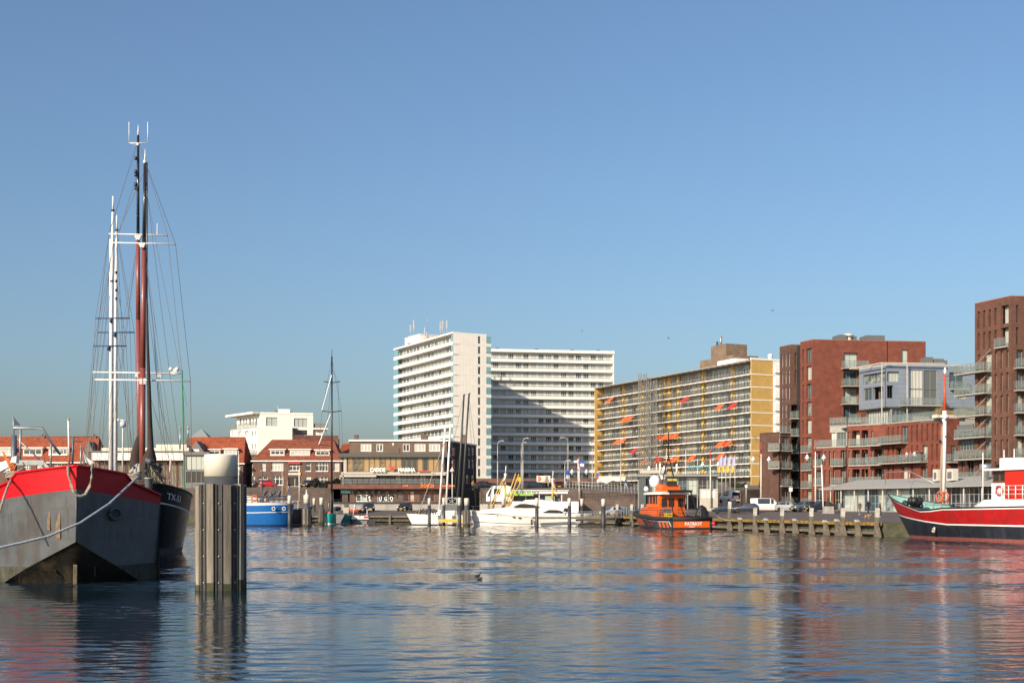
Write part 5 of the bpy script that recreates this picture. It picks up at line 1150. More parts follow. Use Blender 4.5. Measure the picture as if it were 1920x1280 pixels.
lines = [((271, 300), (329, 457), (357, 713), (360, 915), Y1), ((271, 320), (212, 457), (178, 713), (150, 930), Y1), ((259, 262), (204, 440), (174, 699), (158, 880), Y2), ((259, 262), (314, 440), (341, 699), (352, 905), Y2),
         ((272, 330), (300, 560), (345, 905), None, Y1), ((272, 345), (350, 760), None, None, Y1), ((271, 462), (316, 905), None, None, Y1), ((271, 462), (332, 905), None, None, Y1), ((271, 465), (300, 720), (322, 905), None, Y1), ((258, 452), (225, 640), (178, 905), None, Y2), ((258, 452), (235, 640), (196, 905), None, Y2), ((258, 455), (215, 760), (190, 905), None, Y2), ((259, 320), (222, 440), (186, 700), None, Y2), ((271, 460), (289, 640), (308, 905), None, Y1), ((275, 720), (330, 905), None, None, Y1), ((262, 720), (205, 905), None, None, Y2), ((276, 560), (300, 760), (338, 905), None, Y1)]
for k, ln in enumerate(lines):
    Y = ln[4]; pts = [tx(p[0], p[1], Y) for p in ln[:4] if p]; wire('rigging', pts, .017 if k < 4 else .013, rig if k % 2 == 0 else rig_b, TX)
wire('green_halyard', [tx(341.5, 694, Y1-1), tx(343, 780, Y1-1.5), tx(346, 930, Y1-2)], .04, mat('green_rope', (.02,.20,.08), .8), TX)
for px, py in ((338, 802), (353, 801)): m_ = MB(); m_.tube([tx(px-.5, py+40 if px == 338 else py+18, Y1+4), tx(px, py+2, Y1+4)], .05, 6); m_.ball(tuple(tx(px, py, Y1+4)), .08, 8); m_.build('lamp_pole', steel, TX)
mb = MB(); mb.tube([tx(230.5, 786, 70), tx(230, 890, 70)], .05, 6); mb.lathe([(.16,0),(.16,.25),(.05,.3)], 10, 0, tuple(tx(230.5, 800, 70))); mb.tube([tx(222, 787, 70), tx(238, 789, 70)], .05, 6); mb.ball(tuple(tx(222.5, 787, 70)), .1, 6); mb.build('radar_mast', mat('radar_grey', (.5,.52,.54), .5), TX)
# tangle of blocks, anchor gear and netting on the bow
rr = random.Random(9); mb = MB()
for k in range(42):
    c = tx(rr.uniform(272, 305), rr.uniform(868, 912), 78+rr.random()*2); mb.ball(tuple(c), rr.uniform(.06, .17), 6)
for k in range(12): mb.tube([tx(rr.uniform(270, 290), rr.uniform(860, 885), 78), tx(rr.uniform(285, 320), rr.uniform(895, 920), 78)], .035, 4)
mb.build('bow_gear', mat('gear_dark', (.035,.035,.035), .6, var=.6), TX)
mb = MB()
for k in range(7): a = tx(283+k*3, 875+k*5, 77.5); mb.tube([a, tx(287+k*5.5, 905+k*1.5, 77.5)], .03, 5)
mb.build('bow_ropes', mat('tarred_rope', (.30,.25,.15), .9, var=.5), TX)
mb = MB(); a, b, c_ = tx(285, 868, 77.3), tx(335, 922, 77.3), tx(290, 920, 77.3)
for k in range(9):
    t = k/8; mb.tube([a+(b-a)*t, c_+(b-c_)*t], .012, 3); mb.tube([a+(c_-a)*t, b+(c_-b)*t], .012, 3)
mb.build('bow_net', black, TX)
mb = MB(); mb.ball(tuple(tx(281, 865, 77.4)), .22, 10); mb.ball(tuple(tx(277, 863, 77.6)), .2, 10); mb.build('fender_ball', mat('fender_dark', (.06,.065,.07), .5), TX)
mb = MB(); mb.tube([tx(320, 856, 80), tx(316, 915, 80)], .03, 5); mb.build('flag_staff', spar_w, TX); mb = MB(); mb.grid([[tx(319.5, 858, 80), tx(322.5, 862, 80)], [tx(319, 866, 80), tx(322, 872, 80)]], 0, True); mb.build('red_flag', mat('flag_red', (.5,.02,.03), .8), TX)

# ------------------------------------------------------------------ white-masted sailing ship behind
c = at(205, 948, 108); TW = thing('white_masted_ship', 'white-masted sailing ship behind the barge with blue spreaders', 'ship', (c.x, c.y, 0), math.atan2(.94, -.33)); Minw = Matrix.Rotation(-math.atan2(.94, -.33), 4, 'Z')
def wx(px, py, Y): return Minw @ (at(px, py, Y)-Vector(TW.location))
sw = lambda x: 2.6-.6*min(1, x/8)
hull(TW, 24, 5.2, [lambda x: -.5, lambda x: .3, lambda x: sw(x)-.3, sw], [mat('boot_topping', (.045,.038,.036), .6), white_clean, mat('hull_stripe', (.05,.09,.22), .4)], 8, 4, 1.5, names=['boot_topping', 'hull', 'sheer_stripe'], deck=lambda x: sw(x)-.3)
mb = MB(); YA, YB = 112.0, 116.0; mw = mat('mast_white', (.76,.755,.74), .35)
mb.tube([wx(208, 905, YA), wx(209, 560, YA), wx(211.5, 392, YA)], 4.6*YA/F, 12, r2=2.0*YA/F); mb.tube([wx(211.5, 394, YA), wx(212, 368, YA)], 1.5*YA/F, 8); mb.build('main_mast', mw, TW)
mb = MB(); mb.tube([wx(216.5, 905, YB), wx(217, 560, YB), wx(218.5, 430, YB)], 3.8*YB/F, 12, r2=1.9*YB/F); mb.tube([wx(218.7, 432, YB), wx(219, 404, YB)], 1.3*YB/F, 8); mb.tube([wx(206.5, 640, YB+3), wx(206.8, 448, YB+3)], 1.6*YB/F, 8); mb.build('mizzen_mast', mw, TW)
blu = mat('spreader_blue', (.03,.055,.12), .5)
for (a, b, py, Y) in ((179, 243, 596.5, YA), (184, 252, 623, YB), (175, 237, 648.5, YA)): mb = MB(); mb.tube([wx(a, py, Y-.2), wx(b, py, Y-.2)], .06, 6); mb.tube([wx((a+b)/2-3, py+8, Y-.25), wx((a+b)/2-3, py, Y-.25)], .13, 6); mb.build('spreader', blu, TW)
mb = MB()
for (px, py, Y) in ((211.5, 394, YA), (218.5, 431, YB), (209.5, 527, YA)): mb.tube([wx(px-3, py, Y-.1), wx(px+3, py, Y-.1)], .1, 6)
mb.build('mast_bands', blu, TW)['kind'] = 'stuff'; mb = MB()
for py in (511, 527, 544, 560): mb.tube([wx(218, py-2.5, YB-.3), wx(218, py+2.5, YB-.3)], .12, 6)
mb.build('mast_lights', black, TW)
for k, ln in enumerate([((212, 392), (179, 596), (165, 880)), ((212, 392), (243, 596), (252, 880)), ((219, 430), (184, 623), (172, 880)), ((219, 430), (252, 623), (262, 880)), ((210, 470), (175, 648), (155, 880)), ((210, 470), (237, 648), (246, 880)), ((212, 400), (196, 640), (162, 880)), ((219, 440), (231, 660), (243, 880)), ((210, 560), (180, 880)), ((210, 560), (188, 880)), ((218, 560), (240, 760), (250, 880)), ((219, 640), (255, 880))]):
    wire('rigging', [wx(p[0], p[1], YA if k % 2 == 0 else YB) for p in ln], .017, rig if k % 2 else rig_b, TW)
# ------------------------------------------------------------------ boats across the harbour
def boat(name, label, cat, p, rz): return thing(name, label, cat, (p[0], p[1], 0), rz)
def cabin(mb, sts, m=0):
    """superstructure: stations (x, half width at foot, z foot, half width at top, z top)"""
    rows = [[(x, -a, z0), (x, -(a*.6+b*.4), z0+(z1-z0)*.55), (x, -b*.94, z1-.06), (x, -b*.6, z1), (x, b*.6, z1), (x, b*.94, z1-.06), (x, (a*.6+b*.4), z0+(z1-z0)*.55), (x, a, z0)] for x, a, z0, b, z1 in sts]
    mb.grid(rows[::-1], m, True)
    mb.face(rows[0], m); mb.face(rows[-1][::-1], m)
def local(T):
    M = Matrix.Rotation(-T.rotation_euler[2], 4, 'Z'); L0 = Vector(T.location)
    return lambda px, py, Y: M @ (at(px, py, Y)-L0)
gel = mat('gelcoat_white', (.80,.775,.72), .25, var=.05, scale=.6, coat=.3); tint = mat('tinted_window', (.035,.032,.032), .08, var=.2, spec=.8)
# white motor yacht
Y = 183.0; T = boat('motor_yacht', 'sleek white motor yacht lying behind mooring posts', 'yacht', (xa(893, Y), Y+2.0), 0.0); c = local(T)
ms = lambda x: 2.25-.75*min(1, x/9)**1.2+.05*max(0, x-9)/5
hull(T, 14.2, 4.4, [lambda x: -.5, lambda x: .28+.25*max(0, 1-x/6), lambda x: .36+.28*max(0, 1-x/6), lambda x: ms(x)-.42, lambda x: ms(x)-.36, ms], [gel, mat('stripe_navy', (.05,.06,.09), .3), gel, mat('stripe_dark', (.07,.08,.10), .3), gel], 8.5, 0, 1.7, wl=.55, pw=.85, names=['bottom', 'boot_stripe', 'topside', 'rub_rail', 'sheer'], deck=lambda x: ms(x)-.02, deckm=gel)
mb = MB(); cabin(mb, [(.4, .7, 1.9, .3, 2.28), (2.0, 1.5, 1.85, 1.0, 2.5), (4.2, 1.75, 1.7, 1.35, 2.72), (5.0, 1.8, 1.6, 1.4, 2.85), (7.0, 1.85, 1.5, 1.35, 3.75), (8.6, 1.85, 1.5, 1.45, 3.86), (11.5, 1.85, 1.45, 1.5, 3.55), (13.0, 1.85, 2.6, 1.55, 3.2)]); mb.build('superstructure', gel, T)
def pane(T, name, pts, y, m, th=.03): mb = MB(); mb.prism(pts, y, y+th); return mb.build(name, m, T)
pane(T, 'side_window', [(5.05, 2.72), (6.9, 2.62), (8.3, 2.62), (9.3, 2.66), (8.3, 3.05), (7.0, 3.22), (6.3, 3.2)], -1.80, tint); pane(T, 'saloon_window', [(9.4, 1.92), (12.2, 1.86), (12.6, 2.05), (11.6, 2.32), (10.4, 2.34)], -1.93, tint); pane(T, 'cockpit_window', [(12.4, 2.1), (13.6, 2.0), (13.6, 2.55), (12.6, 2.6)], -1.93, tint)
mb = MB(); mb.face([(5.25, -1.3, 2.88), (6.85, -1.25, 3.66), (6.85, 1.25, 3.66), (5.25, 1.3, 2.88)][::-1]); o = mb.build('windscreen', tint, T); o.location = (-.06, 0, .06)
mb = MB(); mb.beam((12.9, -1.85, 1.4), (13.5, -1.8, 2.9), .14, .3); mb.beam((12.9, 1.85, 1.4), (13.5, 1.8, 2.9), .14, .3); mb.build('arch_support', gel, T)
for x, w_ in ((1.05, .3), (3.2, .3), (5.4, .28), (6.2, .28)):
    mb = MB(); mb.tube([(x-w_, 0, 0), (x-w_*.5, 0, .07), (x+w_*.5, 0, .07), (x+w_, 0, 0), (x+w_*.5, 0, -.07), (x-w_*.5, 0, -.07), (x-w_, 0, 0)], .015, 4); mb.face([(x-w_, .0, 0), (x-w_*.5, 0, -.07), (x+w_*.5, 0, -.07), (x+w_, 0, 0), (x+w_*.5, 0, .07), (x-w_*.5, 0, .07)])
    xx = x; hb = 2.2*math.sin(PI/2*min(1, x/8.5))**.85; o = mb.build('porthole', tint, T, (0, -hb*.97-.06, ms(x)-.58))
for k in range(8):
    x = -.6+k*1.3; b = 2.2*max(.05, math.sin(PI/2*max(0, x)/8.5))**.85; mb = MB(); mb.tube([(x, -b+.05, ms(max(0, x))), (x+.18, -b+.02, ms(max(0, x))+.62)], .02, 4); mb.build('stanchion', steel, T)
mb = MB(); mb.tube([(-.8+k*1.0, -2.2*max(.05, math.sin(PI/2*max(0, min(1, (-.8+k)/8.5))))**.85+.02, ms(max(0, -.8+k))+.62) for k in range(11)], .02, 4); mb.build('guard_rail', steel, T)
mb = MB(); mb.box(14.2, 15.5, -1.9, 1.9, .28, .42); mb.build('swim_platform', gel, T)
mb = MB(); mb.tube([(7.9, -2.32, 1.0), (7.95, -2.35, .2)], .13, 8); mb.build('fender', black, T)
# pilot boat PATRIOT
px_, py_ = at(1200, 948, 171.5), at(1297, 948, 156.9); dv = V3((.31, -.95, 0)).normalized(); st = V3((xa(1296.5, 157.2), 157.2, 0)); bw = st-dv*15.2
navy = mat('pilot_navy', (.035,.042,.058), .4, var=.12); por = mat('pilot_orange', (.68,.115,.010), .45, var=.14, scale=1.5, dirt=((.30,.06,.02), 1.6, .35))
T = boat('pilot_boat', 'orange and dark blue pilot boat with white dome moored at the quay', 'boat', bw, math.atan2(dv.y, dv.x)); c = local(T)
ps = lambda x: 2.0-.72*min(1, x/11)
hull(T, 15.2, 5.5, [lambda x: -.5, lambda x: .22, ps], [mat('antifoul_dark', (.03,.03,.033), .6), navy], 7.5, 0, 1.6, wl=.6, pw=.75, names=['bottom', 'hull'], deck=lambda x: ps(x)-.1, deckm=mat('deck_red', (.30,.06,.04), .8), cap=(.27, rubber))
mb = MB(); mb.box(15.21, 15.26, -2.45, 2.45, .24, 1.05); mb.build('transom_plate', por, T); mb = MB(); mb.tube([(15.2, -2.6, ps(15)+.02), (15.2, 2.6, ps(15)+.02)], .27, 8); mb.build('stern_fender', rubber, T)
o = text('PATRIOT', .58, white_l, T, (15.29, -.95, .50), PI/2, ext=.01, bold=.012); mb = MB()
for k in range(8): mb.box(15.27, 15.285, -.38+k*.1, -.31+k*.1, .30, .40)
mb.build('port_name', white_l, T)
def side(x, z): # point on the left hull side
    h = (z+.5)/(ps(x)+.5); b = 2.75*math.sin(PI/2*min(1, x/7.5))**.75; w0 = .6 if x < 7.5 else .6+.34*min(1, (x-7.5)/4.57); return V3((x-1.6*z/2*max(0, 1-x/7.5)**1.2, -b*(w0+(1-w0)*h**.8)-.02, z))
for x in (2.2, 3.0, 3.8, 4.6, 5.4, 11.4, 12.5, 13.6):
    w_ = .45 if x < 6 else .6; z1 = ps(x)-.42; z0 = .45 if x < 6 else z1-.62
    mb = MB(); mb.face([side(x+.35, z0), side(x+w_+.35, z0), side(x+w_, z1), side(x, z1)]); mb.build('orange_stripe', por, T)
tm = text_mesh('J-25', 1.0, por, ext=.004, bold=.01)
for v in tm.vertices: q = side(7.4+v.co.x*1.3, .45+v.co.z*.9); v.co = q+V3((0, -.015, 0))
link('hull_number', tm, T)
mb = MB(); mb.tube([side(x, ps(x)-.33) for x in (1.6, 4, 6, 8, 10, 12, 13.5, 14.6)]+[side(15.1, .35)], .035, 5); mb.build('white_line', white_l, T)
# lower cabin, wheelhouse, roof
mb = MB(); cabin(mb, [(3.0, 1.2, 1.7, 1.0, 2.35), (3.6, 1.9, 1.6, 1.6, 2.75), (9.8, 1.95, 1.3, 1.8, 2.75)]); mb.build('lower_cabin', por, T)
mb = MB(); mb.box(5.6, 9.6, -1.75, 1.75, 2.7, 3.15); mb.box(8.9, 9.65, -1.72, 1.72, 3.15, 4.35); mb.box(5.8, 6.0, -1.6, 1.6, 3.15, 4.35)
for y in (-1.68, 1.58):
    for x in (6.4, 7.3, 8.2): mb.box(x, x+.12, y, y+.1, 3.15, 4.35)
mb.build('wheelhouse', por, T)
for k, x in enumerate((5.95, 6.55, 7.45, 8.35)):
    for y in (-1.66, 1.63): mb = MB(); mb.box(x, x+.72, y, y+.03, 3.18, 4.33); mb.build('wheelhouse_window', tint, T)
mb = MB(); mb.box(9.66, 9.70, -1.45, -.75, 2.6, 3.9); mb.build('aft_window', tint, T); mb = MB(); mb.box(9.66, 9.70, .85, 1.55, 2.6, 3.9); mb.build('aft_window', tint, T); mb = MB(); mb.box(9.66, 9.72, -.5, .3, 1.4, 3.9); mb.build('aft_door', mat('door_dark', (.05,.02,.02), .5), T); mb = MB(); mb.box(9.66, 9.73, .3, .8, 1.4, 3.95); mb.build('open_door', por, T)
mb = MB(); cabin(mb, [(4.4, 1.6, 4.36, 1.2, 4.5), (5.4, 2.1, 4.36, 1.9, 4.72), (9.6, 2.1, 4.36, 1.9, 4.75), (10.6, 1.9, 4.36, 1.7, 4.6)]); mb.build('roof', gel, T)
mb = MB(); cabin(mb, [(6.6, 1.0, 4.7, .8, 5.2), (7.4, 1.3, 4.7, 1.2, 5.75), (9.4, 1.3, 4.7, 1.2, 5.6)]); mb.box(9.3, 9.6, -.7, .7, 5.5, 6.3, 1); mb.build('roof_housing', [por, frame_dark], T)
mb = MB(); mb.lathe([(.2,-.6),(.55,-.5),(.68,-.1),(.68,.35),(.5,.75),(.2,.92),(.02,.95)], 16, 0, (7.0, -1.2, 5.9)); mb.build('radar_dome', white_clean, T); mb = MB(); mb.lathe([(.1,-.3),(.3,-.25),(.38,0),(.36,.3),(.2,.48),(.02,.5)], 14, 0, (7.8, -.35, 6.5)); mb.build('small_dome', white_clean, T); mb = MB(); mb.lathe([(.1,-.3),(.28,-.2),(.33,0),(.2,.3),(.02,.35)], 12, 0, (5.0, -1.5, 5.1)); mb.build('small_dome', white_clean, T)
mb = MB()
for s in (-1, 1): mb.beam((8.6, s*.95, 5.6), (8.6, s*.12, 8.9), .11)
mb.beam((8.6, 0, 8.6), (8.6, 0, 12.2), .12)
for z, w_ in ((6.6, .75), (7.4, .55), (8.1, .35)): mb.beam((8.6, -w_, z), (8.6, w_, z), .08)
mb.build('mast', black, T)
for z, w_, m_ in ((7.75, 1.1, gel), (9.0, .6, gel), (10.6, 1.05, black), (10.3, .8, black)): mb = MB(); mb.beam((8.45, -w_, z), (8.45, w_, z), .13, .1); mb.build('radar_bar', m_, T)
for y in (-1.1, 1.25): mb = MB(); mb.tube([(8.4, y, 7.0), (8.4, y, 8.3)], .13, 8); mb.build('antenna', gel, T)
mb = MB(); mb.box(9.62, 9.75, -.62, -.08, 6.05, 6.35); mb.box(9.62, 9.75, .08, .62, 6.05, 6.35); mb.build('search_light', mat('lamp_yellow', (.65,.50,.08), .4), T)
mb = MB()
for y in (-.85, 1.75): mb.beam((11.0, y*1.1, 4.7), (12.6, y*1.35, 1.3), .12)
mb.beam((11.0, -1.2, 4.75), (11.0, 2.1, 4.75), .3, .3); mb.build('aft_gantry', black, T)
mb = MB()
for k in range(10): mb.tube([(10.2+k*.5, -2.3, 1.3), (10.2+k*.5, -2.3, 2.35)], .03, 4)
for z in (1.8, 2.35): mb.tube([(5, -2.35, z), (14.8, -2.35, z)], .03, 4)
for k in range(7): mb.tube([(14.9, -1.6+k*.5, 1.3), (14.9, -1.6+k*.5, 2.45)], .035, 4)
for z in (1.6, 2.0, 2.45): mb.tube([(14.9, -1.7, z), (14.9, 1.5, z)], .03, 4)
mb.build('railing', black, T)
mb = MB(); mb.box(11.4, 12.2, -1.9, -1.1, 1.25, 2.0); mb.build('yellow_locker', mat('locker_yellow', (.75,.48,.03), .5), T); mb = MB(); mb.box(10.6, 11.3, -1.9, -.9, 2.0, 2.6); mb.build('grey_locker', dgrey, T); mb = MB(); mb.box(11.6, 12.4, .8, 2.0, 1.9, 2.5); mb.build('grey_locker', dgrey, T)
mb = MB(); rr = random.Random(4); rows = []
for k in range(7):
    z = 1.2+k*.3; r = (.95, 1.05, 1.0, .9, .8, .6, .1)[k]; rows.append([(14.0+r*.8*math.cos(2*PI*j/12)*(1+rr.uniform(-.1,.1)), 2.0+r*.9*math.sin(2*PI*j/12)*(1+rr.uniform(-.1,.1)), z) for j in range(12)])
mb.grid(rows, 0, False, True); mb.build('covered_crane', mat('black_tarp', (.018,.018,.02), .45, var=.3, bump=.5, bscale=5), T)
mb = MB(); mb.ball((15.2, 3.05, .75), .33, 10); mb.build('fender_ball', mat('fender_magenta', (.42,.01,.06), .5), T); mb = MB(); mb.ball((14.7, 2.95, .55), .3, 10); mb.build('fender_ball', red_hull, T)
rp = thing('pilot_boat_line', 'pale mooring rope from the pilot boat stern to the quay', 'rope', at(1345, 968, 155)); mb = MB(); mb.tube([p-Vector(rp.location) for p in sag(at(1345, 967, 156), at(1374, 974, 150), .25)], .05, 5); mb.build('rope', rope_m, rp)

# red fishing ship at the right
dv = V3((.37, -.93, 0)).normalized(); T = boat('red_fishing_ship', 'red and black fishing ship with white mast and teal bulwarks', 'ship', (36.2, 116.2), math.atan2(dv.y, dv.x)); c = local(T)
rs = lambda x: 4.0-1.62*min(1, x/6)**.75+(.32 if x > 6.9 else .32*max(0, (x-6.3)/.6))+.12*max(0, x-8)/8
wl_ = lambda x: 2.25-.85*min(1, x/8)**.8
shipred = mat('ship_red', (.40,.012,.014), .5, var=.22, scale=1.3, spec=.3, dirt=((.16,.03,.02), 1.4, .45)); shipblk = mat('ship_black', (.018,.021,.030), .4, var=.3, scale=1.5, dirt=((.10,.10,.10), 1.5, .25)); tealp = mat('teal_paint', (.21,.42,.38), .6, var=.15, dirt=((.30,.20,.10), 2.0, .4)); boot = mat('boot_red', (.25,.075,.065), .7, var=.25)
hull(T, 25, 6.6, [lambda x: -.5, lambda x: .28, lambda x: wl_(x)-.12, wl_, lambda x: rs(x)-.16, lambda x: rs(x)-.07, rs], [boot, shipblk, white_clean, shipred, white_clean, black], 8.0, 6, 3.1, wl=.55, pw=.72, names=['boot_topping', 'hull', 'white_line', 'red_band', 'sheer_line', 'rail'], deck=lambda x: rs(x)-1.15, deckm=mat('deck_brown', (.13,.09,.065), .8), capm=tealp, cap=(.06, black), n=34)
mb = MB(); mb.tube([c(1767, 943, 112.2), c(1769.5, 845, 112.2), c(1771, 770, 112.2)], 5.2*112/F, 12, r2=3.9*112/F); mb.tube([c(1771, 783, 112.2), c(1771, 779, 112.2)], .36, 10); mb.build('mast', white_clean, T)
mb = MB(); mb.tube([c(1771, 771, 112.2), c(1771.8, 703, 112.2)], 3.6*112/F, 10, r2=1.3*112/F); mb.tube([c(1761, 705, 112.2), c(1782, 705, 112.2)], .04, 5); mb.build('topmast', mat('mast_orange', (.58,.07,.025), .45), T)
mb = MB(); mb.lathe([(.09,0),(.12,.15),(.11,.4),(.02,.62)], 10, 0, tuple(c(1772, 701, 112.2))); mb.build('mast_light', white_clean, T)
mb = MB()
for s in (-1, 1): mb.tube([c(1763.5+s*1.3, 943, 111.9), c(1766+s*1.2, 790, 111.9)], .03, 4)
for k in range(26): mb.tube([c(1762.3+k*.1, 938-k*5.6, 111.9), c(1764.8+k*.1, 938-k*5.6, 111.9)], .02, 4)
mb.build('mast_ladder', mat('rusty_ladder', (.34,.19,.09), .8, var=.4), T)
for (px, py) in ((1764, 790), (1772, 815), (1763, 827), (1772, 783)): mb = MB(); mb.ball(tuple(c(px, py, 111.8)), .14, 6); mb.build('mast_lamp', white_clean if px > 1770 else black, T)
for px in (1762, 1772): mb = MB(); cc = c(px, 931, 111.6); mb.tube([cc+V3((.42*math.cos(2*PI*k/14), 0, .42*math.sin(2*PI*k/14))) for k in range(15)], .09, 6, cap=False); mb.build('lifebuoy', mat('buoy_orange', (.62,.12,.04), .6), T)
for pts in (((1771, 790), (1845, 935)), ((1771, 775), (1700, 930)), ((1773, 705), (1890, 885))): wire('stay', [c(p[0], p[1], 112.2-(.06*(p[0]-1771))) for p in pts], .012, rig, T)
mb = MB(); rr = random.Random(2); cc = c(1712, 938, 115)
for k in range(16): mb.ball((cc.x+rr.uniform(-.6,.6), cc.y+rr.uniform(-.5,.5), cc.z-.3+rr.uniform(-.25,.45)), rr.uniform(.2,.42), 7)
mb.build('covered_winch', mat('black_tarp', (.018,.018,.02), .45), T)
mb = MB()
for k in range(9): x = .5+k*.75; mb.tube([(x, 2.0*math.sin(PI/2*min(1, x/8))**.72+.5, 2.4), (x, 2.0*math.sin(PI/2*min(1, x/8))**.72+.7, 3.3)], .025, 4)
mb.tube([(.5, 1.1, 3.2), (3, 2.4, 2.95), (6.5, 3.0, 2.75)], .025, 4); mb.build('deck_rail', frame_grey, T)
mb = MB(); mb.box(2.6, 6.2, -1.5, .8, 1.5, 2.25); mb.box(2.5, 6.3, -1.6, .9, 2.25, 2.33); mb.build('hatch', mat('hatch_brown', (.14,.10,.075), .8), T)
# casing, wheelhouse
mb = MB(); cabin(mb, [(10.2, 2.6, 1.7, 2.4, 2.3), (10.9, 2.7, 1.7, 2.5, 3.0), (11.9, 2.8, 1.7, 2.5, 3.45), (22, 2.8, 1.7, 2.5, 3.5)]); mb.build('white_casing', white_clean, T)
_s0 = set(T.children)
mb = MB(); mb.box(11.6, 18, -2.0, 2.0, 3.45, 5.75); mb.build('wheelhouse', mat('wheelhouse_red', (.50,.022,.010), .4, var=.05), T)
mb = MB(); mb.box(9.8, 11.58, -1.6, 1.6, 4.75, 5.72); mb.build('wheelhouse_front', mat('varnished_wood', (.14,.07,.035), .4), T); mb = MB(); mb.box(9.7, 11.58, -1.62, 1.62, 3.4, 4.74); mb.build('front_panel', white_clean, T)
for (x, w_) in ((10.0, .5), (10.75, .55)): mb = MB(); mb.box(x, x+w_, -1.66, -1.61, 4.95, 5.5); mb.build('wheelhouse_window', tint, T)
for y in (-1.2, -.3, .6): mb = MB(); mb.box(9.74, 9.79, y, y+.65, 4.95, 5.5); mb.build('wheelhouse_window', tint, T)
mb = MB(); mb.box(9.5, 18.3, -2.2, 2.2, 5.76, 5.92); mb.build('roof', white_clean, T); mb = MB(); mb.box(10.7, 12.0, -1.7, -.3, 5.93, 6.75); mb.build('roof_box', white_clean, T); mb = MB(); mb.box(9.7, 10.6, -1.2, .2, 5.93, 6.3); mb.build('dark_locker', black, T)
mb = MB(); cc = V3((10.7, -1.75, 4.15)); mb.tube([cc+V3((.36*math.cos(2*PI*k/14), 0, .36*math.sin(2*PI*k/14))) for k in range(15)], .085, 6, cap=False); mb.build('lifebuoy', mat('buoy_red', (.45,.04,.03), .6), T)
mb = MB()
for k in range(12): mb.tube([(11.0+k*.75, -2.45, 3.45), (11.0+k*.75, -2.45, 4.5)], .035, 5)
for z in (3.85, 4.2, 4.5): mb.tube([(11.0, -2.45, z), (20, -2.45, z)], .03, 5)
mb.build('railing', white_clean, T)
for o_ in [q for q in T.children if q not in _s0]: o_.location.x += 2.3
for (px, y0, y1) in ((1883, 843, 896), (1902, 841, 892), (1843, 848, 935)): mb = MB(); Yp = 106 if px != 1843 else 108; mb.tube([c(px, y1, Yp), c(px-.5 if px != 1843 else px, y0, Yp)], .06, 6, r2=.035); mb.build('antenna', white_clean, T)
mb = MB(); hx = 6.4; cc = V3((hx, -3.3*math.sin(PI/2*hx/8)**.72*.86-.12, 1.0)); mb.tube([cc, cc+V3((.0,-.06,-.25)), cc+V3((.25,-.08,-.3))], .09, 6); mb.tube([cc+V3((.25,-.05,.1)), cc+V3((.28,-.08,-.25))], .08, 6); mb.build('anchor', mat('anchor_pale', (.50,.46,.40), .7), T)
tm = text_mesh('KNOR', .3, white_l) if False else None

# blue boat with rounded stern
Y = 181.0; T = boat('blue_boat', 'bright blue working boat with white rail and orange lifebuoy', 'boat', (xa(541, Y)-.2, Y+2.0), PI); c = local(T)
bluep = mat('boat_blue', (.012,.13,.42), .35, var=.12, coat=.2); bs = lambda x: 3.35-.12*min(1, x/5)
hull(T, 11.5, 4.6, [lambda x: -.5, lambda x: .25, lambda x: bs(x)-1.35, lambda x: bs(x)-1.24, lambda x: bs(x)-.28, bs], [mat('boot_navy', (.012,.03,.09), .5), bluep, white_clean, bluep, white_clean], 3.2, 3, .7, wl=.70, pw=.6, names=['boot_topping', 'hull', 'rubbing_strake', 'upper_hull', 'white_rail'], deck=lambda x: bs(x)-.5, cap=(.07, white_clean))
railb = mat('rail_blue', (.03,.09,.20), .5); mb = MB()
for k in range(14): x = .4+k*.75; b = 2.2*math.sin(PI/2*min(1, (x+.4)/3.2))**.6; mb.tube([(x, b, bs(x)-.1), (x, b, bs(x)+.95)], .035, 4); mb.tube([(x, -b, bs(x)-.1), (x, -b, bs(x)+.95)], .035, 4)
for z in (.5, .95):
    for s in (-1, 1): mb.tube([(x, s*2.2*math.sin(PI/2*min(1, (x+.4)/3.2))**.6, bs(x)+z) for x in (.1, .5, 1, 2, 3, 5, 8, 10.4)], .035, 4)
mb.build('railing', railb, T)
for px in (513, 532.5): mb = MB(); cc = c(px, 953, Y-.35); yy = cc.y+.05; mb.tube([V3((cc.x+.22*math.cos(2*PI*k/14), yy, cc.z+.22*math.sin(2*PI*k/14))) for k in range(15)], .05, 6, cap=False); mb.face([(cc.x+.2*math.cos(2*PI*k/12), yy, cc.z+.2*math.sin(2*PI*k/12)) for k in range(12)], 1); mb.build('porthole', [white_clean, black], T)
mb = MB(); cc = c(477, 934, Y-.4); mb.tube([cc+V3((.4*math.cos(2*PI*k/14), 0, .4*math.sin(2*PI*k/14))) for k in range(15)], .1, 6, cap=False); mb.build('lifebuoy', mat('buoy_orange', (.62,.12,.04), .6), T); mb = MB(); mb.ball(tuple(c(498, 937, Y-.3)), .24, 8); mb.build('float', mat('float_orange', (.65,.25,.12), .6), T)
mb = MB(); cabin(mb, [(4.0, 1.5, 2.9, 1.2, 3.9), (5.5, 1.6, 2.9, 1.3, 4.35), (9.5, 1.6, 2.9, 1.3, 4.5), (11, 1.3, 2.9, 1.0, 4.2)]); mb.build('tarpaulin', mat('cream_tarp', (.55,.52,.45), .8, bump=.6, bscale=3), T)
mb = MB(); mb.beam(c(521, 929, Y), c(508, 884, Y), .25, .2); mb.beam(c(521, 929, Y), c(512, 900, Y+.5), .1); mb.tube([c(493, 925, Y), c(491, 870, Y)], .08, 6); mb.build('crane_boom', mat('boom_dark', (.05,.055,.06), .5), T); mb = MB(); rr = random.Random(8)
for k in range(14): cc = c(rr.uniform(493, 524), rr.uniform(920, 931), Y); mb.ball(tuple(cc), rr.uniform(.15, .32), 6)
mb.build('deck_gear', mat('gear_mixed', (.10,.10,.11), .7, var=.6), T)
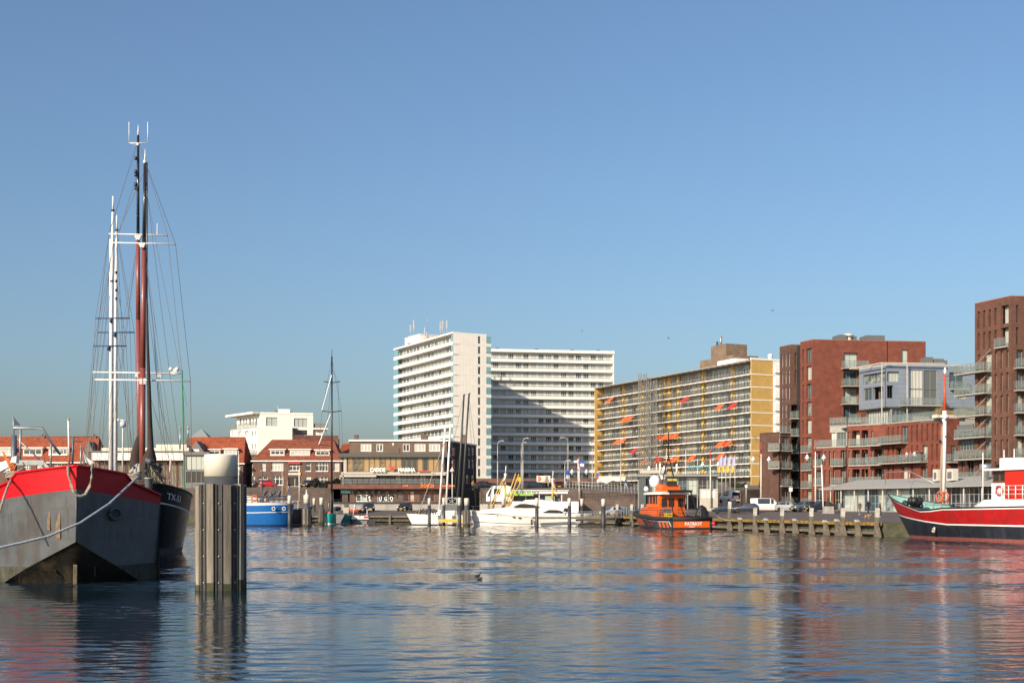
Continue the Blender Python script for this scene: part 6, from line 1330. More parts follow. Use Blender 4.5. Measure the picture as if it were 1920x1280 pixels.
# dark boat behind the posts
Y = 191.0; T = boat('dark_boat', 'dark hulled boat with white stern rails between mooring posts', 'boat', (xa(565, Y), Y+1.5), PI+.35); c = local(T); ds = lambda x: 2.9-.6*min(1, x/5)
hull(T, 10, 3.8, [lambda x: -.5, lambda x: .25, lambda x: ds(x)-.25, ds], [boot, mat('hull_charcoal', (.025,.026,.03), .4), mat('rail_grey', (.35,.35,.34), .5)], 4, 2, 1.6, names=['boot_topping', 'hull', 'rail'], deck=lambda x: ds(x)-.4); mb = MB()
for k in range(6): mb.tube([(1+k*.8, 1.3, 2.4), (1+k*.8, 1.4, 3.6)], .035, 4)
for z in (3.0, 3.6): mb.tube([(.6, .8, z), (5.4, 1.5, z)], .035, 4)
mb.tube([c(561, 940, Y), c(561, 878, Y)], .06, 6); mb.build('stern_rail', white_clean, T)
mb = MB(); mb.tube([c(536, 930, Y), c(539.5, 901, Y)], .04, 5); mb.build('flag_staff', mat('staff_wood', (.5,.3,.08), .6), T); mb = MB()
for k, m_ in enumerate((0, 1, 2)): mb.grid([[c(539+k*.8, 906+k*3, Y), c(540.2+k*.9, 909+k*3, Y)], [c(538+k*.8, 918+k*1.5, Y), c(539.4+k*.9, 921+k*1.5, Y)]], m_, True)
mb.build('ensign', [mat('flag_red', (.5,.02,.03), .8), white, mat('flag_blue', (.03,.06,.25), .8)], T)
mb = MB(); mb.box(*sum([[c(560, 962, 186)[i]-q, c(560, 962, 186)[i]+q] for i, q in ((0, 1.0), (1, .8), (2, .3))], [])); 
# teal racing yacht with tall black mast
Y = 201.0; T = boat('racing_yacht', 'teal and white racing yacht with very tall black mast', 'yacht', (xa(621, Y), Y-2.0), PI/2); c = local(T); tealh = mat('hull_teal', (.02,.33,.30), .35); ts = lambda x: 1.75-.3*min(1, x/8)
hull(T, 14, 3.9, [lambda x: -.4, lambda x: .22, ts], [white_clean, tealh], 5.5, 0, .2, wl=.65, pw=.6, names=['boot_stripe', 'hull'], deck=lambda x: ts(x)-.05, deckm=mat('deck_dark', (.07,.08,.10), .7))
mb = MB(); q0, q1 = c(609, 963, Y-1.6), c(618.5, 981, Y-1.6); mb.box(min(q0.x,q1.x)-.05, max(q0.x,q1.x)+.05, min(q0.y,q1.y), max(q0.y,q1.y), .25, 1.6); mb.build('white_panel', white_clean, T); mb = MB(); q0, q1 = c(610.5, 958, Y-1.7), c(619.5, 963, Y-1.7); mb.box(min(q0.x,q1.x)-.08, max(q0.x,q1.x)+.08, min(q0.y,q1.y), max(q0.y,q1.y), 1.62, 2.0); mb.build('orange_bag', mat('bag_orange', (.65,.12,.04), .7), T)
mb = MB(); mb.prism([(c(630.5, 964, Y-2).y, .2), (c(638, 981, Y-2).y, .2), (c(646.5, 965, Y-2).y, 1.55), (c(630.5, 964, Y-2).y, 1.6)], -.2, 2.0, axis='x'); mb.build('grey_cover', mat('grey_fabric', (.20,.20,.21), .8), T)
mb = MB(); mb.tube([c(622, 968, Y+3), c(622.3, 668, Y+3)], 2.0*Y/F, 8, r2=1.4*Y/F); mb.tube([c(622.3, 670, Y+3), c(622.3, 655, Y+3)], .04, 4); mb.build('mast', mat('carbon_black', (.015,.017,.022), .35), T)
for (a, b, py) in ((604, 640, 771), (607, 638, 716), (598, 622, 834)): mb = MB(); mb.tube([c(a, py-1, Y+3), c(622, py+1.5, Y+3), c(b, py-1, Y+3)], .07, 5); mb.build('spreader', black, T)
for pts in (((622, 672), (604, 770), (598, 834), (615, 960)), ((622, 672), (640, 770), (646, 950)), ((622, 700), (600, 950)), ((622, 690), (634, 716), (640, 960))): wire('rigging', [c(p[0], p[1], Y+3) for p in pts], .02, rig, T)
for a, b in (((622, 703), (604, 769)), ((620, 776), (598, 833))): wire('white_sheet', [c(a[0], a[1], Y+2.8), c(b[0], b[1], Y+2.8)], .09, white_clean, T)
sl_ = MB(); rows = []
for (px, py, w_) in ((621, 924, 2), (621, 935, 6), (621, 948, 9), (620, 960, 10)): cc = c(px, py, Y+2.6); r = w_*Y/F/2; rows.append([tuple(cc+V3((r*math.cos(2*PI*j/8), r*math.sin(2*PI*j/8), 0))) for j in range(8)])
sl_.grid(rows, 0, True, True); sl_.build('furled_sail', black, T)
mb = MB(); mb.ball(tuple(c(632, 953, Y+2)), .7, 8, sz=.55, sx=2.0); mb.build('navy_cover', mat('cover_navy', (.03,.04,.07), .8), T)
# white catamaran with raked white masts
Y = 190.0; T = boat('catamaran', 'white sailing boat with two raked white masts behind posts', 'boat', (xa(772, Y), Y+1.5), 0.0); c = local(T); cs = lambda x: 1.75-.25*min(1, x/4)
hull(T, 7.2, 3.0, [lambda x: -.4, lambda x: .2, cs], [mat('boot_navy', (.012,.03,.09), .5), gel], 2.6, 0, .9, wl=.6, pw=.8, names=['boot_topping', 'hull'], deck=lambda x: cs(x)-.05, deckm=gel)
mb = MB(); cabin(mb, [(2.6, .9, 1.5, .6, 1.9), (3.4, 1.1, 1.5, .9, 2.3), (6.5, 1.1, 1.5, .9, 2.3)]); mb.build('cabin', gel, T)
for a, b in (((823, 962), (834.5, 802)), ((836, 955), (844.5, 797))): mb = MB(); mb.tube([c(a[0], a[1], Y+1), c(b[0], b[1], Y+1)], 1.9*Y/F, 8); mb.tube([c(b[0]-2.5, b[1]+.5, Y+1), c(b[0]+2.5, b[1]-.5, Y+1)], .07, 5); mb.build('mast', mw, T)
for pts in (((833, 830), (785, 962)), ((834, 806), (800, 962)), ((844, 800), (858, 950))): wire('rigging', [c(p[0], p[1], Y) for p in pts], .06 if pts[0][0] == 833 else .02, rope_m if pts[0][0] == 833 else rig, T)
mb = MB(); rr = random.Random(6)
for k in range(26): cc = c(rr.uniform(782, 826), rr.uniform(955, 964), Y+.5); mb.ball(tuple(cc), rr.uniform(.1, .25), 5)
mb.build('deck_gear', mat('gear_mixed', (.10,.10,.11), .7, var=.6), T)
# boat with dark leaning masts, boarding frame
Y = 199.0; T = boat('dark_masted_boat', 'grey boat with two dark leaning masts behind the posts', 'boat', (xa(845, Y), Y+1.0), 0.0); c = local(T); cs2 = lambda x: 1.6-.2*min(1, x/4)
hull(T, 9, 3.2, [lambda x: -.4, lambda x: .2, cs2], [boot, mat('hull_pale', (.45,.46,.46), .5)], 3, 0, .9, names=['boot_topping', 'hull'], deck=lambda x: cs2(x)-.05, deckm=gel)
dm = mat('mast_dark', (.05,.05,.048), .45)
for a, b in (((857, 958), (870, 740)), ((865, 958), (879.5, 738))): mb = MB(); mb.tube([c(a[0], a[1], Y), c(b[0], b[1], Y)], 2.1*Y/F, 8, r2=1.6*Y/F); mb.tube([c(b[0]-1.5, b[1], Y), c(b[0]+3, b[1]-1, Y)], .06, 4); mb.build('mast', dm, T)
for pts in (((869, 745), (838, 880), (822, 955)), ((879, 742), (895, 870), (905, 950)), ((870, 800), (845, 955)), ((876, 790), (866, 955)), ((878, 745), (893, 960))): wire('rigging', [c(p[0], p[1], Y) for p in pts], .022, rig, T)
T = boat('boarding_frame', 'pale metal boarding frame between two mooring posts', 'frame', (xa(847, 187), 187), 0.0); c = local(T)
for a, b in (((838, 932), (838, 985)), ((856, 932), (856, 985))): mb = MB(); mb.beam(c(a[0], a[1], 187), c(b[0], b[1], 187), .14); mb.build('upright', steel, T)
for y in (933, 945, 948, 962, 966): mb = MB(); mb.beam(c(838, y, 187.0), c(856, y, 187.0), .1); mb.build('rail', steel, T)
mb = MB(); mb.beam(c(838, 934, 187), c(856, 945, 187), .07); mb.beam(c(838, 945, 187.1), c(856, 934, 187.1), .07); mb.build('cross_brace', steel, T); mb = MB(); q = c(847, 976, 187); mb.box(q.x-1.9, q.x+1.7, q.y-.8, q.y+.8, q.z-.2, q.z+.25); mb.build('yellow_float', mat('float_yellow', (.60,.42,.06), .6), T); mb = MB(); mb.box(q.x-.9, q.x+.8, q.y-.1, q.y+.1, q.z+1.5, q.z+2.4); mb.build('grey_board', dgrey, T)
# two fishing boats with yellow spars behind the yacht
spar_y = mat('spar_yellow', (.62,.40,.10), .5); 
for (px, ytop, yb, lab, booms) in ((947.5, 873, 950, 'fishing boat with yellow booms and white masthead behind the yacht foredeck', (((946, 893), (914, 957)), ((944, 905), (919, 957)), ((967, 887), (950, 940)), ((973, 888), (952, 948)), ((977, 902), (953, 950)))), (1036, 882, 936, 'fishing boat with short yellow mast behind the yacht cabin', (((1037, 905), (1044, 922)), ((1036, 920), (1046, 930))))):
    Y = 197.0 if px < 1000 else 200.0; T = boat('fishing_boat', lab, 'boat', (xa(px, Y)-5.0, Y), 0.0); T['group'] = 'fishing boats behind the motor yacht'; c = local(T); fs = lambda x: 2.3-.6*min(1, x/5)
    hull(T, 11, 3.6, [lambda x: -.4, lambda x: .3, lambda x: fs(x)-.2, fs], [boot, mat('hull_pale', (.45,.46,.46), .5), white_clean], 4, 2, 1.2, names=['boot_topping', 'hull', 'rail'], deck=lambda x: fs(x)-.4)
    mb = MB(); cabin(mb, [(6, 1.2, 1.8, 1.1, 3.6), (9, 1.2, 1.8, 1.1, 3.6)]); mb.build('wheelhouse', white_clean, T)
    ymid = ytop+32; mb = MB(); mb.tube([c(px, yb, Y), c(px, ymid, Y)], 1.9*Y/F, 8); mb.build('mast', spar_y, T); mb = MB(); mb.tube([c(px, ymid, Y), c(px+.3, ytop+14, Y)], 1.7*Y/F, 8); mb.tube([c(px+.3, ytop+14, Y), c(px+1.2, ytop, Y)], .07, 5); mb.tube([c(px-3, ytop+16, Y), c(px+4, ytop+16, Y)], .09, 5); mb.ball(tuple(c(px, ytop+20, Y)), .2, 6); mb.build('masthead', mw, T)
    for a, b in booms: mb = MB(); mb.tube([c(a[0], a[1], Y-.5), c(b[0], b[1], Y-.5)], .09, 6); mb.build('boom', spar_y, T)
    mb = MB(); mb.tube([c(px, ytop+22, Y), c(px-8 if px < 1000 else px+3, ytop+34, Y)], .1, 6); mb.build('stay_bar', mw, T)
# dinghies at the low quay
for (px, lab, col) in ((667, 'small grey dinghy with white sail folded at the low quay', (.20,.20,.21)), (683, 'small black dinghy carrying a white and red board', (.03,.03,.033))):
    Y = 207.0; T = boat('dinghy', lab, 'boat', (xa(px-6, Y), Y), 0.0); c = local(T); T['group'] = 'dinghies at the low quay'
    hull(T, 2.4, 1.3, [lambda x: -.2, lambda x: .55], [mat('dinghy_%d' % px, col, .6)], .9, 0, .3, names=['hull'], deck=lambda x: .3, deckm=rubber)
    mb = MB(); mb.tube([c(px+(-5 if px == 667 else 5), 968, Y), c(px+(-2 if px == 667 else 5.5), 945 if px == 667 else 957, Y)], .06, 5); mb.build('mast', white_clean, T)
    q = c(px, 970, Y-.75); mb = MB(); mb.prism([(q.x-.7, q.z-.25), (q.x+.7, q.z-.25), (q.x+.55, q.z+.35), (q.x-.6, q.z+.3)], q.y, q.y+.06, 0); mb.build('board', [white_clean if px == 683 else white], T)
    if px == 683: mb = MB(); mb.box(q.x-.1, q.x+.62, q.y-.02, q.y-.005, q.z-.1, q.z+.25); mb.build('red_mark', rd, T)
# ------------------------------------------------------------------ quay timbers
def gz(x, y):
    if y < 197 and x > 13: return ZQ+(ZP-ZQ)*max(0, min(1, (x-quay_edge_x(y)-1)/22))
    return ZQ+(ZP-ZQ)*max(0, min(1, (y-211)/20))
def edge_at(px, off=0.0):
    """point of the right-hand quay edge seen at column px, off metres out over the water"""
    r = (px-960)/F
    for (x0, y0), (x1, y1) in zip(QE[4:], QE[5:]):
        dx, dy = x1-x0, y1-y0; t = (r*y0-x0)/(dx-r*dy) if abs(dx-r*dy) > 1e-9 else -1
        if 0 <= t <= 1:
            n = V3((dy, -dx, 0)).normalized(); return V3((x0+dx*t, y0+dy*t, 0))+n*off, V3((dx, dy, 0)).normalized()
    return None, None
lich = mat('lichen_timber', (.27,.165,.035), .9, var=.55, scale=2.5, bump=.6, bscale=8); oldw = mat('old_timber', (.17,.145,.11), .9, var=.4, scale=3, bump=.6, bscale=10, dirt=((.07,.075,.03), 2, .5)); wtop = mat('post_white', (.52,.50,.45), .75, var=.3, scale=4, dirt=((.2,.16,.11), 4, .6))
QT = thing('quay_fendering', 'timber fendering with yellow-lichened beam along the right-hand quay', 'fendering', (17, 188, 0)); q0 = Vector(QT.location)
segs = [((13.3, 199), (17, 188)), ((17, 188), (25.9, 156)), ((25.9, 156), (34.95, 120))]
for (a, b) in segs:
    a = V3((a[0], a[1], 0)); b = V3((b[0], b[1], 0)); L_ = (b-a).length; u = (b-a)/L_; n = V3((u.y, -u.x, 0)); k = int(L_/5.2)+1
    for j in range(k):
        p0 = a+u*(L_*j/k)+n*.42; p1 = a+u*(L_*(j+1)/k-.06)+n*.42; mb = MB(); mb.beam(p0-q0+V3((0,0,ZQ-.1)), p1-q0+V3((0,0,ZQ-.1)), .34, .32); mb.build('wale_beam', lich, QT)
        mb = MB(); mb.beam(p0-q0+V3((0,0,.35)), p1-q0+V3((0,0,.35)), .22, .26); mb.build('lower_beam', oldw, QT)
def fpost(px, ytop, cap, lean=.0, tall=True):
    p, u = edge_at(px, .8); Y = p.y; zt = za(ytop, Y); o = p-q0; d_ = u*lean
    mb = MB(); mb.beam(o+V3((0,0,-1.5)), o+d_*.8+V3((0,0,zt-(cap if tall else .12))), .34 if tall else .30, .34 if tall else .30); f_ = mb.build('fender_post', oldw, QT)
    mb = MB(); mb.beam(o+d_*.8+V3((0,0,zt-(cap if tall else .12))), o+d_+V3((0,0,zt)), .36 if tall else .42, .36 if tall else .42); mb.build('white_top', wtop, f_)
    mb = MB(); mb.beam(o+u*.4+V3((0,0,.9)), o+u*1.0+V3((0,0,-.4)), .28, .3); mb.build('raker', oldw, f_)
for px, yt in ((1164, 945), (1192, 945), (1212, 945), (1377, 940), (1425, 952), (1476, 952), (1531, 952), (1590.5, 952), (1655, 952)): fpost(px, yt, .85, .45)
for px, yt in ((1398, 971), (1447, 972.5), (1501, 973), (1559, 976), (1581, 974), (1619, 975)): fpost(px, yt, .1, .2, False)
QB = thing('back_quay_fendering', 'weathered timber beams and posts along the far low quay', 'fendering', (-20, 210, 0)); q0b = Vector(QB.location)
for (a, b) in (((-42, 212), (-20, 210)), ((-20, 210), (2, 203)), ((2, 203), (13, 199))):
    a = V3((a[0], a[1]-.3, 0)); b = V3((b[0], b[1]-.3, 0)); k = int((b-a).length/5)+1
    for j in range(k):
        for z, m_ in ((1.15, oldw), (.5, mat('dark_timber', (.09,.075,.055), .9, var=.4))): mb = MB(); mb.beam(a+(b-a)*(j/k)-q0b+V3((0,0,z)), a+(b-a)*((j+.99)/k)-q0b+V3((0,0,z)), .35, .3); mb.build('beam', m_, QB)
        mb = MB(); p = a+(b-a)*(j/k)-q0b+V3((0,-.25,0)); mb.beam(p+V3((0,0,-1)), p+V3((0,0,1.5+.4*(j % 2))), .35, .35); mb.build('post', oldw, QB)
# jetty in front of and right of the yacht
J = thing('jetty', 'timber jetty with pale picket railing leading from the yacht to the quay', 'jetty', (xa(1070, 184), 184, 0)); j0 = Vector(J.location)
mb = MB(); mb.beam(at(998, 970.5, 181.5)-j0, at(1137, 970.5, 181.5)-j0, .3, .3); mb.build('front_beam', oldw, J); mb = MB(); mb.beam(at(1080, 975, 184)-j0, at(1185, 968, 190)-j0, 1.6, .2); mb.build('gangway', mat('gangway_grey', (.12,.11,.10), .8), J); mb = MB(); mb.beam(at(1085, 983, 184)-j0, at(1135, 983, 184)-j0, 2.0, .4); mb.build('pontoon', oldw, J)
for k in range(24):
    px = 1082+k*2.9; mb = MB(); a = at(px, 971-k*.1, 183.2+k*.2)-j0; mb.beam(a, a+V3((.18, 0, 1.0)), .05); mb.build('picket', steel, J)
mb = MB(); mb.tube([at(1082, 959, 183)-j0, at(1150, 957, 188)-j0], .035, 5); mb.build('hand_rail', steel, J)
for k in range(9): px = 1150+k*4.9; mb = MB(); a = at(px, 969, 190)-j0; mb.beam(a, a+V3((0, 0, 1.5)), .06); mb.build('gate_bar', steel, J)
mb = MB(); mb.tube([at(1150, 950, 190)-j0, at(1190, 950, 190)-j0], .04, 5); mb.build('gate_rail', steel, J)

# ------------------------------------------------------------------ ramp, railings, hedges, shelter, kiosk
def railing(name, label, pts, h, n, m, r=.035, rails=(1.0, .55)):
    pts = [Vector(p) for p in pts]; T = thing(name, label, 'railing', pts[0]); o = pts[0]
    P = [p-o for p in pts]; tot = sum((b-a).length for a, b in zip(P, P[1:])); 
    for k in range(n+1):
        d_ = tot*k/n
        for a, b in zip(P, P[1:]):
            l = (b-a).length
            if d_ <= l+1e-6: q = a+(b-a)*(d_/l); break
            d_ -= l
        mb = MB(); mb.beam(q, q+V3((0,0,h)), r*2); mb.build('post', m, T)
    for f_ in rails: mb = MB(); mb.tube([p+V3((0,0,h*f_)) for p in P], r, 5); mb.build('rail', m, T)
    return T
railing('ramp_railing', 'grey metal railing sloping down along the ramp wall', [(xa(1062, 209), 209, za(914.5, 209)), (xa(1110, 207.6), 207.6, za(917, 207.6)), (xa(1196, 206.5), 206.5, za(926, 206.5))], 1.1, 22, steel)
railing('upper_railing', 'grey metal railing on the upper road left of the shelter', [(xa(1062, 232), 232, za(913, 232)), (xa(1195, 228), 228, za(918, 228))], 1.1, 22, steel)
def foliage(name, label, cat, x0, x1, y0, y1, z0, h, n, m, seed, size=.16):
    rr = random.Random(seed); mb = MB()
    for k in range(n):
        t = rr.random(); x = x0+(x1-x0)*t; y = y0+(y1-y0)*rr.random(); z = h*(rr.random()**.7)*(1+.25*math.sin(x*1.3+seed)+.15*math.sin(x*3.1)); s = size*rr.uniform(.6, 1.5)
        a = Vector((rr.uniform(-1,1), rr.uniform(-1,1), rr.uniform(-1,1))).normalized()*s; b = a.cross(Vector((rr.uniform(-1,1), rr.uniform(-1,1), rr.uniform(-1,1)))).normalized()*s*.7; c_ = Vector((x-x0, y-y0, z))
        mb.face([c_-a, c_+b, c_+a, c_-b])
    T = thing(name, label, cat, (x0, y0, z0)); mb.build('foliage', m, T); mb = MB()
    for k in range(6): xx = (x1-x0)*(k+.5)/6; mb.tube([(xx, (y1-y0)/2, -.3), (xx+.1, (y1-y0)/2, h*.6)], .04, 5)
    mb.build('stems', oldw, T); return T
hed = mat('hedge_green', (.055,.065,.025), .8, var=.5, scale=6); hed2 = mat('hedge_olive', (.10,.085,.035), .85, var=.5, scale=6)
foliage('hedge', 'long low olive hedge along the upper road below the white flats', 'hedge', xa(1058, 240), xa(1180, 240), 239, 241, za(912.5, 240), .85, 5200, hed2, 1)
foliage('hedge', 'green hedge behind the fishing boats left of the billboard', 'hedge', xa(895, 238), xa(1035, 238), 237, 239, za(913.5, 238), .8, 5200, hed, 2)
foliage('hedge', 'small hedge on the brown wall right of the shelter', 'hedge', xa(1368, 224), xa(1398, 224), 223, 225, za(913, 224), .8, 1200, hed, 3)
# ferry shelter
SHT = thing('ferry_shelter', 'grey steel and glass shelter behind the pilot boat', 'shelter', (xa(1200, 203), 203, ZP)); f = Face(SHT, P2(1197, 203), P2(1345, 201)); gsteel = mat('shelter_steel', (.22,.24,.25), .5, .3)
zt = f.z(1250, 893)
for k in range(9):
    a = f.len*k/8; f.box('post', a-.08, a+.08, 0, zt, -.1, .06, gsteel)
for k in range(8):
    a = f.len*k/8+.1; window(SHT, f.o, f.u, a, .9 if k < 3 else 2.6, f.len/8-.2, zt-1.1 if k < 3 else zt-2.7, gsteel, gl_sky if k % 3 else glass_d, 2, 2, t=.06, depth=.03, name='glass_panel')
f.box('roof', -1.2, f.len+.3, zt, zt+.28, -4, 1.2, gsteel); f.box('upper_roof', f.S(1200), f.S(1247), zt+.5, zt+1.05, -3, .6, mat('beige_edge', (.42,.39,.33), .6))
f.box('lift_box', f.S(1200), f.S(1212), 0, zt-.3, .2, 1.8, mat('lift_dark', (.06,.075,.075), .4)); f.box('info_wall', f.S(1312), f.S(1346), 0, f.z(1320, 916), .3, .7, mat('info_stone', (.42,.39,.33), .8)); f.box('info_board', f.S(1316), f.S(1324), f.z(1320, 933), f.z(1320, 919.5), .71, .75, white_l); f.box('info_board', f.S(1326), f.S(1341), f.z(1320, 933), f.z(1320, 919.5), .71, .75, white_l)
text('NPALEIS', .95, mat('sign_teal', (.02,.28,.28), .5), SHT, f.pt(f.S(1290), zt+1.1, .9), f.rz, ext=.03, bold=.01)
# lattice hoist masts in front of the yellow flats
for (px, y0, y1, lab) in ((1205, 700, 890, 'tall lattice hoist mast rising above the yellow flats roof'), (1223, 712, 885, 'shorter lattice hoist mast standing right of the taller one')):
    Yh = 318.0 if px < 1210 else 312.0; b = at(px, y1, Yh); T = thing('hoist_mast', lab, 'hoist', b, .3, 'hoist masts'); h = za(y0, Yh)-b.z; w_ = .75
    for sx in (-1, 1):
        for sy in (-1, 1): mb = MB(); mb.beam((sx*w_, sy*w_, 0), (sx*w_, sy*w_, h), .16); mb.build('leg', frame_grey, T)
    mb = MB(); nz = int(h/1.5)
    for k in range(nz):
        z = h*k/nz; z2 = h*(k+1)/nz
        for a, c_ in (((-w_,-w_), (w_,-w_)), ((w_,-w_), (w_,w_)), ((-w_,w_), (w_,w_)), ((-w_,-w_), (-w_,w_))):
            mb.beam((a[0], a[1], z), (c_[0], c_[1], z2), .07)
            mb.beam((a[0], a[1], z), (c_[0], c_[1], z), .07)
    mb.build('lattice', frame_grey, T)
# fish kiosk and trailer on the quay behind the yacht
Y = 207.0; K = thing('quay_kiosk', 'white kiosk with long green and white signboard behind the yacht', 'kiosk', (xa(950, Y), Y, ZQ)); k0 = Vector(K.location)
def kb(name, p0, p1, y0, y1, d0, d1, m): mb = MB(); a = at(p0, y1, Y)-k0; b = at(p1, y0, Y)-k0; mb.box(a.x, b.x, d0, d1, a.z, b.z); return mb.build(name, m, K)
kb('signboard', 950, 1064, 920.5, 925, -1.2, -1.05, white_clean); kb('signboard_green', 951, 975, 921.5, 926.5, -1.3, -1.21, mat('sign_green', (.25,.50,.10), .6)); kb('awning', 949, 1000, 925.5, 929, -2.0, -.9, mat('awning_green', (.30,.50,.12), .7)); kb('roof', 948, 1066, 918.5, 920, -1.4, 3.0, gel); kb('counter', 960, 1050, 941, 950, -.6, 0, white)
for px in (962, 985, 1010, 1034, 1052): kb('post', px, px+1.5, 925, 952, -.9, -.75, white)
kb('interior', 962, 1050, 927, 941, .2, .4, dgrey); kb('menu_board', 1022, 1040, 929, 939, -.5, -.42, mat('menu_green', (.35,.45,.33), .6))
for k in range(8): kb('sign_mark', 974+k*4.6, 977+k*4.6+(k % 2), 921.8, 924, -1.24, -1.205, mat('mark_green', (.05,.22,.10), .6))
mb = MB(); cabin(mb, [(0, .9, 0, .7, 1.2), (.9, 1.2, 0, 1.0, 2.5), (3.2, 1.2, 0, 1.0, 2.6), (4.0, 1.2, 0, 1.0, 2.4)]); T = thing('sales_trailer', 'white rounded sales trailer left of the kiosk signboard', 'trailer', tuple(at(912, 936, 206.5))); T.location.z -= .3; mb.build('body', gel, T); mb = MB(); mb.box(1.2, 2.2, -1.24, -1.2, 1.2, 2.0); mb.build('window', tint, T); mb = MB(); mb.prism([(.15, .8), (.6, 1.9), (.85, 1.9), (.85, .8)], -1.02, -.98); mb.build('front_window', tint, T)
for x in (1.2, 3.0): mb = MB(); mb.lathe([(.3,0),(.3,.2)], 12); o = mb.build('wheel', rubber, T, (x, -1.0, -.15)); o.rotation_euler = (PI/2, 0, 0)
mb = MB(); mb.box(-1, 5.5, -1.3, 1.3, -1.9, -.45); mb.build('plinth', mat('plinth_cream', (.50,.47,.40), .8), T)
# billboard and blue route signs on the upper road
def signpost(name, label, px, ytop, ybase, Y, panels, r=.06, pm=None):
    b = at(px, ybase, Y); T = thing(name, label, 'sign', b); t = at(px, ytop, Y)-b; mb = MB(); mb.tube([(0,0,-.6), t], r, 6); mb.build('pole', pm or lamp_grey, T)
    for (p0, p1, y0, y1, m) in panels:
        a = at(p0, y1, Y)-b; c_ = at(p1, y0, Y)-b; mb = MB()
        if abs((p1-p0)-(y1-y0)) < .6 and m in ROUND:
            r_ = (c_.x-a.x)/2; mb.lathe([(r_, 0), (r_, .05)], 14); o = mb.build('disc', m, T, ((a.x+c_.x)/2, -.08, (a.z+c_.z)/2)); o.rotation_euler = (PI/2, 0, 0)
        else: mb.box(a.x, c_.x, -.14, -.08, a.z, c_.z); mb.build('panel', m, T)
    return T
sb = mat('sign_blue', (.02,.10,.42), .5, var=.05); sw = mat('sign_white', (.72,.72,.72), .5, var=.03); ROUND = []; srd = mat('sign_red_round', (.5,.02,.03), .5); ROUND.append(srd); syl = mat('sign_amber', (.75,.40,.01), .5); ROUND += [mat('disc_blue', (.02,.12,.48), .5)]
signpost('route_sign', 'white pole with blue and white route signs on the upper road', 1084, 860, 905, 233, [(1076, 1084, 863, 867, sw), (1085, 1095, 862.5, 867.5, sb), (1085, 1095, 869, 874, sw), (1085, 1095, 876, 880, sb)], .09, white)
signpost('parking_sign', 'tall blue and white parking sign board on the upper road', 1065, 880, 912, 231, [(1062, 1067.5, 882, 890, sb), (1062, 1067.5, 890.5, 898, sw)])
signpost('crossing_sign', 'blue crossing sign above small white plate by the yellow flats', 1120.5, 886, 907, 232, [(1117.5, 1123.5, 887, 893, ROUND[-1]), (1118.5, 1122.5, 893.5, 896.5, srd), (1119, 1122, 899, 904, sw)])
signpost('cycle_sign', 'small blue warning sign low beside the parking sign', 1060.5, 895, 912, 230.5, [(1058, 1063, 896.5, 901.5, ROUND[-1])])
signpost('no_entry_board', 'white board with red ring on a pole in front of the brown tower', 1482, 912, 940, 198, [(1479, 1485.5, 913.5, 921, sw), (1480, 1484.5, 914.5, 919, srd)])
signpost('yellow_sign', 'amber round traffic sign behind the yellow booms', 974.5, 893, 912, 231, [(970.5, 977.5, 894.5, 901.5, syl)])
signpost('quay_sign', 'small blue sign on a pole beside the brown retaining wall', 1399, 908, 938, 203, [(1396.5, 1401, 908.5, 914, sw)])
T = thing('billboard', 'wide pale billboard with orange disc beside the upper road', 'billboard', at(1020, 906, 236)); b0 = Vector(T.location); a = at(1006, 903.5, 236)-b0; c_ = at(1032, 891.5, 236)-b0; mb = MB(); mb.box(a.x, c_.x, -.1, .1, a.z, c_.z); mb.build('board', mat('poster_pale', (.62,.60,.55), .6, var=.15), T); mb = MB(); mb.prism([(a.x+.3+.6*math.cos(q), (a.z+c_.z)/2+.5*math.sin(q)) for q in [PI*k/8-PI/2 for k in range(9)]], -.12, -.105); mb.build('orange_disc', mat('poster_orange', (.55,.16,.05), .6), T); mb = MB(); q = a.x+1.9; mb.prism([(q-.45, a.z+.05), (q+.45, a.z+.05), (q+.25, a.z+.7), (q+.15, a.z+1.05), (q-.15, a.z+1.05), (q-.25, a.z+.7)], -.12, -.105); mb.build('poster_figure', mat('poster_dark', (.25,.20,.18), .6), T)
for x in (a.x+.4, c_.x-.4): mb = MB(); mb.tube([(x, .05, -.6), (x, .05, a.z)], .07, 6); mb.build('post', lamp_grey, T)

# ------------------------------------------------------------------ lamps
def arm_lamp(px, ytop, ybase, Y, arm, label):
    b = at(px, ybase, Y); h = za(ytop, Y)-b.z; T = thing('street_lamp', label, 'street lamp', b, 0, 'tall street lamps'); a = arm*Y/F
    mb = MB(); mb.tube([(0,0,-.8), (0,0,h*.55)], .10, 8, r2=.08); mb.tube([(0,0,h*.55), (0,0,h-.9)], .07, 8, r2=.055); mb.tube([(0,0,h-.92), (a*.06,0,h-.45), (a*.25,0,h-.12), (a*.6,0,h), (a,0,h)], .06, 6); mb.build('pole', lamp_grey, T)
    mb = MB(); mb.ball((a, 0, h-.02), .28, 8, sz=.35, sy=.5); mb.build('lamp_head', mat('lamp_head', (.55,.55,.53), .4), T)
for a in ((933, 826, 912, 232, 10, 'tall grey street lamp with arm to the right beside the white gable'), (977.5, 829, 912, 233, 8, 'tall grey street lamp, left one of the close pair before the white flats'), (980.5, 821, 912, 228, 9, 'tall grey street lamp, taller one of the close pair before the white flats'), (1065, 820, 912, 232, -12, 'tall grey street lamp with arm to the left above the parking sign'), (1110.5, 829, 908, 232, -4, 'tall grey street lamp just left of the yellow flats corner'), (1164, 822, 913, 225, 3, 'tall grey street lamp in front of the first orange awnings'), (1059, 862.5, 912, 230, 9, 'short grey street lamp with double arm below the parking lamp')): arm_lamp(*a)
cream = mat('lamp_cream', (.62,.58,.50), .45); lred = mat('lamp_red', (.42,.045,.04), .45)
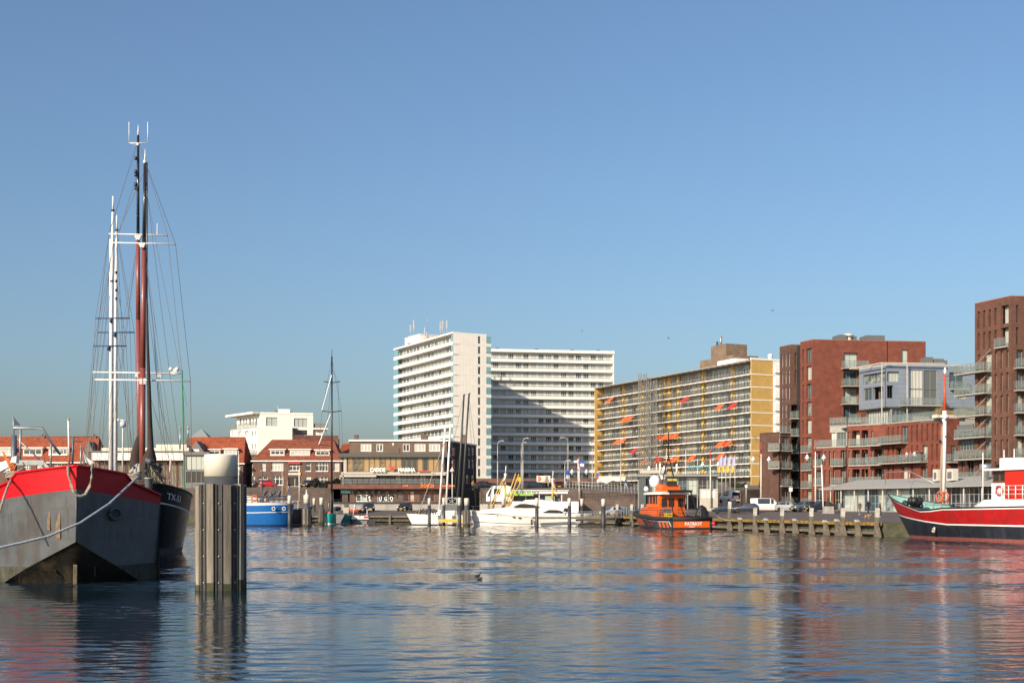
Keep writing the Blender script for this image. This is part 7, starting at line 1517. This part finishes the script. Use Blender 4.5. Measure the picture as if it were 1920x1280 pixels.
def bell_lamp(px, ytop, yarm, ybase, Y, label):
    b = at(px, ybase, Y); h = za(ytop, Y)-b.z; ha = za(yarm, Y)-b.z; T = thing('quay_lamp', label, 'street lamp', b, 0, 'red and cream quay lamps')
    mb = MB(); mb.tube([(0,0,-.6), (0,0,ha+.2)], .13, 8, r2=.09); mb.build('pole', cream, T); mb = MB(); mb.tube([(0,0,ha+.2), (0,0,h)], .10, 8, r2=.07); mb.ball((.12, 0, h), .12, 6, sx=2); mb.build('red_finial', lred, T)
    for s in (-1, 1):
        mb = MB(); mb.tube([(0,0,ha-.5), (s*.35,0,ha-.05), (s*.8,0,ha+.1), (s*1.15,0,ha), (s*1.2,0,ha-.25)], .05, 6); mb.build('arm', lred, T)
        mb = MB(); mb.lathe([(.08,.0),(.12,-.15),(.2,-.35),(.36,-.5),(.36,-.55),(.2,-.6),(.16,-.85),(.05,-.9)], 12, 0, (s*1.2, 0, ha-.2)); mb.build('bell_shade', white_clean, T)
for a in ((1086, 857, 877, 945, 212, 'red and cream quay lamp behind the yacht stern'), (1231, 855, 871, 945, 205, 'red and cream quay lamp left of the pilot boat mast'), (1332, 845, 863, 945, 200, 'red and cream quay lamp right of the pilot boat mast'), (1427, 831, 853, 940, 196, 'red and cream quay lamp in front of the yellow gable'), (1529, 827, 849, 952, 186, 'red and cream quay lamp in front of the red brick tower')): bell_lamp(*a)
T = thing('quay_lamp', 'red and cream quay lamp with single bell beside the dark restaurant', 'street lamp', at(848, 930, 215), 0, 'red and cream quay lamps'); mb = MB(); mb.tube([(0,0,-1.5),(0,0,4.2)], .09, 8); mb.build('pole', cream, T); mb = MB(); mb.lathe([(.05,1.6),(.06,.5),(.2,.3),(.42,0),(.42,-.08),(.2,-.2),(.08,-.5)], 12, 0, (0,0,4.3)); mb.build('bell_shade', cream, T); mb = MB(); mb.tube([(0,0,5.0),(0,0,6.2)], .08, 6, r2=.03); mb.build('red_finial', lred, T)
def pole(px, ytop, ybase, Y, label, m, r=.06, lean=0): b = at(px, ybase, Y); T = MB(); T.tube([(0,0,-.4), (lean, 0, za(ytop, Y)-b.z)], r, 8, r2=r*.7); T.ball((lean, 0, za(ytop, Y)-b.z), r*1.6, 6); return tag(T.build('flagpole', m, None, b), label, 'pole', 'quay poles')
pole(1544, 873, 958, 180, 'white pole leaning slightly in front of the parked navy car', white_clean, .10, -.25)
pole(1249.5, 840, 940, 203, 'thin white pole just left of the pilot boat dome', white, .05); pole(1286, 842, 940, 203, 'thin white pole just right of the pilot boat mast', white, .05); pole(1308, 862, 940, 203, 'thin white pole above the shelter sign', white, .05)
pole(447.5, 846, 945, 200, 'thin white pole left of the blue boat by the houses', white, .06); pole(529, 870, 945, 205, 'white pole standing in front of the brick harbour house', cream, .05)
for k, px in enumerate((1352.5, 1360, 1368, 1377)):
    b = at(px+1, 905, 212); T = thing('banner_flag', ['lilac and yellow banner, leftmost of four on the quay', 'lilac and yellow banner, second from left of four', 'lilac and yellow banner, third from left of four', 'lilac and yellow banner, rightmost of four on the quay'][k], 'flag', b, 0, 'lilac and yellow banners'); mb = MB(); mb.tube([(0,0,-2), (0,0,za(853, 212)-b.z)], .04, 6); mb.build('staff', white, T)
    for nm, y0, y1, m in (('upper_cloth', 856, 873, mat('banner_lilac', (.40,.38,.58), .8)), ('lower_cloth', 873, 885, mat('banner_yellow', (.62,.45,.06), .8))):
        mb = MB(); rows = []
        for j in range(5): y = y0+(y1-y0)*j/4; s = .12*math.sin(y*.5+k); rows.append([(-.5+s-.012*(y-856), -.1, za(y, 212)-b.z), (-.25+s-.012*(y-856), .08, za(y+.6, 212)-b.z), (.02+s*.4-.012*(y-856), -.05, za(y+.3, 212)-b.z)])
        mb.grid(rows, 0, True); mb.build(nm, m, T)

# ------------------------------------------------------------------ vehicles
tyre = mat('tyre', (.015,.015,.016), .8); rimm = mat('rim', (.35,.35,.36), .35, .7); cgl = mat('car_glass', (.02,.025,.03), .05, var=0, spec=.9); hl = mat('head_lamp', (.75,.76,.78), .1); tl = mat('tail_lamp', (.40,.01,.01), .2); plate_y = mat('plate_yellow', (.70,.46,.01), .5, var=0)
wm = MB(); wm.lathe([(.20,-.1),(.31,-.1),(.33,-.06),(.33,.06),(.31,.1),(.20,.1)], 16); wm = wm.mesh('wheel', [tyre]); rm = MB(); rm.lathe([(.205,-.085),(.205,.085),(.05,.095)], 10); rm = rm.mesh('rim', [rimm])
PROF = {'hatch': (4.0, .88, [(-2.0, .35, .80, .82), (-1.95, .28, .95, 1.0), (-1.75, .24, 1.0, 1.22), (-1.35, .22, 1.0, 1.44), (-.2, .2, .98, 1.50), (.35, .2, .96, 1.42), (1.0, .2, .94, .96), (1.6, .22, .82, .84), (1.95, .28, .68, .70), (2.02, .38, .58, .60)]),
        'sedan': (4.5, .9, [(-2.25, .38, .88, .90), (-2.15, .28, .98, 1.0), (-1.6, .24, 1.0, 1.04), (-.95, .22, 1.0, 1.40), (-.2, .2, .98, 1.46), (.4, .2, .96, 1.40), (1.15, .2, .94, .96), (1.8, .22, .84, .86), (2.2, .28, .70, .72), (2.28, .38, .58, .60)]),
        'van': (4.9, .95, [(-2.45, .35, 1.05, 1.9), (-2.4, .28, 1.1, 1.98), (-1.5, .25, 1.1, 2.02), (.5, .25, 1.1, 2.0), (.95, .25, 1.08, 1.9), (1.55, .25, 1.05, 1.15), (2.2, .28, .95, .97), (2.42, .3, .75, .78), (2.47, .4, .6, .62)])}
def car(name, label, cat, px, Y, rz, kind, col, z=None, group=None, sx=1.0, plate=True):
    x = xa(px, Y); L_, w, st = PROF[kind]; T = thing(name, label, cat, (x, Y, z if z is not None else gz(x, Y)), rz, group); pm = mat('car_paint_%.3f_%.3f_%.3f' % col, col, .3, .2, var=.04, coat=.6)
    body = MB(); rows = []
    for (xx, zb, zs, zr) in st:
        k = (zr-zs); wr = w*(1-.16*min(1, k/.5)) if k > .06 else w*.93; e = 1-.10*max(0, abs(xx)/(L_/2)-.75)/.25
        rows.append([(xx*sx, -w*e*.94, zb), (xx*sx, -w*e, zb+.2), (xx*sx, -w*e, zs*.8+zb*.2), (xx*sx, -w*e*.96, zs), (xx*sx, -wr*e*.97, zr-.03), (xx*sx, -wr*e*.7, zr), (xx*sx, wr*e*.7, zr), (xx*sx, wr*e*.97, zr-.03), (xx*sx, w*e*.96, zs), (xx*sx, w*e, zs*.8+zb*.2), (xx*sx, w*e, zb+.2), (xx*sx, w*e*.94, zb)])
    body.grid(rows, 0, True); body.face(rows[0][::-1]); body.face(rows[-1]); body.build('body', pm, T)
    cab = [(i, s_) for i, s_ in enumerate(st) if s_[3]-s_[2] > .15]; i0, i1 = cab[0][0], cab[-1][0]
    def ins(p, q, r, s_, f=.12):
        P = [Vector(v) for v in (p, q, r, s_)]; c_ = sum(P, Vector())/4; return [c_+(v-c_)*(1-f) for v in P]
    for s_ in (0, 1):       # side windows
        for j in range(i0, i1):
            if kind == 'van' and j < 2: continue
            A = [rows[j][3 if not s_ else 8], rows[j+1][3 if not s_ else 8], rows[j+1][4 if not s_ else 7], rows[j][4 if not s_ else 7]]; d_ = V3((0, -.012 if not s_ else .012, 0))
            if (Vector(A[1])-Vector(A[0])).length < .2: continue
            mb = MB(); q = [v+d_ for v in ins(*A)]; mb.face(q if not s_ else q[::-1]); mb.build('side_window', cgl, T)
    for (j, k_, nm, s_) in ((i1, i1+1, 'windscreen', 1), (i0 if kind == 'van' else i0+1, 0 if kind == 'van' else i0-1, 'rear_window', -1)):
        if kind == 'van' and nm == 'rear_window': x_ = st[0][0]*sx-.012; mb = MB(); mb.face([(x_, .75, 1.2), (x_, -.75, 1.2), (x_, -.7, 1.75), (x_, .7, 1.75)]); mb.build(nm, cgl, T); continue
        a, b = rows[j], rows[k_]; q = ins(b[4], b[7], a[7], a[4], .1); mb = MB(); q = [v+V3((s_*.02, 0, .02)) for v in q]; mb.face(q if s_ > 0 else q[::-1]); mb.build(nm, cgl, T)
    for xx in (-L_*.31*sx, L_*.30*sx):
        for y in (-w+.08, w-.08): o = link('wheel', wm, T, (xx, y, .33)); o.rotation_euler = (PI/2, 0, 0); link('rim', rm, o)
    xf = st[-1][0]*sx; xb = st[0][0]*sx
    for y in (-.62, .62):
        mb = MB(); mb.ball((xf-.14, y, .66), .15, 8, sz=.55, sy=1.3); mb.build('headlight', hl, T); mb = MB(); mb.box(xb-.02, xb+.1, y-.13, y+.13, .78, .98 if kind != 'van' else 1.3); mb.build('tail_light', tl, T)
    if plate:
        mb = MB(); mb.box(xf+.0, xf+.02, -.26, .26, .38, .5); mb.build('number_plate', plate_y, T); mb = MB(); mb.box(xb-.035, xb-.015, -.26, .26, .5, .62); mb.build('number_plate', plate_y, T)
    return T
PG = 'cars parked on the quay'; nav = (.018,.026,.045); blk = (.014,.015,.018); sil = (.32,.33,.34); whi = (.72,.72,.70); gry = (.10,.12,.14)
car('parked_car', 'dark navy hatchback seen side-on right of the pilot boat', 'car', 1360, 189, PI*.96, 'hatch', nav, group=PG)
car('parked_car', 'dark blue car half hidden behind the white camper van', 'car', 1398, 187, PI*.93, 'hatch', nav, group=PG, sx=.95)
car('parked_van', 'white camper van parked side-on in the row of cars', 'van', 1438, 190, -.12, 'van', whi, group=PG)
car('parked_car', 'silver hatchback seen from behind right of the white camper van', 'car', 1481, 184, 2.5+PI, 'hatch', sil, group=PG)
car('parked_car', 'blue car facing away behind the silver hatchback', 'car', 1498, 200, PI*.62, 'sedan', (.03,.06,.11), group=PG)
car('parked_car', 'black people carrier behind the row right of the lamp', 'car', 1525, 198, 2.7, 'van', blk, group=PG, sx=.9)
car('parked_car', 'grey-blue hatchback facing the water right of the silver one', 'car', 1508, 182, 3.5, 'hatch', gry, group=PG)
car('parked_car', 'dark navy saloon beside the white leaning pole', 'car', 1539, 181, 3.45, 'sedan', nav, group=PG)
car('parked_car', 'white silver car parked left behind the quay gate', 'car', 1149, 200, 3.5, 'hatch', (.55,.56,.57), group=PG)
car('parked_car', 'dark grey estate car parked right behind the quay gate', 'car', 1179, 198, 3.4, 'sedan', gry, group=PG)
car('parked_car', 'black car with open door in front of the terrace wall', 'car', 759, 228, -PI/2-.25, 'hatch', blk, group=PG)
car('parked_car', 'navy car facing the water left of the black one', 'car', 692, 228, -PI/2+.2, 'hatch', nav, group=PG)
car('parked_car', 'grey car seen from behind near the orange scooters', 'car', 675, 222, PI/2, 'hatch', sil, group=PG)
car('parked_car', 'bright red small car on the upper street by the brick house', 'car', 504, 251, .15, 'hatch', (.50,.01,.02), z=6.55, sx=.85)
car('parked_car', 'dark blue car on the upper street left of the dark hedge planters', 'car', 578, 251, -PI/2-.3, 'hatch', nav, z=6.5)
car('parked_van', 'white delivery van on the ramp seen from behind', 'van', 1368, 208, PI/2+.35, 'van', whi, z=3.35, sx=.85)
car('parked_car', 'black off-roader driving away on the upper road', 'car', 1048, 232, PI/2, 'hatch', blk, z=5.85)
car('parked_car', 'red van seen from behind on the upper street by the yellow gable', 'car', 1436, 222, PI/2, 'van', (.50,.01,.015), z=6.1, sx=.8)
for px, lab, c_ in ((908, 'dark car left of the hedge on the upper road', blk), (987, 'black car passing behind the hedge on the upper road', (.02,.03,.06)), (1000, 'dark car partly hidden by the billboard post', nav)): car('passing_car', lab, 'car', px, 236, 0.05, 'sedan', c_, z=6.05, group='cars on the upper road')
# ------------------------------------------------------------------ people and animals
def skin_mesh(name, V_, E_, R_, mats, pick, sub=1):
    me = bpy.data.meshes.new(name); me.from_pydata(V_, E_, []); o = bpy.data.objects.new(name, me); COL.objects.link(o)
    md = o.modifiers.new('skin', 'SKIN'); me.skin_vertices[0].data
    for k, r in enumerate(R_): me.skin_vertices[0].data[k].radius = (r[0], r[1]) if isinstance(r, tuple) else (r, r); me.skin_vertices[0].data[k].use_root = (k == 0)
    s_ = o.modifiers.new('sub', 'SUBSURF'); s_.levels = sub; s_.render_levels = sub
    dg = bpy.context.evaluated_depsgraph_get(); dg.update(); out = bpy.data.meshes.new_from_object(o.evaluated_get(dg)); bpy.data.objects.remove(o); bpy.data.meshes.remove(me)
    out.materials.clear()
    for m in mats: out.materials.append(m)
    for p in out.polygons: p.material_index = pick(p.center); p.use_smooth = True
    return out
skinm = mat('skin', (.50,.30,.22), .6); 
def person(label, px, Y, rz, top, legs, hair, z=None, h=1.75, stride=.22, arm=.1, seat=None, group=None, long=False):
    V_ = [(0,0,.95),(0,0,1.15),(0,.01,1.38),(0,0,1.50),(0,-.02,1.58),(0,-.02,1.70),
          (-.10,0,.90),(-.11,-stride,.50),(-.11,-stride*.9+.14 if stride > .1 else 0,.08),(-.11,-stride*.9+.02,.03),
          (.10,0,.90),(.11,stride*.7,.50),(.11,stride*1.3,.09),(.11,stride*1.3-.14,.03),
          (-.20,.01,1.40),(-.26,arm,1.14),(-.25,arm*.3-.06,.90),(-.25,arm*.2-.08,.80),
          (.20,.01,1.40),(.26,-arm,1.14),(.25,-arm*.3-.12,.92),(.25,-arm*.2-.16,.83)]
    E_ = [(0,1),(1,2),(2,3),(3,4),(4,5),(0,6),(6,7),(7,8),(8,9),(0,10),(10,11),(11,12),(12,13),(2,14),(14,15),(15,16),(16,17),(2,18),(18,19),(19,20),(20,21)]
    R_ = [(.15,.12),(.15,.11),(.17,.12),.07,.085,.095,.095,.07,.05,.045,.095,.07,.05,.045,.075,.055,.045,.04,.075,.055,.045,.04]
    mats = [skinm, mat('cloth_%.2f_%.2f_%.2f' % top, top, .85), mat('cloth_%.2f_%.2f_%.2f' % legs, legs, .85), mat('hair_%.2f_%.2f_%.2f' % hair, hair, .8), mat('shoe', (.45,.44,.43), .7)]
    def pick(c):
        if c.z > 1.53: return 3 if (c.y > -.01 or c.z > 1.72) else 0
        if c.z < .10: return 4
        if abs(c.x) > .19 and c.z < .88: return 0
        return 1 if c.z > (.62 if long else .92) else 2
    me = skin_mesh('person', V_, E_, R_, mats, pick, 2); me.transform(Matrix.Scale(h/1.80, 4)); x = xa(px, Y); o = link('person', me, None, (x, Y, z if z is not None else gz(x, Y)), rz); return tag(o, label, 'person', group)
WG = 'people walking on the quay'
person('person in brown coat and jeans walking on the quay before the pavilion', 1612, 153, .5, (.16,.10,.07), (.10,.14,.22), (.28,.15,.07), h=1.68, group=WG, long=True)
person('person all in black walking beside the one in brown coat', 1628, 153, .4, (.015,.015,.017), (.02,.02,.022), (.03,.02,.015), h=1.85, group=WG)
person('person in black standing beside the last white-topped fender post', 1650, 141, 1.4, (.02,.02,.022), (.025,.025,.03), (.10,.06,.03), h=1.75, group=WG, stride=.12)
person('person in bright blue jacket walking a dog on the upper road', 1173, 224, 1.2, (.01,.17,.42), (.55,.55,.55), (.05,.03,.02), z=6.0, h=1.8)
person('person with blue backpack standing behind the yacht stern', 1084, 200, 2.6, (.04,.12,.30), (.06,.06,.07), (.15,.08,.04), h=1.8, stride=.06)
person('person in olive jacket at the kiosk left of the blue backpack', 1076, 203, .3, (.12,.10,.06), (.05,.05,.06), (.10,.06,.03), h=1.75, stride=.05)
person('person in yellow coat on the corner by the dark restaurant', 887, 236, .8, (.60,.30,.02), (.05,.05,.06), (.15,.08,.04), z=5.85, h=1.8, stride=.1)
person('person in black jacket by the shop window in the red tower', 1554, 192, .2, (.02,.02,.022), (.03,.03,.035), (.05,.03,.02), h=1.8, stride=.08)
zb_ = 9.4+.16
for k, (px, tc, lab) in enumerate(((1700, (.50,.48,.45), 'person in white shirt at the left end of the balcony group'), (1707, (.30,.06,.18), 'person in pink top second from left on the balcony'), (1715, (.62,.60,.55), 'person in cream shirt in the middle of the balcony group'), (1720, (.05,.05,.06), 'person in dark clothes behind the cream shirt on the balcony'), (1728, (.03,.03,.035), 'person in black jacket at the right end of the balcony group'))):
    Yb = g2.Y(px)-.75; person(lab, px, Yb, .4*k-1, tc, (.08,.09,.12), (.08,.05,.03), z=zb_, h=1.7, stride=.04, group='people on the balcony')
def dog(label, px, Y, rz, col, s, z=None):
    V_ = [(0,0,.45),(.25,0,.47),(.42,0,.60),(.55,0,.66),(.68,0,.62),(-.28,0,.46),(-.42,0,.58),(.22,-.09,.30),(.24,-.09,.04),(.22,.09,.30),(.16,.09,.04),(-.26,-.09,.32),(-.34,-.09,.18),(-.28,-.09,.03),(-.26,.09,.32),(-.32,.09,.18),(-.26,.09,.03),(.53,-.06,.74),(.53,.06,.74)]
    E_ = [(0,1),(1,2),(2,3),(3,4),(0,5),(5,6),(1,7),(7,8),(1,9),(9,10),(5,11),(11,12),(12,13),(5,14),(14,15),(15,16),(3,17),(3,18)]
    R_ = [.12,.14,.085,.085,.045,.11,.03,.055,.035,.055,.035,.07,.04,.03,.07,.04,.03,.02,.02]
    me = skin_mesh('dog', V_, E_, R_, [mat('fur_%.2f' % col[0], col, .9, var=.3, scale=8)], lambda c: 0, 2); me.transform(Matrix.Scale(s, 4)); x = xa(px, Y); return tag(link('dog', me, None, (x, Y, z if z is not None else gz(x, Y)), rz), label, 'dog')
dog('small tan dog on the quay edge near the last fender post', 1626, 135, 0, (.30,.19,.10), .75); dog('black dog on the upper road beside the blue jacket', 1182, 224, PI, (.02,.02,.02), 1.1, 6.0)
def bird(name, label, px, py, rz, col, s, bill, group):
    Y = H*F/(py-948); mb = MB(); rows = []
    for (x, zc, ry, rz_) in ((-.19, .10, .005, .01), (-.15, .07, .05, .035), (-.05, .05, .085, .07), (.06, .055, .085, .075), (.13, .09, .05, .06), (.155, .14, .032, .034), (.165, .19, .03, .03), (.18, .215, .034, .032), (.21, .215, .025, .024), (.225, .212, .008, .008)):
        rows.append([(x, ry*math.cos(2*PI*j/10), zc+rz_*math.sin(2*PI*j/10)) for j in range(10)])
    mb.grid(rows, 0, True, True); T = thing(name, label, 'bird', (xa(px, Y), Y, 0), rz, group); T.scale = (s, s, s); mb.build('body', mat('plumage_%.2f' % col[0], col, .7), T)
    mb = MB(); mb.tube([(.22, 0, .21), (.265, 0, .20)], .014, 6, r2=.004); mb.build('bill', mat('bill_%.1f' % bill[0], bill, .5), T)
BG = 'water birds'
bird('coot', 'black coot swimming in the middle, the farther of the pair', 895, 1081, .3, (.02,.02,.022), .8, (.7,.7,.66), BG); bird('coot', 'black coot swimming in the middle, the nearer of the pair', 899, 1086, 2.7, (.025,.025,.027), .8, (.7,.7,.66), BG)
for px, py, col, lab in ((745, 991, (.02,.02,.02), 'tiny dark water bird, leftmost in front of the far quay'), (767, 992, (.12,.12,.13), 'tiny grey water bird, second from left before the far quay'), (793, 992, (.30,.29,.28), 'tiny pale water bird, third from left before the far quay')): bird('duck', lab, px, py, .4, col, 1.3, (.5,.3,.1), BG)
bird('gull', 'tiny white gull floating left of the yacht bow', 819, 989.5, .5, (.75,.75,.74), 1.5, (.6,.4,.1), BG)
# ------------------------------------------------------------------ small quay things
T = thing('concrete_planter', 'square concrete planter with a small conifer in front of the cars', 'planter', (xa(1553, 165), 165, gz(xa(1553, 165), 165))); mb = MB(); mb.prism([(-.62, 0), (.62, 0), (.55, .95), (-.55, .95)], -.6, .6); mb.build('tub', conc, T); mb = MB(); rr = random.Random(3)
for k in range(420):
    z = rr.random(); r = .42*(1-z)**.6; q = rr.random()*2*PI; p = V3((r*rr.random()**.5*math.cos(q), r*rr.random()**.5*math.sin(q), .95+z*1.15)); a = V3((rr.uniform(-1,1), rr.uniform(-1,1), rr.uniform(.2,1)))*.09; b = V3((rr.uniform(-1,1), rr.uniform(-1,1), 0))*.05; mb.face([p-b, p+b, p+a])
mb.build('shrub', mat('conifer', (.10,.085,.03), .85, var=.4, scale=8), T)
mb = MB(); mb.lathe([(.28,0),(.3,.1),(.3,1.15),(.26,1.25),(.05,1.3)], 12); tag(mb.build('litter_bin', dgrey, None, (xa(1575, 168), 168, gz(xa(1575, 168), 168))), 'grey litter bin on the quay right of the concrete planter', 'bin')
for px, lab in ((1419, 'grey bollard bin left of the second white-topped fender post'),): mb = MB(); mb.lathe([(.3,0),(.3,1.0),(.34,1.02),(.34,1.1)], 12); tag(mb.build('mooring_bollard', dgrey, None, (xa(px, 172), 172, gz(xa(px, 172), 172))), lab, 'bollard')
orb = mat('scooter_orange', (.62,.08,.03), .5)
for k, (px, lab) in enumerate(((664, 'orange delivery scooter, left one near the grey car'), (672, 'orange delivery scooter, middle one near the grey car'), (679, 'dark scooter right of the orange ones'))):
    x = xa(px, 216); T = thing('scooter', lab, 'scooter', (x, 216, gz(x, 216)), .3+.2*k, 'scooters on the quay')
    for xx in (-.6, .6): mb = MB(); mb.tube([(xx+.24*math.cos(2*PI*j/12), 0, .27+.24*math.sin(2*PI*j/12)) for j in range(13)], .06, 6, cap=False); mb.build('wheel', tyre, T)
    mb = MB(); mb.prism([(-.75, .45), (-.2, .3), (.25, .3), (.5, .5), (.62, .95), (.5, .95), (.3, .5), (-.1, .5), (-.3, .78), (-.8, .75)], -.16, .16); mb.build('body', orb if k < 2 else black, T); mb = MB(); mb.tube([(.55, -.32, 1.02), (.55, .32, 1.02)], .025, 5); mb.build('handlebar', black, T)
x = xa(649.5, 220); T = thing('flower_tub', 'pale square flower tub left of the scooters on the low quay', 'planter', (x, 220, gz(x, 220))); mb = MB(); mb.prism([(-.45, 0), (.45, 0), (.5, .95), (-.5, .95)], -.5, .5); mb.build('tub', mat('tub_pale', (.42,.38,.32), .8), T); mb = MB()
for k in range(160): p = V3((rr.uniform(-.4,.4), rr.uniform(-.4,.4), .95+rr.random()*.5)); mb.face([p, p+V3((rr.uniform(-.12,.12), rr.uniform(-.12,.12), .15)), p+V3((rr.uniform(-.12,.12), 0, .05))])
mb.build('plant', hed, T)
foliage('planter_hedge', 'row of dark planter shrubs on the upper street by the restaurant', 'hedge', xa(588, 249), xa(638, 249), 248.4, 249.4, 6.5, 1.3, 2600, mat('dark_leaves', (.025,.03,.02), .8, var=.5, scale=6), 8)
railing('quay_fence', 'white picket fence in front of the yellow flats ground floor', [(xa(1122, 262), 262, za(907, 262)), (xa(1172, 260), 260, za(907, 260))], 1.5, 30, white, .06)
railing('pavilion_railing', 'dark railing along the pavilion terrace behind the red ship', [(xa(1790, 146), 146, 1.9), (xa(1900, 134), 134, 1.9)], 1.2, 24, dgrey, .03)

# gulls on the wing, far off
for px, py, Yg, rzg, lab in ((1448, 582, 230, .6, 'tiny dark bird flying above the brown tower'), (1253, 634, 250, -.4, 'tiny pale gull flying above the yellow flats'), (1091, 620, 300, .9, 'tiny gull flying above the white wing roof')):
    mb = MB(); mb.ball((0,0,0), .11, 8, sx=2.6); b_ = thing('flying_gull', lab, 'bird', at(px, py, Yg), rzg, 'birds in the sky'); mb.build('body', mat('gull_grey', (.25,.25,.26), .7), b_)
    for s_ in (-1, 1): mb = MB(); mb.grid([[(.12, s_*.06, .03), (.16, s_*.4, .16), (.02, s_*.85, .08)], [(-.10, s_*.06, .02), (-.02, s_*.4, .13), (-.06, s_*.85, .07)]], 0, True); mb.build('wing', mat('gull_grey', (.25,.25,.26), .7), b_)
